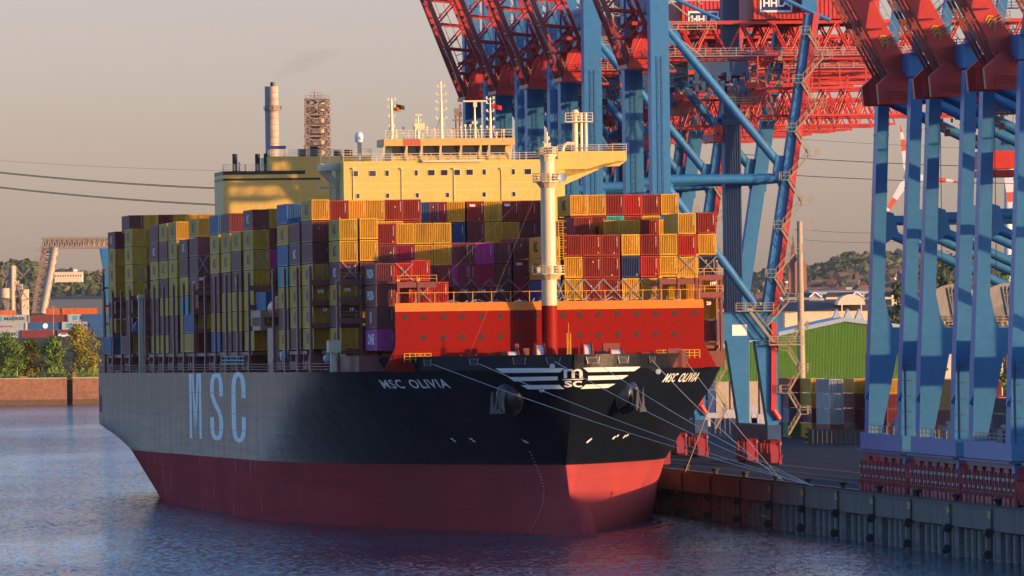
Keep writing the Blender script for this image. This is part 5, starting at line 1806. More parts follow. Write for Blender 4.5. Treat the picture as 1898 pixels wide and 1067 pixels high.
# ---- box-boom cranes on the near quay
WA = 24.2
def box_crane():
    c = thing('box_boom_crane', '', 'crane')
    for j, y in enumerate((0.0, WA)):
        MB().hexa([(2.4, y, zq(26.6)), (4.0, y, zq(26.6)), (4.0, y + 2.6, zq(26.6)), (2.4, y + 2.6, zq(26.6))],
                  [(3.8, y, zq(57.0)), (5.2, y, zq(57.0)), (5.2, y + 2.6, zq(57.0)), (3.8, y + 2.6, zq(57.0))]).build('waterside_leg', M['blue_a'], c)
        MB().hexa([(1.9, y, zq(12.6)), (3.4, y, zq(12.6)), (3.4, y + 3.0, zq(12.6)), (1.9, y + 3.0, zq(12.6))],
                  [(2.2, y, zq(23.4)), (5.7, y, zq(23.4)), (5.7, y + 3.0, zq(23.4)), (2.2, y + 3.0, zq(23.4))]).build('lower_leg', M['blue_a'], c)
        MB().prism([(2.25, y + .03, zq(23.4)), (41, y + .03, zq(23.4)), (41, y + .03, zq(26.6)), (5.2, y + .03, zq(26.6)), (4.6, y + .03, zq(28.3)), (4.2, y + .03, zq(30.5)), (2.6, y + .03, zq(30.5)), (2.4, y + .03, zq(26.6))], (0, 2.9, 0)).build('portal_beam', M['blue_a'], c)
        for z in (31.5, 37, 43.5, 50.5):
            u = (z - 26.6) / 30.4
            MB().box((lerp(2.4, 3.8, u) - .05, y - .05, zq(z)), (lerp(4.0, 5.2, u) + .05, y + 2.65, zq(z + .22))).build('leg_flange', M['blue_a'], c)
        MB().hexa([(39, y, zq(12)), (41, y, zq(12)), (41, y + 2.6, zq(12)), (39, y + 2.6, zq(12))], [(39, y, zq(57)), (41, y, zq(57)), (41, y + 2.6, zq(57)), (39, y + 2.6, zq(57))]).build('landside_leg', M['blue_a'], c)
        MB().tube((4.4, y + 1.4, zq(39.9)), (40, y + 1.4, zq(39.9)), .62, 14).build('tie_tube', M['blue_a'], c, True)
        MB().tube((4.4, y + 1.4, zq(38.6)), (40, y + 1.4, zq(22.5)), .58, 14).build('brace_tube', M['blue_a'], c, True)
        MB().tube((4.8, y + 1.4, zq(55.0)), (40, y + 1.4, zq(38)), .66, 14).build('brace_tube', M['blue_a'], c, True)
        MB().prism([(4.3, y + .8, zq(41.2)), (5.6, y + .8, zq(40.8)), (6.2, y + .8, zq(38.2)), (4.2, y + .8, zq(36.8))], (0, 1.2, 0)).build('gusset', M['blue_a'], c)
        MB().prism([(1.55, y + .3, zq(17.9)), (2.15, y + .3, zq(17.5)), (2.15, y + .3, zq(19.0))], (0, .5, 0)).build('lug', M['blue_a'], c)
    for x0, x1 in ((1.7, 3.9), (38.8, 41)):
        MB().box((x0, -2.0, zq(11.5)), (x1, WA + 5, zq(13.5))).build('sill_beam', M['blue_a'], c)
        MB().box((x0 - .5, -3.0, zq(11.2)), (x1 + .3, WA + 5.5, zq(11.45))).box((x0 + .3, -1.5, zq(10.6)), (x1 - .3, WA + 4.5, zq(11.2))).build('sill_footing', M['blue_dark'], c)
        for j, yy in enumerate((-.8, 5.0, 10.8, WA - 8.0, WA - 2.2, WA + 3.6)):
            put('bogie', BOG, c, ((x0 + x1) / 2, yy, 0), PI if x0 > 10 else 0)
    # ladder and machinery at the sill
    mb = MB()
    mb.beam((2.6, -.1, zq(13.4)), (2.6, -.1, zq(23)), .09, .09)
    for k in range(5):
        mb.beam((2.1, -.12, zq(14.5 + k * 1.9)), (3.3, -.12, zq(14.5 + k * 1.9)), .09, .09)
    mb.build('leg_ladder', M['blue_dark'], c)
    MB().box((2.2, 6.5, zq(13.5)), (3.6, 9.5, zq(15.0))).tube((2.9, 8, zq(15.2)), (2.9, 9.4, zq(15.2)), .4, 8).build('winch_motor', M['blue_dark'], c)
    MB().rail([(2.0, 3.2, zq(13.5)), (2.0, WA - .2, zq(13.5))], 1.0, .05, 2.4, 2).build('sill_railing', M['stair'], c)
    MB().box((2.0, -2.1, zq(9.3)), (3.8, -.2, zq(11.4))).build('buffer_box', M['blue_a'], c)
    # fan-shaped cable reel at the portal
    mb = MB()
    n_ = 26
    for k in range(n_):
        a = PI * k / (n_ - 1)
        mb.beam((9.3, 4.0, zq(27.6)), (9.3 + 3.9 * math.cos(a), 4.0, zq(27.6 + 3.9 * math.sin(a))), .1, .5)
        if k:
            a2 = PI * (k - 1) / (n_ - 1)
            for r_ in (3.9, 2.2):
                mb.beam((9.3 + r_ * math.cos(a), 4, zq(27.6 + r_ * math.sin(a))), (9.3 + r_ * math.cos(a2), 4, zq(27.6 + r_ * math.sin(a2))), .16, .7)
    mb.build('cable_reel', M['galv'], c)
    MB().rail([(5.2, 3.0, zq(26.6)), (14, 3.0, zq(26.6))], 1.4, .06, 1.0, 4).build('portal_railing', M['stair'], c)
    # girder, top beam, boom
    for y in (7.0, 17.0):
        MB().box((1.6, y, zq(54.2)), (52, y + 2.2, zq(56.9))).build('girder', M['crane_red'], c)
        mb = MB()
        for k in range(9):
            mb.box((2.2 + k * 3.2, y - .12, zq(54.3)), (2.4 + k * 3.2, y, zq(56.8)))
        mb.rail([(2.0, y - .9, zq(54.4)), (40, y - .9, zq(54.4))], 1.1, .05, 2.0, 3)
        mb.build('girder_stiffeners', M['maroon'], c)
    MB().prism([(4.1, 3.05, zq(57.3)), (6.3, 3.05, zq(57.3)), (6.3, 3.05, zq(59.4)), (5.6, 3.05, zq(60.2)), (4.1, 3.05, zq(60.2))], (0, WA - 3.1, 0)).build('top_beam', M['blue_a'], c)
    MB().box((38.9, 2.6, zq(57)), (41.1, WA, zq(59.5))).build('rear_top_beam', M['blue_a'], c)
    for yy in (6.2, 17.6):
        MB().prism([(.8, yy, zq(54.0)), (4.6, yy, zq(54.0)), (4.6, yy, zq(57.6)), (2.6, yy, zq(58.2)), (.6, yy, zq(56.4))], (0, 1.2, 0)).build('hinge_plate', M['crane_red'], c)
    d = Vector((-.47, 0, .883))
    up = Vector((.883, 0, .47))
    a0 = Vector((2.7, 0, zq(57.4)))
    for y in (8.4, 13.8):
        mb = MB()
        lo = [a0 + Vector((0, y, 0)), a0 + up * 2.5 + Vector((0, y, 0)), a0 + up * 2.5 + Vector((0, y + 2.0, 0)), a0 + Vector((0, y + 2.0, 0))]
        mb.hexa(lo, [p + d * 48 for p in lo])
        mb.build('boom_box', M['crane_red'], c)
        mb = MB()
        for off in (-.55, -1.0):
            mb.beam(a0 + up * off + Vector((0, y + .5, 0)), a0 + up * off + d * 48 + Vector((0, y + .5, 0)), .3, .3)
        for k in range(36):
            p = a0 + d * (k * 1.35)
            mb.beam(p + up * -1.0 + Vector((0, y - .2, 0)), p + Vector((0, y - .2, 0)), .1, .1)
        mb.build('boom_rail', M['maroon'], c)
    mb = MB()
    for k in range(10):
        p = a0 + d * (2 + k * 5)
        mb.beam(p + up * 1.3 + Vector((0, 10.4, 0)), p + up * 1.3 + Vector((0, 13.8, 0)), .9, .9)
    mb.build('boom_tie', M['crane_red'], c)
    mb = MB()
    e = a0 + d * 3.2 + up * 1.2
    mb.rail([e + Vector((0, 8.1, 0)), e + up * 2.0 + Vector((0, 8.1, 0))], 1.3, .05, 1.0, 3)
    p0 = a0 + up * 2.6 + Vector((0, 8.4, 0))
    for s_ in (0, .7):
        mb.beam(p0 + up * s_, p0 + up * s_ + d * 46, .07, .07)
    for k in range(40):
        mb.beam(p0 + d * k * 1.15, p0 + up * .7 + d * (k * 1.15), .06, .06)
    mb.build('boom_walkway', M['stair'], c)
    mb = MB()
    q0 = a0 + d * 4.2 + up * 1.3 + Vector((0, 8.33, 0))
    for k in range(3):
        b0 = q0 + d * (k * .42)
        mb.beam(b0 - up * .5 - d * .35, b0, .14, .05, up=(0, 1, 0)).beam(b0 + up * .5 - d * .35, b0, .14, .05, up=(0, 1, 0))
    mb.build('chevron_mark', M['plate_yellow'], c)
    # pylon, stairs and platforms above the beam
    for y in (3.0, WA - 2):
        MB().beam((4.9, y, zq(60)), (8.2, y, zq(80)), 1.1, 1.6).build('pylon_leg', M['blue_a'], c)
        MB().beam((8.2, y, zq(80)), (40, y, zq(58)), .6, .6).build('pylon_stay', M['blue_a'], c)
    mb = MB()
    for k in range(3):
        z = zq(60.6 + k * 3.6)
        mb.box((5.2, .2, z), (10.5, 2.2, z + .12))
        mb.rail([(5.2, .2, z), (10.5, .2, z)], 1.1, .05, 1.0, 3)
        p, q = Vector((6 if k % 2 else 10, 1.0, z)), Vector((10 if k % 2 else 6, 1.0, z + 3.6))
        mb.beam(p, q, .9, .25)
        mb.beam(p + Vector((0, 0, 1)), q + Vector((0, 0, 1)), .07, .07)
    mb.build('top_stairs', M['blue_dark'], c)
    MB().box((35, 3, zq(57)), (53, 22, zq(66))).build('machinery_house', M['crane_red'], c)
    # trolley, ropes and headblock parked inshore
    sp = link('spreader', None, c)
    MB().box((14.5, 9, zq(46.0)), (18.5, 18, zq(48.2))).cbox((16.5, 12, zq(45.4)), (5.2, 12, .8)).build('headblock', M['crane_red'], sp)
    MB().lathe((15.6, 10, zq(49.2)), [(.9, -.4), (.9, .4)], 12, axis='y').lathe((17.4, 10, zq(49.2)), [(.9, -.4), (.9, .4)], 12, axis='y').box((14.8, 9.2, zq(48.2)), (18.2, 12, zq(48.9))).build('sheave_block', M['blue_a'], sp)
    mb = MB()
    for x in (14.9, 15.9, 17.0, 18.1, 9.0, 8.2):
        mb.tube((x, 10, zq(49 if x > 12 else 33)), (x, 10, zq(54.4)), .05, 5)
    mb.build('hoist_ropes', M['black'], sp)
    MB().box((13.5, 8, zq(52.8)), (20, 19, zq(54.1))).build('trolley', M['blue_dark'], c)
    mb = MB()
    rr = random.Random(9)
    for k in range(60):
        x, z = rr.uniform(8, 30), zq(rr.uniform(49.5, 54))
        mb.cbox((x, rr.uniform(6.5, 8), z), (rr.uniform(.15, 1.0), .4, rr.uniform(.15, .9)))
    mb.build('under_girder_steelwork', M['maroon'], c)['kind'] = 'stuff'
    return c
bxc = box_crane()
index_kids()
for k, y in enumerate((-169.5, -206.9, -243.5, -284.0)):
    o = bxc if k == 0 else copy_tree(bxc)
    o.matrix_world = QUAY_M @ Matrix.Translation((0, y, QZ))
    tag(o, 'blue gantry crane with raised dark red box boom, %s counting from the lamp post' % ORD[k + 1], 'crane', 'box boom cranes on the near quay')

# ================================================================== TERMINAL YARD BEHIND THE CRANES
M['green'] = paint('green_cladding', (0.15, 0.32, 0.035), 0.55, 0.08, 0.3, dirt=(0.10, 0.19, 0.03), dirt_amt=0.3)
M['roof_edge'] = paint('pale_blue_roof', (0.38, 0.45, 0.52), 0.5, 0.08, 0.4)
M['white_wall'] = paint('cream_render', (0.70, 0.58, 0.42), 0.7, 0.08, 0.2, dirt=(0.4, 0.3, 0.2), dirt_amt=0.25)
M['grey_wall'] = paint('grey_render', (0.30, 0.31, 0.33), 0.7, 0.1, 0.2)
M['brown_roof'] = paint('brown_roof_felt', (0.11, 0.075, 0.065), 0.8, 0.15, 0.15)
M['dark_roof'] = paint('dark_slate_roof', (0.06, 0.055, 0.065), 0.7, 0.15, 0.2)
M['red_roof'] = paint('red_tile_roof', (0.20, 0.07, 0.05), 0.8, 0.15, 0.3)
M['pole'] = paint('concrete_pole', (0.36, 0.29, 0.21), 0.7, 0.1, 0.5)
M['pillar'] = paint('concrete_pillar', (0.50, 0.40, 0.28), 0.75, 0.1, 0.4)
# green shed
GD = 1850.0
shed = thing('green_shed', 'long green corrugated shed with shallow gabled roof behind the cranes', 'shed')
sl, sr, rid = W(1325, 705, GD).x, W(1735, 705, GD).x, W(1565, 590, GD)
zb = W(1500, 705, GD).z
zl, zr = W(1325, 645, GD).z, W(1735, 612, GD).z
def roof_z(x):
    return lerp(zl, rid.z, (x - sl) / (rid.x - sl)) if x < rid.x else lerp(rid.z, zr, (x - rid.x) / (sr - rid.x))
mb = MB()
n_ = 150
pts = []
for i in range(n_ + 1):
    x = lerp(sl, sr, i / n_)
    w_ = (sr - sl) / n_
    for f0, dy in ((0, 0), (.45, 0), (.55, -.16), (.95, -.16)):
        pts.append((x + f0 * w_, GD + dy))
pts = [p for p in pts if p[0] <= sr]
k = len(pts)
mb.add([(x, y, zb) for x, y in pts] + [(x, y, roof_z(x) - .05) for x, y in pts], [(i, i + 1, i + 1 + k, i + k) for i in range(k - 1)])
mb.build('cladding', M['green'], shed)
MB().prism([(sl - 1, GD - .6, roof_z(sl) - .6), (rid.x, GD - .6, rid.z - .6), (sr + 1, GD - .6, zr - .6), (sr + 1, GD - .6, zr + .2), (rid.x, GD - .6, rid.z + .2), (sl - 1, GD - .6, roof_z(sl) + .2)], (0, 70, 0)).build('roof', M['roof_edge'], shed)
MB().box((sl, GD + .4, QZ), (sr, GD + 68, zb + .2)).build('lower_wall', M['grey_wall'], shed)
for i in range(15):
    x = lerp(sl + 1.5, sr - 2, i / 14)
    MB().box((x - 1.3, GD - .3, QZ), (x + 1.3, GD + .38, zb)).build('pillar', M['pillar'], shed)
e = MB()
v0 = W(1540, 588, GD + 30)
for kx in range(3):
    e.prism([(v0.x + kx * 2.3, GD + 25, rid.z - .6), (v0.x + kx * 2.3 + 1.1, GD + 25, rid.z + 1.9), (v0.x + kx * 2.3 + 2.2, GD + 25, rid.z - .6)], (0, 8, 0))
e.build('roof_light', M['roof_edge'], shed)
# lamp post with outreach arms
p = G(1487, 797, QZ)
lp = thing('lamp_post', 'tall tapering lamp post standing beside the green shed', 'lamp post', Matrix.Translation(p))
sc = F / p.y
h = W(1484, 410, p.y).z - QZ
MB().tube((0, 0, 0), (0, 0, h), .78, 16, .48).build('shaft', M['pole'], lp, True)
mb = MB()
for z, a, b in ((h + .1, -.9, 2.7), (h - 1.5, -.9, 2.0)):
    mb.beam((a, 0, z), (b, 0, z + .05), .14, .14)
    for x in (a, 1.0, b - .4):
        mb.cbox((x, 0, z - .12), (.7, .5, .16))
mb.build('lamp_arm', M['pole'], lp)
o = MB().box((-.6, -1.2, 0), (2.4, 1.2, 2.1)).build('plinth', M['grey_wall'], lp)
# yard fences of upright sheets
M['fence'] = paint('fence_sheet', (.17, .17, .17), .7, .15, 1.0, spec=.1)
def fence(px0, px1, py_top, py_bot, label, n_):
    a, b = G(px0, py_bot, QZ), G(px1, py_bot + (px1 - px0) * .012, QZ)
    h = (py_bot - py_top) * a.y / F
    f = thing('yard_fence', label, 'fence', Matrix.Translation(a))
    d = b - a
    for i in range(n_):
        q0, q1 = d * (i / n_), d * ((i + .92) / n_)
        m_ = MB()
        for j in range(4):
            u0, u1 = q0.lerp(q1, j / 4), q0.lerp(q1, (j + .8) / 4)
            m_.beam(u0 + Vector((0, -.05, h / 2)), u1 + Vector((0, -.05, h / 2)), .1, h)
        m_.beam(q0 + Vector((0, .05, h / 2)), q1 + Vector((0, .05, h / 2)), .05, h * .96)
        m_.build('fence_panel', M['fence'], f)
    MB().beam(Vector((0, 0, h + .08)), d + Vector((0, 0, h + .08)), .2, .12).build('fence_rail', M['fence'], f)
    return f
f1 = fence(1499, 1640, 797, 822, 'grey sheet-metal fence below the yard containers by the lamp post', 16)
f2 = fence(1318, 1372, 776, 804, 'short grey sheet-metal fence behind the nearest lattice boom crane', 6)
stripes = MB()
for k in range(6):
    stripes.box((-.35, -.2, k * .45), (.35, .2, k * .45 + .45), k % 2)
sm = stripes.mesh('striped_post', [M['plate_yellow'], M['black']])
for px, py, lab in ((1497, 822, 'yellow and black striped post at the fence end'), (1465, 812, 'yellow and black striped post under the crane stairs')):
    tag(link('striped_post', sm, None, Matrix.Translation(G(px, py, QZ))), lab, 'post')
# yard containers
YC_M = lambda px, D: None
def yard(px, top, D, cols, lab, tier=2.6, k0=0, n_=1):
    p = W(px, top, D)
    z_top = p.z
    nt_ = len(cols)
    base = QZ + .01
    for i, c in enumerate(cols):
        z = base + (nt_ - 1 - i) * tier
        o = container(0, 0, 0, c, '%s, %s from top' % (lab, ORD[i + 1]), 'containers in the terminal yard', None, None,
                      Matrix.Translation((p.x + 1.2, D, z)) @ Matrix.Rotation(QPH + .03, 4, 'Z') @ Matrix.Scale(tier / TIER, 4, (0, 0, 1)), extras=False)
        if c in 'GSNB' and (i + int(px)) % 2 == 0 or c == 'G':
            rods_ = link('locking_bars', LOCK, o)
LOCK = MB()
for x in (-.75, -.3, .3, .75):
    LOCK.beam((x, -.03, .3), (x, -.03, 2.7), .06, .06)
LOCK.box((-.02, -.03, .2), (.02, .02, 2.75))
for z in (.8, 1.5, 2.2):
    LOCK.cbox((-.5, -.04, z), (.4, .05, .1))
    LOCK.cbox((.5, -.04, z), (.4, .05, .1))
LOCK = LOCK.mesh('locking_bars', M['galv'])
YARD = [(1503, 704, 1590, 'YYMY', 'in yard stack just right of lamp post'), (1537, 707, 1568, 'GGGM', 'in pale grey yard stack behind fence'), (1583, 708, 1575, 'YMMM', 'in yard stack with yellow top behind fence'),
        (1610, 709, 1580, 'MMMM', 'in maroon yard stack left of first box boom crane'), (1461, 704, 1600, 'FMSE', 'in yard stack behind crane stairs'), (1447, 735, 1606, 'GGM', 'in low yard stack left of crane stairs'),
        (1643, 705, 1560, 'YMMM', 'in yard stack behind first near crane leg'), (1660, 705, 1562, 'MMMY', 'in yard stack between first near crane legs'), (1668 + 26, 706, 1570, 'YYMY', 'in yard stack behind second near crane leg'),
        (1748, 717, 1540, 'MYMM', 'in yard stack between second crane legs'), (1764, 712, 1528, 'YYMY', 'in yardstack with yellow ends mid second crane'), (1790, 712, 1530, 'MMYM', 'in yard stack behind fourth crane leg'),
        (1850, 722, 1490, 'OBN', 'in yard stack with blue end under third crane'), (1868, 750, 1470, 'NNB', 'in blue yard stack under third crane'), (1830, 715, 1500, 'MRMM', 'in yard stack left of third crane')]
for a in YARD:
    yard(*a)
# white tanks and goods under the shed front, a red barrier
M['tarp'] = paint('white_tarpaulin', (.45, .45, .47), .6, .12, .8)
for px, py, w, h_, lab in ((1322, 768, 3.6, 2.6, 'white wrapped cargo lot beside the ship bow'), (1356, 764, 3.2, 3.3, 'white parked trailer under the shed front'), (1392, 766, 2.6, 4.0, 'white upright tank between crane legs'), (1408, 768, 3.4, 2.2, 'white wrapped cargo between the landside crane legs')):
    q = W(px, py, 1760)
    mb = MB().box((-w / 2, 0, 0), (w / 2, 6, h_ * .82)).prism([(-w / 2, 0, h_ * .82), (w / 2, 0, h_ * .82), (w * .32, 0, h_), (-w * .32, 0, h_)], (0, 6, 0)).box((-w / 2 + .1, -.05, .3), (-.1, 0, h_ * .7)).box((.1, -.05, .3), (w / 2 - .1, 0, h_ * .7))
    tag(mb.build('covered_cargo', M['tarp'], None, M=Matrix.Translation((q.x, 1760, QZ))), lab, 'cargo')
mb = MB()
q = G(1340, 795, QZ)
for k in range(9):
    mb.beam((k * .6, 0, 0), (k * .6, 0, 1.6), .1, .1)
for z in (.4, 1.0, 1.6):
    mb.beam((0, 0, z), (5.0, 0, z), .12, .16)
mb.box((-.2, -.1, .0), (5.2, .3, .35))
tag(mb.build('red_barrier', M['crane_red'], None, M=Matrix.Translation(q)), 'low red railing barrier behind the nearest lattice crane', 'barrier')

# warehouses and gabled buildings further back
def slab_building(name, px0, px1, py_top, py_bot, D, depth, wall_m, roof_m, label, overhang=.5, win=0, roof_h=1.4, ground=True):
    a, b = W(px0, py_top, D), W(px1, py_top, D)
    t = thing(name, label, 'building')
    z0 = min(W(px0, py_bot, D).z, QZ) if ground else W(px0, py_bot + 3, D).z
    MB().box((a.x, D, z0), (b.x, D + depth, a.z)).build('wall', wall_m, t)
    MB().hexa([(a.x - overhang, D - overhang, a.z + .01), (b.x + overhang, D - overhang, a.z + .01), (b.x + overhang, D + depth, a.z + .01), (a.x - overhang, D + depth, a.z + .01)],
              [(a.x, D + depth * .2, a.z + roof_h), (b.x, D + depth * .2, a.z + roof_h), (b.x, D + depth, a.z + roof_h), (a.x, D + depth, a.z + roof_h)]).build('roof', roof_m, t)
    if win:
        wmesh = MB().box((-.5, -.06, -.8), (.5, .02, .8)).mesh('window', M['glass'])
        for i in range(win):
            put('window', wmesh, t, (lerp(a.x, b.x, (i + .5) / win), D, lerp(W(px0, py_bot, D).z, a.z, .55)))
    return t
slab_building('warehouse', 1455, 1622, 577, 610, 2250, 120, M['white_wall'], M['brown_roof'], 'long cream warehouse with brown roof above the green shed', roof_h=2.6)
slab_building('warehouse', 1625, 1720, 582, 610, 2260, 90, M['white_wall'], M['brown_roof'], 'cream warehouse half hidden behind first box boom crane', roof_h=2.0)
slab_building('warehouse', 1328, 1400, 572, 640, 2200, 60, M['white_wall'], M['brown_roof'], 'cream warehouse behind the blue crane braces', roof_h=2.0)
slab_building('warehouse', 1730, 1898, 575, 640, 2250, 90, M['white_wall'], M['brown_roof'], 'cream warehouse behind second and third box boom cranes', roof_h=2.0)
slab_building('flat_office', 1330, 1362, 527, 572, 2500, 30, M['grey_wall'], M['dark_roof'], 'grey flat-roofed office beyond the blue braces', win=4, roof_h=.6)
slab_building('long_hall', 1500, 1640, 540, 560, 3600, 60, M['roof_edge'], M['grey_wall'], 'long pale blue hall below the far town', win=18, roof_h=.5)
def gable(px0, px1, py_ridge, py_eave, py_bot, D, label, roof_m, k):
    a, b, r_ = W(px0, py_eave, D), W(px1, py_eave, D), W((px0 + px1) / 2, py_ridge, D)
    t = thing('gabled_house', label, 'house', group='gabled sheds behind the warehouse')
    w = (b.x - a.x)
    z0 = 6
    MB().box((a.x, D, z0), (a.x + w * .72, D + 14, a.z)).prism([(a.x + w * .72, D, z0), (b.x, D, z0), (b.x, D, a.z), (a.x + w * .86, D, r_.z), (a.x + w * .72, D, a.z)], (0, 14, 0)).build('wall', M['white_wall'] if k % 2 == 0 else M['grey_wall'], t)
    MB().hexa([(a.x - .4, D - .5, a.z), (a.x + w * .74, D - .5, a.z), (a.x + w * .74, D + 14, a.z + .1), (a.x - .4, D + 14, a.z + .1)],
              [(a.x + w * .08, D + 6, r_.z), (a.x + w * .86, D + 6, r_.z), (a.x + w * .86, D + 8, r_.z), (a.x + w * .08, D + 8, r_.z)]).build('roof', roof_m, t)
    MB().beam((a.x + w * .70, D - .3, a.z), (a.x + w * .86, D - .3, r_.z + .1), .5, .35).beam((a.x + w * .86, D - .3, r_.z + .1), (b.x + .4, D - .3, a.z), .5, .35).build('verge', M['white'], t)
    wmesh = MB().box((-.55, -.05, -.9), (.55, .02, .9)).mesh('window', M['glass'])
    for i in range(6):
        put('window', wmesh, t, (lerp(a.x, a.x + w * .7, (i + .5) / 6), D, a.z - 1.6))
    return t
gable(1454, 1520, 542, 551, 562, 2600, 'low gabled building with dark roof left of lamp post line', M['dark_roof'], 1)
gable(1531, 1597, 541, 550, 561, 2600, 'low gabled building with brown roof above the warehouse middle', M['brown_roof'], 0)
gable(1608, 1672, 540, 550, 561, 2600, 'low gabled building half behind first box boom crane', M['brown_roof'], 0)
gable(1700, 1764, 541, 552, 561, 2600, 'low gabled building between first and second box boom cranes', M['brown_roof'], 1)
gable(1840, 1898, 536, 546, 561, 2600, 'low gabled building at the right behind third crane', M['red_roof'], 0)
gable(1405, 1452, 552, 560, 570, 2580, 'low gabled building behind the lattice crane legs', M['dark_roof'], 0)
# arched plastic hall roof
q0, q1 = W(1553, 565, 2240), W(1604, 565, 2240)
mb = MB()
n_ = 10
arc = [(lerp(q0.x, q1.x, (1 - math.cos(PI * i / n_)) / 2), 2240, q0.z + 2.6 * math.sin(PI * i / n_)) for i in range(n_ + 1)]
mb.prism(arc, (0, 25, 0))
mb.beam((q0.x + 1, 2240, q0.z), (q0.x + 1, 2240, q0.z - 4), .3, .3).beam((q1.x - 1, 2240, q0.z), (q1.x - 1, 2240, q0.z - 4), .3, .3)
tag(mb.build('arched_hall', M['white_wall']), 'pale arched canopy roof on top of the cream warehouse', 'building')

# ------------------------------------------------------------------ trees
def leaf_material(name, col):
    m, nt, b = nodes_of(name)
    N, L = nt.nodes, nt.links
    g = N.new('ShaderNodeNewGeometry')
    r = N.new('ShaderNodeMapRange')
    r.inputs['To Min'].default_value, r.inputs['To Max'].default_value = .55, 1.5
    L.new(g.outputs['Random Per Island'], r.inputs['Value'])
    mu = N.new('ShaderNodeMix')
    mu.data_type = 'RGBA'
    mu.blend_type = 'MULTIPLY'
    mu.inputs['Factor'].default_value = 1
    mu.inputs['A'].default_value = (*col, 1)
    L.new(r.outputs['Result'], mu.inputs['B'])
    L.new(mu.outputs['Result'], b.inputs['Base Color'])
    b.inputs['Roughness'].default_value = .7
    b.inputs['Specular IOR Level'].default_value = .2
    return m
LEAF = [leaf_material('leaf_olive', (.24, .21, .03)), leaf_material('leaf_green', (.12, .19, .032)), leaf_material('leaf_dark', (.05, .08, .025))]
M['bark'] = paint('tree_bark', (.10, .07, .05), .9, .2, 1)
def tree(name, base, h, w, mat, label, group, n_leaf=1500, size=.7, seed=0, low=.18, cat_='tree'):
    rr = random.Random(seed)
    t = thing(name, label, cat_, Matrix.Translation(base), group)
    tr = MB().tube((0, 0, -.5), (0, 0, h * .5), h * .022 + .05, 8, h * .014)
    for k in range(7):
        a = rr.uniform(0, 2 * PI)
        z = h * rr.uniform(.2, .5)
        tr.tube((0, 0, z), (math.cos(a) * w * .33, math.sin(a) * w * .33, z + h * rr.uniform(.15, .35)), h * .009, 6, h * .003)
    tr.build('trunk', M['bark'], t)
    cl = []
    for k in range(46):
        u = rr.uniform(0, 1)
        prof = math.sin(PI * min(1, .12 + u * .86)) ** .7
        a, r_ = rr.uniform(0, 2 * PI), rr.random() ** .6
        cl.append((math.cos(a) * r_ * w * .40 * prof, math.sin(a) * r_ * w * .40 * prof, h * (low + (1 - low - .04) * u), w * rr.uniform(.11, .21)))
    mb = MB()
    for k in range(n_leaf):
        cx, cy, cz, cr = rr.choice(cl)
        d = Vector((rr.gauss(0, 1), rr.gauss(0, 1), rr.gauss(0, 1))).normalized() * cr * rr.uniform(.55, 1.15)
        p = Vector((cx, cy, cz)) + d
        nrm = (d.normalized() + Vector((rr.uniform(-.7, .7), rr.uniform(-.7, .7), rr.uniform(-.3, .9)))).normalized()
        u = nrm.orthogonal().normalized()
        u = Matrix.Rotation(rr.uniform(0, 2 * PI), 3, nrm) @ u
        v = nrm.cross(u)
        s_ = size * rr.uniform(.5, 1.2)
        mb.add([p - u * s_ * .5, p + v * s_ * .34, p + u * s_ * .5, p - v * s_ * .34], [(0, 1, 2, 3)])
    mb.build('crown', mat, t)
    return t
for k, (px, top, D, wpx, mi) in enumerate(((1688, 470, 2150, 70, 2), (1735, 478, 2180, 60, 2), (1772, 462, 2160, 80, 2), (1822, 486, 2200, 60, 2), (1862, 462, 2140, 66, 1), (1893, 478, 2170, 70, 2), (1665, 520, 2120, 50, 2))):
    p = W(px, top, D)
    tree('poplar_tree', Vector((p.x, D, 6)), p.z - 6, wpx * D / F * 1.15, LEAF[mi], 'dense dark green tree behind box boom cranes, %s of the row' % ORD[k + 1], 'trees behind the near cranes', 1700, 1.0, 40 + k, .1)

# ------------------------------------------------------------------ hills and far town
M['hill'] = paint('wooded_hill_ground', (.045, .06, .03), .9, .3, .01, streak=False, dirt=(.09, .08, .05), dirt_amt=.5)
def interp(tab, x):
    for (a, ya), (b, yb) in zip(tab[:-1], tab[1:]):
        if x <= b:
            return lerp(ya, yb, (x - a) / (b - a))
    return tab[-1][1]
RIDGE_R = [(1180, 530), (1300, 530), (1340, 522), (1400, 515), (1450, 497), (1500, 500), (1540, 488), (1570, 477), (1620, 475), (1680, 470), (1760, 480), (1900, 476), (2000, 480)]
RIDGE_L = [(-120, 500), (0, 493), (60, 492), (95, 508), (150, 512), (200, 508), (300, 520), (420, 540)]
def hill(tab, x0, x1, base_py, D0, D1, name, lab):
    mb = MB()
    nx, ny = 60, 10
    for j in range(ny + 1):
        for i in range(nx + 1):
            px = lerp(x0, x1, i / nx)
            t = j / ny
            mb.v.append(tuple(W(px, lerp(base_py, interp(tab, px) + 4, t ** .9), lerp(D0, D1, t))))
    for j in range(ny):
        for i in range(nx):
            a = j * (nx + 1) + i
            mb.f.append((a, a + 1, a + nx + 2, a + nx + 1))
            mb.m.append(0)
    return tag(mb.build(name, M['hill'], None, True), lab, kind='structure')
hill(RIDGE_R, 1150, 2020, 566, 10500, 15000, 'hill', 'wooded hill with a town on its slope')
hill(RIDGE_L, -140, 440, 582, 8000, 10500, 'hill', 'wooded hill beyond the river')
ico = None
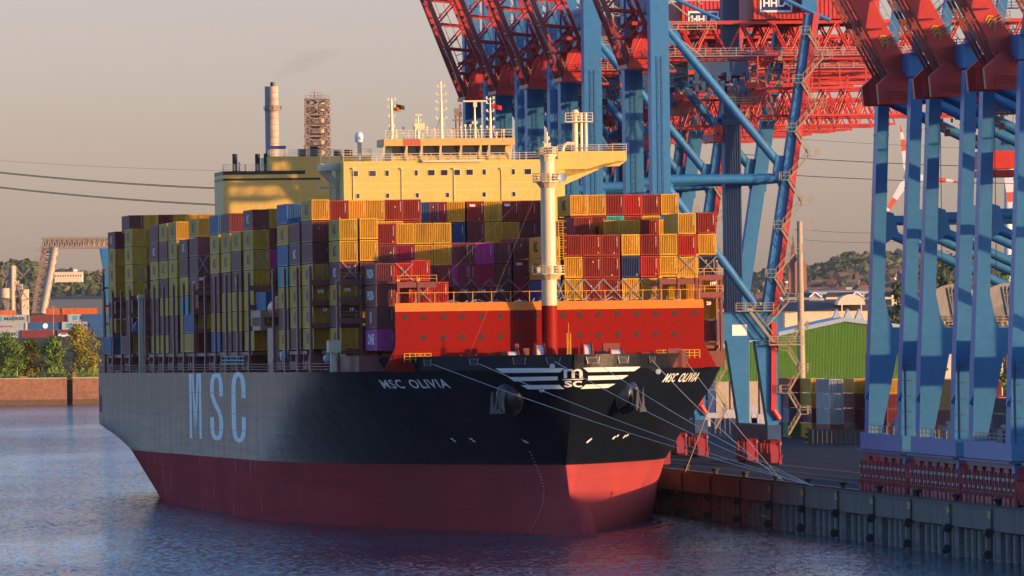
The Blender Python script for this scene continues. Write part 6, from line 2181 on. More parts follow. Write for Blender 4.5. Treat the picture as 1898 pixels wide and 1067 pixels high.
def blob_mass(name, spots, mat, lab, seed):
    rr = random.Random(seed)
    bmx = bmesh.new()
    bmesh.ops.create_icosphere(bmx, subdivisions=2, radius=1)
    vs0 = [v.co.copy() for v in bmx.verts]
    fs0 = [tuple(v.index for v in f.verts) for f in bmx.faces]
    bmx.free()
    mb = MB()
    for p, r_ in spots:
        o = Vector((rr.uniform(0, 50), rr.uniform(0, 50), rr.uniform(0, 50)))
        sz = Vector((r_ * rr.uniform(.8, 1.2), r_ * .9, r_ * rr.uniform(.9, 1.4)))
        mb.add([p + Vector((v.x * sz.x, v.y * sz.y, v.z * sz.z)) * (1 + .55 * mnoise.noise(v * 2.6 + o) + .35 * mnoise.noise(v * 6 + o)) for v in vs0], fs0)
    return tag(mb.build(name, mat), lab, kind='stuff')
M['wood'] = leaf_material('far_wood_leaf', (.050, .062, .022))
M['wood_pale'] = leaf_material('far_wood_leaf_pale', (.095, .095, .035))
rr = random.Random(3)
sp, sp2 = [], []
for k in range(1500):
    px = rr.uniform(1290, 1920)
    t = rr.random() ** .45
    if t < .55 and rr.random() < .6:
        continue
    q = W(px, lerp(566, interp(RIDGE_R, px) + 4, t ** .9), lerp(10500, 15000, t))
    (sp if rr.random() < .75 else sp2).append((q + Vector((0, 0, 2.5)), rr.uniform(4.0, 10)))
for k in range(1100):
    px = rr.uniform(-20, 330)
    t = rr.random() ** .7
    q = W(px, lerp(582, interp(RIDGE_L, px) + 4, t ** .9), lerp(8000, 10500, t))
    (sp if rr.random() < .82 else sp2).append((q + Vector((0, 0, 2.0)), rr.uniform(3.6, 8)))
blob_mass('hillside_wood', sp, M['wood'], 'dark green woods covering the far hills', 1)
blob_mass('hillside_wood', sp2, M['wood_pale'], 'lighter spring trees among the far woods', 2)
# houses of the town
hw_m = [M['white_wall'], paint('brick_house_wall', (.26, .11, .075), .8, .1, .3), M['grey_wall']]
hr_m = [M['red_roof'], M['dark_roof'], M['brown_roof']]
hmeshes = {}
for a in range(3):
    for b in range(3):
        m_ = MB().box((-6, 0, -6), (6, 10, 5.5), 0)
        m_.prism([(-6.6, -.6, 5.3), (6.6, -.6, 5.3), (0, -.6, 11)], (0, 11.2, 0), 1) if (a + b) % 2 else m_.prism([(-6.6, -.6, 5.3), (-6.6, 10.6, 5.3), (-6.6, 5, 11)], (13.2, 0, 0), 1)
        for wx in (-3.6, 0, 3.6):
            m_.box((wx - .7, -.06, .8), (wx + .7, 0, 2.6), 2)
        m_.box((2.6, 6, 8), (3.6, 7, 12), 1)
        hmeshes[(a, b)] = m_.mesh('town_house', [hw_m[a], hr_m[b], M['glass']])
wn_, rn_ = ['white', 'brick', 'grey'], ['red', 'slate', 'brown']
for k in range(240):
    px = rr.uniform(1310, 1700) if k < 205 else rr.uniform(1700, 1890)
    t = rr.uniform(.0, .58)
    q = W(px, lerp(566, interp(RIDGE_R, px) + 4, t ** .9), lerp(10500, 15000, t))
    a, b = rr.randrange(3), rr.randrange(3)
    if rr.random() < .35:
        a = 0
    o = link('town_house', hmeshes[(a, b)], None, Matrix.Translation(q) @ Matrix.Rotation(rr.uniform(-.5, .5), 4, 'Z') @ Matrix.Scale(rr.uniform(.8, 1.25), 4))
    tag(o, '%s house with %s roof %s the far town slope, %s' % (wn_[a], rn_[b], 'low on' if t < .2 else 'midway up' if t < .4 else 'high on', 'left of lamp post' if px < 1483 else 'right of lamp post' if px < 1640 else 'behind box boom cranes'), 'house', 'far hillside houses')
# brick church
CD = 8200
ch = thing('church', 'tall brick church with pointed spire above the far town', 'church')
M['brick'] = paint('church_brick', (.36, .14, .09), .8, .1, .1)
a, b = W(1487, 545, CD), W(1500, 480, CD)
w = 9.5
cx = W(1484, 500, CD).x
MB().box((cx - w / 2 - .5, CD, 8), (cx + w / 2 + .5, CD + w, W(1484, 488, CD).z)).prism([(cx - w / 2 - .5, CD, W(1484, 488, CD).z), (cx + w / 2 + .5, CD, W(1484, 488, CD).z), (cx, CD, W(1484, 470, CD).z)], (0, w, 0)).build('gable', M['brick'], ch)
sx = W(1471, 500, CD).x
MB().box((sx - 4.4, CD + 2, 8), (sx + 4.4, CD + 11, W(1471, 505, CD).z)).build('tower', M['brick'], ch)
MB().add([(sx - 4.8, CD + 1.7, W(1471, 505, CD).z), (sx + 4.8, CD + 1.7, W(1471, 505, CD).z), (sx + 4.8, CD + 11.3, W(1471, 505, CD).z), (sx - 4.8, CD + 11.3, W(1471, 505, CD).z), (sx, CD + 6.5, W(1471, 434, CD).z)], [(0, 1, 4), (1, 2, 4), (2, 3, 4), (3, 0, 4)]).build('spire', M['red_roof'], ch)
MB().box((W(1455, 540, CD).x, CD + 3, 8), (sx, CD + 20, W(1460, 535, CD).z)).build('nave', M['brick'], ch)
for z in (498, 512, 526):
    MB().box((cx - 1.0, CD - .1, W(1484, z + 8, CD).z), (cx + 1.0, CD + .05, W(1484, z, CD).z)).build('window', M['glass'], ch)
# wind turbines
M['turbine'] = plain('turbine_white', (.66, .66, .68), .5)
M['turbine_tip'] = plain('turbine_red', (.60, .10, .05), .5)
def turbine(hub, D, angs, L, tower_r, lab):
    p = W(*hub, D)
    t = thing('wind_turbine', lab, 'wind turbine', Matrix.Translation((p.x, D, 6)))
    zh = p.z - 6
    MB().tube((0, 4, 0), (0, 4, zh), tower_r, 16, tower_r * .6).build('tower', M['turbine'], t, True)
    MB().lathe((0, 2.4, zh), [(.6, -4.2), (1.6, -3.4), (1.9, -.5), (1.7, 4), (1.0, 5.5)], 14, axis='y').build('nacelle', M['plate_blue'], t, True)
    for a in angs:
        d = Vector((math.sin(rad(a)), 0, math.cos(rad(a))))
        s_ = Vector((d.z, 0, -d.x))
        mb = MB()
        for k, (u0, u1, w0, w1) in enumerate(((.03, .2, .5, 1.5), (.2, .5, 1.5, 1.1), (.5, .72, 1.1, .8), (.72, .86, .8, .5), (.86, 1, .5, .15))):
            c0, c1 = Vector((0, -1.6, zh)) + d * L * u0, Vector((0, -1.6, zh)) + d * L * u1
            mb.hexa([c0 - s_ * w0, c0 + s_ * w0, c0 + s_ * w0 + Vector((0, .35, 0)), c0 - s_ * w0 + Vector((0, .35, 0))],
                    [c1 - s_ * w1, c1 + s_ * w1, c1 + s_ * w1 + Vector((0, .35, 0)), c1 - s_ * w1 + Vector((0, .35, 0))], 1 if k in (2, 4) else 0)
        mb.build('blade', [M['turbine'], M['turbine_tip']], t)
turbine((1684, 327), 3600, (-8.5, 213, 97), 20.5, 1.3, 'white wind turbine with red blade bands beside first box boom crane')
turbine((1869, 315), 2900, (-62, 178 + 120 - 62 - 58, 33), 14.0, 1.9, 'white wind turbine on thick tower behind third box boom crane')
# power lines
def wire(p, q, sag, r, label, n_=14):
    pts = [p.lerp(q, i / n_) + Vector((0, 0, -sag * 4 * (i / n_) * (1 - i / n_))) for i in range(n_ + 1)]
    tag(MB().path(pts, r, 5).build('power_line', M['black']), label, 'power line', 'power lines across the sky')
for k, (a, b) in enumerate((((-60, 312), (560, 352)), ((-60, 339), (560, 384)))):
    for j in range(2):
        wire(W(a[0], a[1] + j * 1.8, 2600), W(b[0], b[1] + j * 1.8, 2600), 1.2, .10, '%s wire of the %s pair of power lines left of the ship' % (('upper', 'lower')[j], ('upper', 'lower')[k]))
wire(W(-60, 293, 3000), W(560, 318, 3000), 1.0, .04, 'faint thin wire above the power lines left of the ship')
for k, (a, b) in enumerate((((1380, 286), (2000, 312)), ((1380, 319), (2000, 341)), ((1380, 250), (2000, 280)), ((1490, 425), (1700, 428)), ((1490, 444), (1700, 445)))):
    wire(W(*a, 2800), W(*b, 2800), .8, .11 if k < 2 else .05, '%s power line from the top crossing behind the right-hand cranes' % ORD[k + 1])

# ================================================================== LEFT BANK
BD = 2930.0
M['bank_wall'] = paint('old_brick_quay', (.32, .15, .085), .9, .3, .22, dirt=(.13, .075, .04), dirt_amt=.8, bump=.4, streak=False)
M['bank_base'] = paint('weedy_stone_footing', (.16, .09, .045), .9, .3, .35, dirt=(.05, .045, .03), dirt_amt=.8, bump=.4, streak=False)
zt_ = W(60, 702, BD).z
bank = thing('river_wall', 'weathered orange brick river wall with dark slot below the trees', 'river wall')
def seg(px0, px1, nm, z1, D=BD):
    a, b = W(px0, 700, D).x, W(px1, 700, D).x
    MB().hexa([(a, D - .8, -1), (b, D - .8, -1), (b, D + 6, -1), (a, D + 6, -1)], [(a, D, z1), (b, D, z1), (b, D + 6, z1), (a, D + 6, z1)]).build(nm, M['bank_wall'], bank)
    MB().hexa([(a - .05, D - 2.2, -1), (b + .05, D - 2.2, -1), (b + .05, D, -1), (a - .05, D, -1)], [(a - .05, D - 1.0, z1 * .20), (b + .05, D - 1.0, z1 * .20), (b + .05, D, z1 * .22), (a - .05, D, z1 * .22)]).build('footing', M['bank_base'], bank)
    MB().box((a - .02, D - .15, z1), (b + .02, D + 1.0, z1 + .35)).build('coping', M['pillar'], bank)
seg(-60, 3, 'wall_section', zt_)
seg(3.4, 123.5, 'wall_section', zt_)
seg(134.5, 260, 'wall_section', zt_)
seg(123.0, 135.0, 'slot_back', zt_ - .5, BD + 5)
a = W(136, 690, BD)
MB().box((a.x - .3, BD, zt_), (a.x + .7, BD + 1.2, zt_ + 2.0)).build('gate_pier', M['bank_wall'], bank)
a = W(37, 690, BD)
MB().box((a.x, BD, zt_), (a.x + 2.3, BD + 1.5, zt_ + .9)).build('parapet_block', M['bank_wall'], bank)
emb = MB()
x0, x1 = W(-160, 700, BD).x, W(420, 700, BD).x
emb.prism([(x0, BD + 6, 0), (x0, BD + 6, zt_ - .1), (x0, BD + 60, zt_ + 1.0), (x0, BD + 120, 19.0), (x0, BD + 135, 21.0), (x0, BD + 420, 21.0), (x0, BD + 440, 7)], (x1 - x0, 0, 0))
tag(emb.build('embankment', paint('grassy_bank', (.045, .05, .025), .9, .3, .05, streak=False)), 'dark grassy embankment behind the river wall trees', kind='structure')
TB = [(14, 622, 62, 1), (-12, 634, 44, 1), (57, 627, 46, 0), (99, 625, 44, 1), (146, 604, 66, 0), (33, 668, 24, 0), (5, 674, 22, 0), (172, 672, 22, 0)]
words = ['round green tree at the left edge above the river wall', 'broad green tree cut by the left edge', 'olive spreading tree above the brick river wall', 'fresh green tree in the middle of the bank', 'tallest olive tree on the bank beside the ship stern',
         'small olive bush beside the wall parapet', 'small bush at the left end of the wall', 'small bush next to the ship stern']
for k, (px, top, wpx, mi) in enumerate(TB):
    D = BD + 26 + (k % 3) * 6
    p = W(px, top, D)
    tree('bank_tree' if k < 5 else 'bank_bush', Vector((p.x, D, zt_)), p.z - zt_, wpx * D / F * 1.2, LEAF[mi], words[k], 'trees on the river bank', 5200 if k < 5 else 1300, .7, 80 + k, .06, 'tree' if k < 5 else 'bush')
rr = random.Random(12)
mb = MB()
for k in range(5200):
    px = rr.uniform(-20, 186)
    if 36 < px < 82 and rr.random() < .75:
        continue
    D = BD + rr.uniform(3, 18)
    hgt = (2.3 if (80 < px < 122 or px > 138) else 1.2) * rr.random() ** .6 * (1 + .4 * math.sin(px * .5))
    p = W(px, 702, D)
    p.z = zt_ + hgt
    u = Vector((rr.gauss(0, 1), rr.gauss(0, 1), rr.gauss(0, 1))).normalized()
    v = u.orthogonal().normalized()
    s_ = rr.uniform(.3, .65)
    mb.add([p - u * s_ * .5, p + v * s_ * .35, p + u * s_ * .5, p - v * s_ * .35], [(0, 1, 2, 3)])
tag(mb.build('bank_undergrowth', LEAF[1]), 'low green undergrowth along the top of the river wall', kind='stuff')
# poles on the bank
for px, top, lab in ((98.5, 568, 'thin lamp pole in front of the stacked far-bank containers'), (32, 680, 'short post on the river wall')):
    p = W(px, top, BD + (100 if top < 600 else 4))
    zb_ = 16 if top < 600 else zt_
    mb = MB().tube((0, 0, 0), (0, 0, p.z - zb_), .14, 8, .09)
    if top < 600:
        mb.cbox((0, 0, p.z - zb_), (1.3, .4, .2))
    tag(mb.build('bank_pole', M['pole'], None, M=Matrix.Translation((p.x, p.y, zb_))), lab, 'pole')
# far-bank containers, long sides to the river
def long_mesh():
    mb = MB()
    mb.box((-6.1, 0, .05), (6.1, 2.4, 2.6))
    for k in range(40):
        mb.box((-6.0 + k * .3, -.04, .2), (-5.85 + k * .3, 0, 2.45))
    for x in (-6.1, 5.98):
        mb.box((x, -.06, .05), (x + .12, 0, 2.6))
    mb.box((-6.1, -.06, 2.45), (6.1, 0, 2.6)).box((-6.1, -.06, .05), (6.1, 0, .2))
    return mb.mesh('stacked_container', M['steel'])
LONG = long_mesh()
CDp = BD + 190
FAR = [(20, 579.5, 'G', 'MAERSK'), (90, 579.5, 'M', None), (160, 579.5, 'G', 'MAERSK'), (14, 597, 'G', None), (84, 596, 'B', None), (148, 595, 'G', 'MAERSK'), (6, 613, 'G', 'MAERSK'), (73, 613, 'M', None), (142, 612, 'M', None),
       (-5, 575, 'O', None), (118, 571, 'O', None), (148, 571, 'O', None), (186, 579, 'B', None), (200, 596, 'B', None), (206, 612, 'B', None)]
CL = {'G': 'pale grey', 'M': 'maroon', 'B': 'blue', 'O': 'orange'}
dark_blue = plain('dark_blue_lettering', (.02, .045, .10), .5)
rows_w = {579.5: 'top', 597: 'middle', 596: 'middle', 595: 'middle', 613: 'bottom', 612: 'bottom', 575: 'rear', 571: 'rear', 579: 'top'}
for k, (px, py, c, txt) in enumerate(FAR):
    dd = 0 if py > 577 else 14
    p = W(px, py, CDp + dd)
    tz = 21.0 + {'top': 5.2, 'middle': 2.6, 'bottom': 0, 'rear': 6.3}[rows_w[py]]
    tz = max(21.0, p.z - 2.6) if rows_w[py] == 'rear' else tz
    o = link('stacked_container', LONG, None, Matrix.Translation((p.x, CDp + dd, tz)) @ Matrix.Rotation(.06, 4, 'Z'))
    cc = COLS[c][0]
    o.color = (*[min(1, v * random.uniform(.9, 1.1)) for v in cc], 1)
    tag(o, '%s container in %s row of far-bank stack, %s across' % (CL[c], rows_w[py], ORD[1 + sum(1 for q in FAR[:k] if rows_w[q[1]] == rows_w[py])]), 'container', 'containers stacked on the far bank')
    if txt:
        t = link('side_lettering', text_mesh(txt, 1.5, dark_blue, .04, space=1.05), o)
        t.location = (1.2, -.08, 1.3)
        t.rotation_euler = (rad(90), 0, 0)
        t.scale = (1.25, 1, 1)
        s_ = MB().box((-4.7, -.075, .6), (-3.0, -.06, 2.1)).build('side_emblem', M['sky_letter'], o)
    elif c == 'B' and px == 84:
        MB().lathe((0, -.07, 1.35), [(.9, -.01), (.9, .01)], 16, axis='y').build('side_emblem', M['white'], o)
    elif py == 597:
        t = link('side_lettering', text_mesh('HAMBURG SUD', .8, M['crane_red'], .02), o)
        t.location = (-1.0, -.08, 1.3)
        t.rotation_euler = (rad(90), 0, 0)
# white car on the bank road
p = W(119, 619, BD + 150)
car = thing('white_car', 'small white car on the bank road beside the containers', 'car', Matrix.Translation((p.x, BD + 150, 21.0)))
MB().prism([(-2.1, 0, .35), (2.1, 0, .35), (2.1, 0, .9), (1.2, 0, 1.0), (.6, 0, 1.5), (-1.3, 0, 1.5), (-2.0, 0, .95)], (0, 1.7, 0)).build('body', M['white'], car)
MB().prism([(-1.2, -.02, 1.0), (1.0, -.02, 1.0), (.5, -.02, 1.42), (-1.15, -.02, 1.42)], (0, 1.74, 0)).build('window', M['glass'], car)
for x in (-1.3, 1.3):
    MB().lathe((x, .85, .35), [(.35, -.9), (.35, .9)], 12, axis='y').build('wheel', M['rubber'], car)
# big lattice unloading gantry
GDp = 3350.0
def gp(x, y, d=0):
    return W(x, y, GDp + d)
gan = thing('unloading_gantry', 'tall steel lattice gantry with long truss beam left of the ship stern', 'gantry')
M['gantry'] = paint('rusty_gantry_steel', (.26, .20, .17), .6, .2, .3, dirt=(.3, .14, .06), dirt_amt=.5)
mb = MB()
lattice(mb, gp(78, 459), gp(236, 458), gp(78, 442) - gp(78, 459), (0, 9, 0), 17, .32, .42)
mb.build('beam_truss', M['gantry'], gan)
mb = MB()
b0, b1, t0, t1 = gp(60, 580), gp(79, 580), gp(79, 458), gp(99, 458)
for d in (0, 9):
    D3 = Vector((0, d, 0))
    mb.beam(b0 + D3, t0 + D3, .7, .7)
    n_ = 8
    for k in range(n_):
        p0, p1 = b0.lerp(t0, k / n_), b0.lerp(t0, (k + 1) / n_)
        q0, q1 = b1.lerp(t1, k / n_), b1.lerp(t1, (k + 1) / n_)
        mb.beam(p0 + D3, q1 + D3, .35, .35).beam(q0 + D3, p1 + D3, .3, .3).beam(p1 + D3, q1 + D3, .35, .35)
mb.build('lattice_leg', M['gantry'], gan)
mb = MB()
mb.tube(b1, t1 + Vector((.6, 0, 0)), 1.5, 12)
mb.build('conveyor_tube', paint('weathered_tube', (.42, .36, .30), .45, .2, .3, dirt=(.2, .09, .04), dirt_amt=.6), gan, True)
mb = MB()
mb.beam(gp(186, 460), gp(199, 530), .9, .9).beam(gp(196, 460), gp(202, 560), 3.2, 1.2).beam(gp(186, 460, 9), gp(199, 530, 9), .9, .9)
mb.build('rear_leg', M['blue_a'], gan)
mb = MB()
for k in range(8):
    p = b0.lerp(b1, .5).lerp(t0.lerp(t1, .5), (k + .5) / 8)
    mb.box((p.x - 4, p.y - 1, p.z), (p.x + 4, p.y + 1, p.z + .2))
    mb.rail([(p.x - 4, p.y - 1, p.z), (p.x + 4, p.y - 1, p.z)], 1.2, .08, 2, 2)
mb.build('leg_platforms', M['gantry'], gan)
# cement works
CW = 3700.0
def cw(px, py):
    return W(px, py, CW)
cem = thing('cement_works', 'pale cement works with tall silo tower on the far bank', 'factory')
def cwbox(px0, px1, py0, py1, nm, mat, dep=12, off=0):
    a, b = cw(px0, py1), cw(px1, py0)
    MB().box((a.x, CW + off, min(a.z, 12)), (b.x, CW + off + dep, b.z)).build(nm, mat, cem)
cwbox(15, 22, 497, 575, 'grey_tower', M['grey_wall'], 6)
cwbox(23, 29, 492, 575, 'lift_tower', M['white_wall'], 5, -2)
cwbox(29, 34, 520, 575, 'side_tower', M['pillar'], 5, -1)
cwbox(4, 14, 534, 575, 'silo_block', M['pillar'], 8, -3)
cwbox(9, 30, 547, 575, 'plant_house', M['grey_wall'], 10, -5)
cwbox(41, 53, 536, 552, 'bin_house', M['white_wall'], 6, -4)
cwbox(35, 42, 526, 552, 'bin_tower', M['grey_wall'], 6, -2)
mb = MB()
rr = random.Random(21)
for k in range(40):
    a = cw(rr.uniform(2, 52), rr.uniform(500, 572))
    b = a + Vector((rr.uniform(-4, 4), 0, rr.uniform(-5, 5)))
    mb.beam(a + Vector((0, -8, 0)), b + Vector((0, -8, 0)), .35, .35)
mb.beam(cw(22, 556), cw(54, 572), 2.0, 2.0).beam(cw(20, 570), cw(44, 566), 1.4, 1.4)
mb.build('pipework', M['gantry'], cem)['kind'] = 'stuff'
MB().tube(cw(25, 580) + Vector((0, -8, 0)), cw(25, 492) + Vector((0, -8, 0)), .9, 10).tube(cw(10, 552) + Vector((0, -8, 0)), cw(10, 534) + Vector((0, -8, 0)), 2.2, 12).build('silo', M['pillar'], cem, True)
slab_building('dark_hall', 84, 260, 554, 600, 3500, 40, paint('slate_blue_cladding', (.09, .115, .16), .6, .05, .1), M['dark_roof'], 'long slate blue hall behind the far-bank containers', roof_h=1.0)
# apartment block on the hill
t = slab_building('apartment_block', 101, 152, 504, 520, 8700, 25, M['white_wall'], M['grey_wall'], 'pale apartment block among trees on the left hill', win=11, roof_h=.4, ground=False)
MB().box((W(136, 500, 8700).x, 8702, W(136, 505, 8700).z), (W(142, 500, 8700).x, 8712, W(136, 499, 8700).z)).build('roof_hut', M['white'], t)
# power-station chimney with ladder cage, and its smoke
HD = 3000.0
ch_ = thing('chimney', 'tall weathered industrial chimney smoking behind the ship', 'chimney')
b0, t0 = W(507, 420, HD), W(505, 160, HD)
M['stack'] = paint('chimney_concrete', (.52, .40, .30), .8, .25, .12, dirt=(.22, .11, .07), dirt_amt=.7)
b0.z = 8
MB().tube(b0, t0, 2.5, 20, 1.85).build('shaft', M['stack'], ch_, True)
MB().tube(t0, W(505, 152, HD), .75, 12, .75).build('flue', M['black'], ch_, True)
MB().box((t0.x - 2.5, HD - 1.6, 8), (t0.x - 1.2, HD + 1.5, t0.z)).build('shade_strip', M['blue_dark'], ch_)  # dark blue strip: shade of the shaft's left side, put in as colour
for py in (203,):
    z = W(505, py, HD).z
    mb = MB().lathe((t0.x, HD, z), [(2.0, -.4), (2.9, -.3), (2.9, .1), (2.0, .15)], 16)
    mb.rail([(t0.x + 2.9 * math.cos(a * PI / 6), HD + 2.9 * math.sin(a * PI / 6), z) for a in range(13)], 1.2, .07, .9, 2)
    mb.build('gallery', M['gantry'], ch_)
mb = MB()
for k in range(30):
    z = lerp(40, t0.z, k / 30)
    mb.lathe((t0.x + (b0.x - t0.x) * (1 - z / t0.z), HD, z), [(2.5 - .6 * z / t0.z, -.12), (2.5 - .6 * z / t0.z, .12)], 16)
mb.build('iron_band', M['gantry'], ch_)
m, nt, b = nodes_of('thin_smoke')
nt.nodes.remove(b)
pv = nt.nodes.new('ShaderNodeVolumePrincipled')
pv.inputs['Color'].default_value = (.35, .33, .33, 1)
pv.inputs['Density'].default_value = .02
nt.links.new(pv.outputs['Volume'], nt.nodes['Material Output'].inputs['Volume'])
pts = [(505, 151, .8), (515, 141, 1.7), (535, 128, 2.6), (560, 116, 3.2), (590, 105, 3.0), (625, 96, 1.6)]
mb = MB()
n_ = 14
vs, fs = [], []
for (px, py, r_) in pts:
    c_ = W(px, py, HD)
    for i in range(n_):
        a = 2 * PI * i / n_
        vs.append(c_ + Vector((-.35, 0, .93)) * math.cos(a) * r_ * (1 + .15 * math.sin(3 * a + px)) + Vector((0, 1, 0)) * math.sin(a) * r_)
for j in range(len(pts) - 1):
    for i in range(n_):
        fs.append((j*n_+i, j*n_+(i+1)%n_, (j+1)*n_+(i+1)%n_, (j+1)*n_+i))
fs += [tuple(range(n_))[::-1], tuple(range((len(pts)-1)*n_, len(pts)*n_))]
bm = bmesh.new()
bvs = [bm.verts.new(v) for v in vs]
for f_ in fs:
    bm.faces.new([bvs[i] for i in f_])
bmesh.ops.recalc_face_normals(bm, faces=bm.faces)
bm.verts.index_update()
fs = [tuple(v.index for v in f_.verts) for f_ in bm.faces]
bm.free()
tag(mb.add(vs, fs).build('smoke', m), 'thin grey smoke trailing from the chimney', kind='stuff')
# refinery column in its lattice frame
TD = 2700.0
tw = thing('refinery_tower', 'rusty lattice process tower behind the bridge roof', 'tower')
lo_z = 8
def tp(px, py, d=0):
    return W(px, py, TD + d)
mb = MB()
cor = [(565, 0), (604, 0), (611, 7), (572, 7)]
zT = tp(588, 184).z
for px, d in cor:
    p = tp(px, 240, d)
    top = tp(px + (588 - px) * .06, 184, d)
    mb.beam((p.x - (588 - px) * .004, TD + d, lo_z), top, .75, .75)
lv = [184, 196, 212, 232, 252, 272, 292, 312]
for a, b_ in zip(lv[:-1], lv[1:]):
    for (pa, da), (pb, db) in zip(cor, cor[1:] + cor[:1]):
        A_, B_ = tp(pa, a, da), tp(pb, b_, db)
        A2, B2 = tp(pa, b_, da), tp(pb, a, db)
        mb.beam(A_, B_, .4, .4).beam(A2, B2, .4, .4).beam(A_, B2, .5, .5)
mb.build('lattice_frame', M['gantry'], tw)
mb = MB()
for px, r_, top in ((580, .9, 196), (596, 1.1, 190), (588, .7, 205)):
    p = tp(px, 240, 3)
    mb.tube((p.x, TD + 3, lo_z), (p.x, TD + 3, tp(px, top).z), r_, 12)
mb.build('process_column', M['stack'], tw, True)
mb = MB()
for py in (184, 205, 228, 246, 268):
    z = tp(588, py).z
    a, b_ = tp(566, py).x, tp(610, py).x
    mb.box((a, TD - .8, z - .12), (b_, TD + 8, z))
    mb.rail([(a, TD - .8, z), (b_, TD - .8, z)], 1.2, .07, 1.2, 2)
mb.tube(tp(583, 184), tp(583, 166), .12, 6)
mb.rail([tp(575, 184), tp(596, 184)], 2.0, .07, 1.0, 2)
mb.build('platforms', M['gantry'], tw)
# dockside crane mast heads seen over the bridge
dm = thing('far_mast_group', 'dark twin-headed mast cluster behind the bridge roof', 'mast')
mb = MB()
for px, top, w in ((846, 208, .9), (853, 200, .5), (862, 208, .9)):
    p, q = W(px, 300, 2300), W(px, top, 2300)
    mb.tube((p.x, 2300, 8), q, .35, 8)
    mb.cbox((q.x, 2300, q.z), (w * 1.4, 1.2, 2.0))
p = W(854, 222, 2300)
mb.cbox((p.x, 2300, p.z), (4.2, 1.0, .4)).cbox((p.x, 2300, p.z - 2.2), (4.6, 1.0, .3))
mb.build('mast_frame', M['gantry'], dm)

# ================================================================== MOORING LINES, GULL
BOL = {}
def mooring(a, bq, label, r=.042, sag=.8, mat='rope'):
    b_ = bq
    n_ = 18
    pts = [a.lerp(b_, i / n_) + Vector((0, 0, -sag * 4 * (i / n_) * (1 - i / n_))) for i in range(n_ + 1)]
    return tag(MB().path(pts, r, 6).build('mooring_line', M[mat]), label, 'rope', 'mooring lines at the bow')
g = lambda px, py: G(px, py, QZ + .8)
mooring(FAIR['a'], g(1508, 900), 'pale mooring line from the first fairlead, lowest across the bow')
mooring(FAIR['b'], g(1505, 899), 'pale mooring line crossing the bow emblem\'s left stripes')
mooring(FAIR['d'], g(1503, 898), 'pale mooring line from the stem fairlead over the emblem')
mooring(FAIR['e'], g(1500, 897), 'pale mooring line from the fairlead right of the emblem')
mooring(FAIR['g'], g(1452, 891), 'pale mooring line over the right-hand ship name start')
mooring(FAIR['h'], g(1450, 890), 'pale mooring line over the right-hand ship name end', sag=.4)
q = FAIR['h'] + Vector((7.0, 28, -3))
mooring(W(1322, 735, 1252), g(1270, 874), 'brown mooring rope hanging straight down to the near bollard', .07, .1, 'rope_brown')
for k, (nm, px, py) in enumerate((('d', 1024, 678), ('g', 1216, 686))):
    y, z, sgn = bow_xy(px, py)
    p = hull_pt(y, z, sgn, .35)
    o = link('hanging_rat_guard', MB().lathe((0, 0, 0), [(.1, -.05), (.36, -.03), (.36, .03), (.1, .05)], 14, axis='y').mesh('rat_guard', M['plate_blue']), ship)
    o.location = p
y, z, sgn = bow_xy(1012, 720)
pg = FAIR['b'].lerp(g(1505, 899), .205)
gd = MB().lathe((pg.x, pg.y, pg.z - .45), [(.05, -.05), (.34, -.03), (.34, .03), (.05, .05)], 14, axis='y').build('rat_guard', M['galv'])
tag(gd, 'round grey rat guard on the mooring line at the emblem', 'rat guard')
bp = W(1414, 956, 1130)
gull = thing('gull', 'white gull gliding low over the water before the quay', 'bird', Matrix.Translation(bp))
mb = MB()
body = [(-.22, 0), (-.15, .05), (0, .075), (.14, .06), (.22, .03), (.28, .0)]
n_ = 8
vs, fs = [], []
for x, r_ in body:
    for i in range(n_):
        a = 2 * PI * i / n_
        vs.append((x, r_ * math.sin(a), r_ * math.cos(a)))
for j in range(len(body) - 1):
    for i in range(n_):
        fs.append((j*n_+i, j*n_+(i+1)%n_, (j+1)*n_+(i+1)%n_, (j+1)*n_+i))
mb.add(vs, fs)
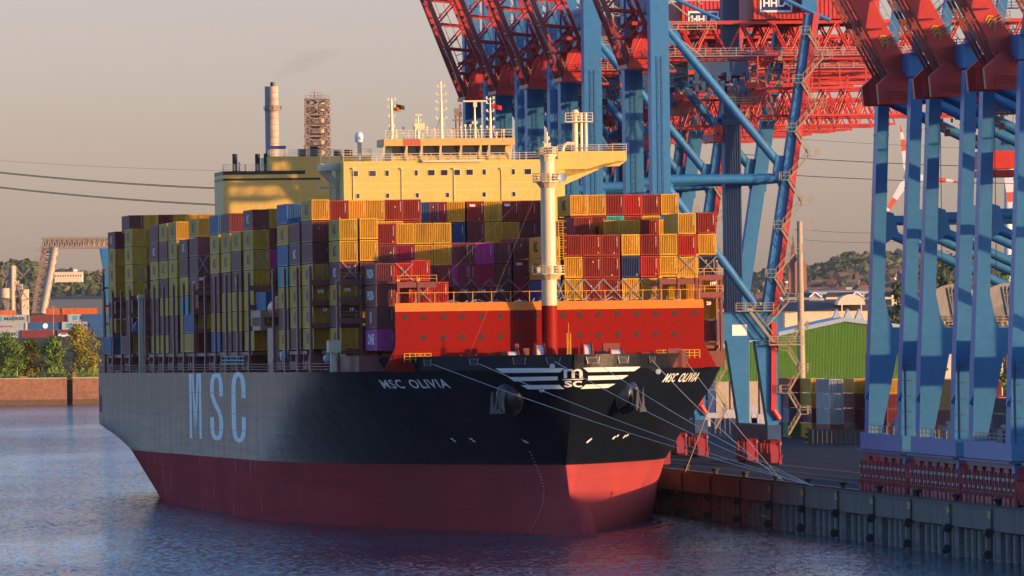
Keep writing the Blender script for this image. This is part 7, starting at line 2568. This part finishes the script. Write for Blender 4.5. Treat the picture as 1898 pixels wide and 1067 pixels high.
for s_ in (-1, 1):
    mb.add([(.1, s_ * .03, .03), (-.08, s_ * .03, .03), (-.02, s_ * .32, .16), (.10, s_ * .32, .16), (-.12, s_ * .68, .06), (-.05, s_ * .68, .06)], [(0, 1, 2, 3), (3, 2, 4, 5)])
    mb.add([(.1, s_ * .03, .045), (-.08, s_ * .03, .045), (-.02, s_ * .32, .172), (.10, s_ * .32, .172), (-.12, s_ * .68, .066), (-.05, s_ * .68, .066)], [(0, 1, 2, 3), (3, 2, 4, 5)])
mb.add([(-.2, -.02, 0), (-.36, -.08, 0), (-.36, .08, 0), (-.2, .02, 0)], [(0, 1, 2, 3)])
o = mb.build('body', M['white'], gull)
o.rotation_euler = (rad(25), rad(10), rad(60))

# ================================================================== UNSEEN BLOCK ADDED SUNWARD OF THE QUAY FOR ITS SHADE
ws = thing('shade_block', 'unseen long brick block added to shade the quay and lower bow', 'shed')
dirh = Vector((math.sin(SUN_AZ), -math.cos(SUN_AZ), 0))
per = Vector((dirh.y, -dirh.x, 0))
c0 = Vector((8, 1188, 0)) + dirh * 190
hgt = 6.0 + 190 * math.tan(SUN_EL)
L0, L1 = -95, 190
def wp(u, v, z):
    return c0 + per * u + dirh * v + Vector((0, 0, z))
MB().hexa([wp(L0, 0, QZ), wp(L1, 0, QZ), wp(L1, 40, QZ), wp(L0, 40, QZ)], [wp(L0, 0, hgt - 1), wp(L1, 0, hgt - 1), wp(L1, 40, hgt - 1), wp(L0, 40, hgt - 1)]).build('wall', M['brick'], ws)
MB().hexa([wp(L0 - .5, -.5, hgt - 1), wp(L1 + .5, -.5, hgt - 1), wp(L1 + .5, 40.5, hgt - 1), wp(L0 - .5, 40.5, hgt - 1)], [wp(L0, 8, hgt), wp(L1, 8, hgt), wp(L1, 32, hgt), wp(L0, 32, hgt)]).build('roof', M['dark_roof'], ws)

# ================================================================== AIR
hz = MB().box((-11800, -300, -1.5), (11800, 16500, 190.0)).build('haze', None)
hz.data.materials.clear()
m, nt, b = nodes_of('hazy_air')
nt.nodes.remove(b)
pv = nt.nodes.new('ShaderNodeVolumePrincipled')
pv.inputs['Color'].default_value = (.74, .82, .98, 1)
pv.inputs['Density'].default_value = 0.0000065
pv.inputs['Anisotropy'].default_value = 0.2
nt.links.new(pv.outputs['Volume'], nt.nodes['Material Output'].inputs['Volume'])
hz.data.materials.append(m)
tag(hz, 'thin warm evening haze over the harbour', kind='stuff')
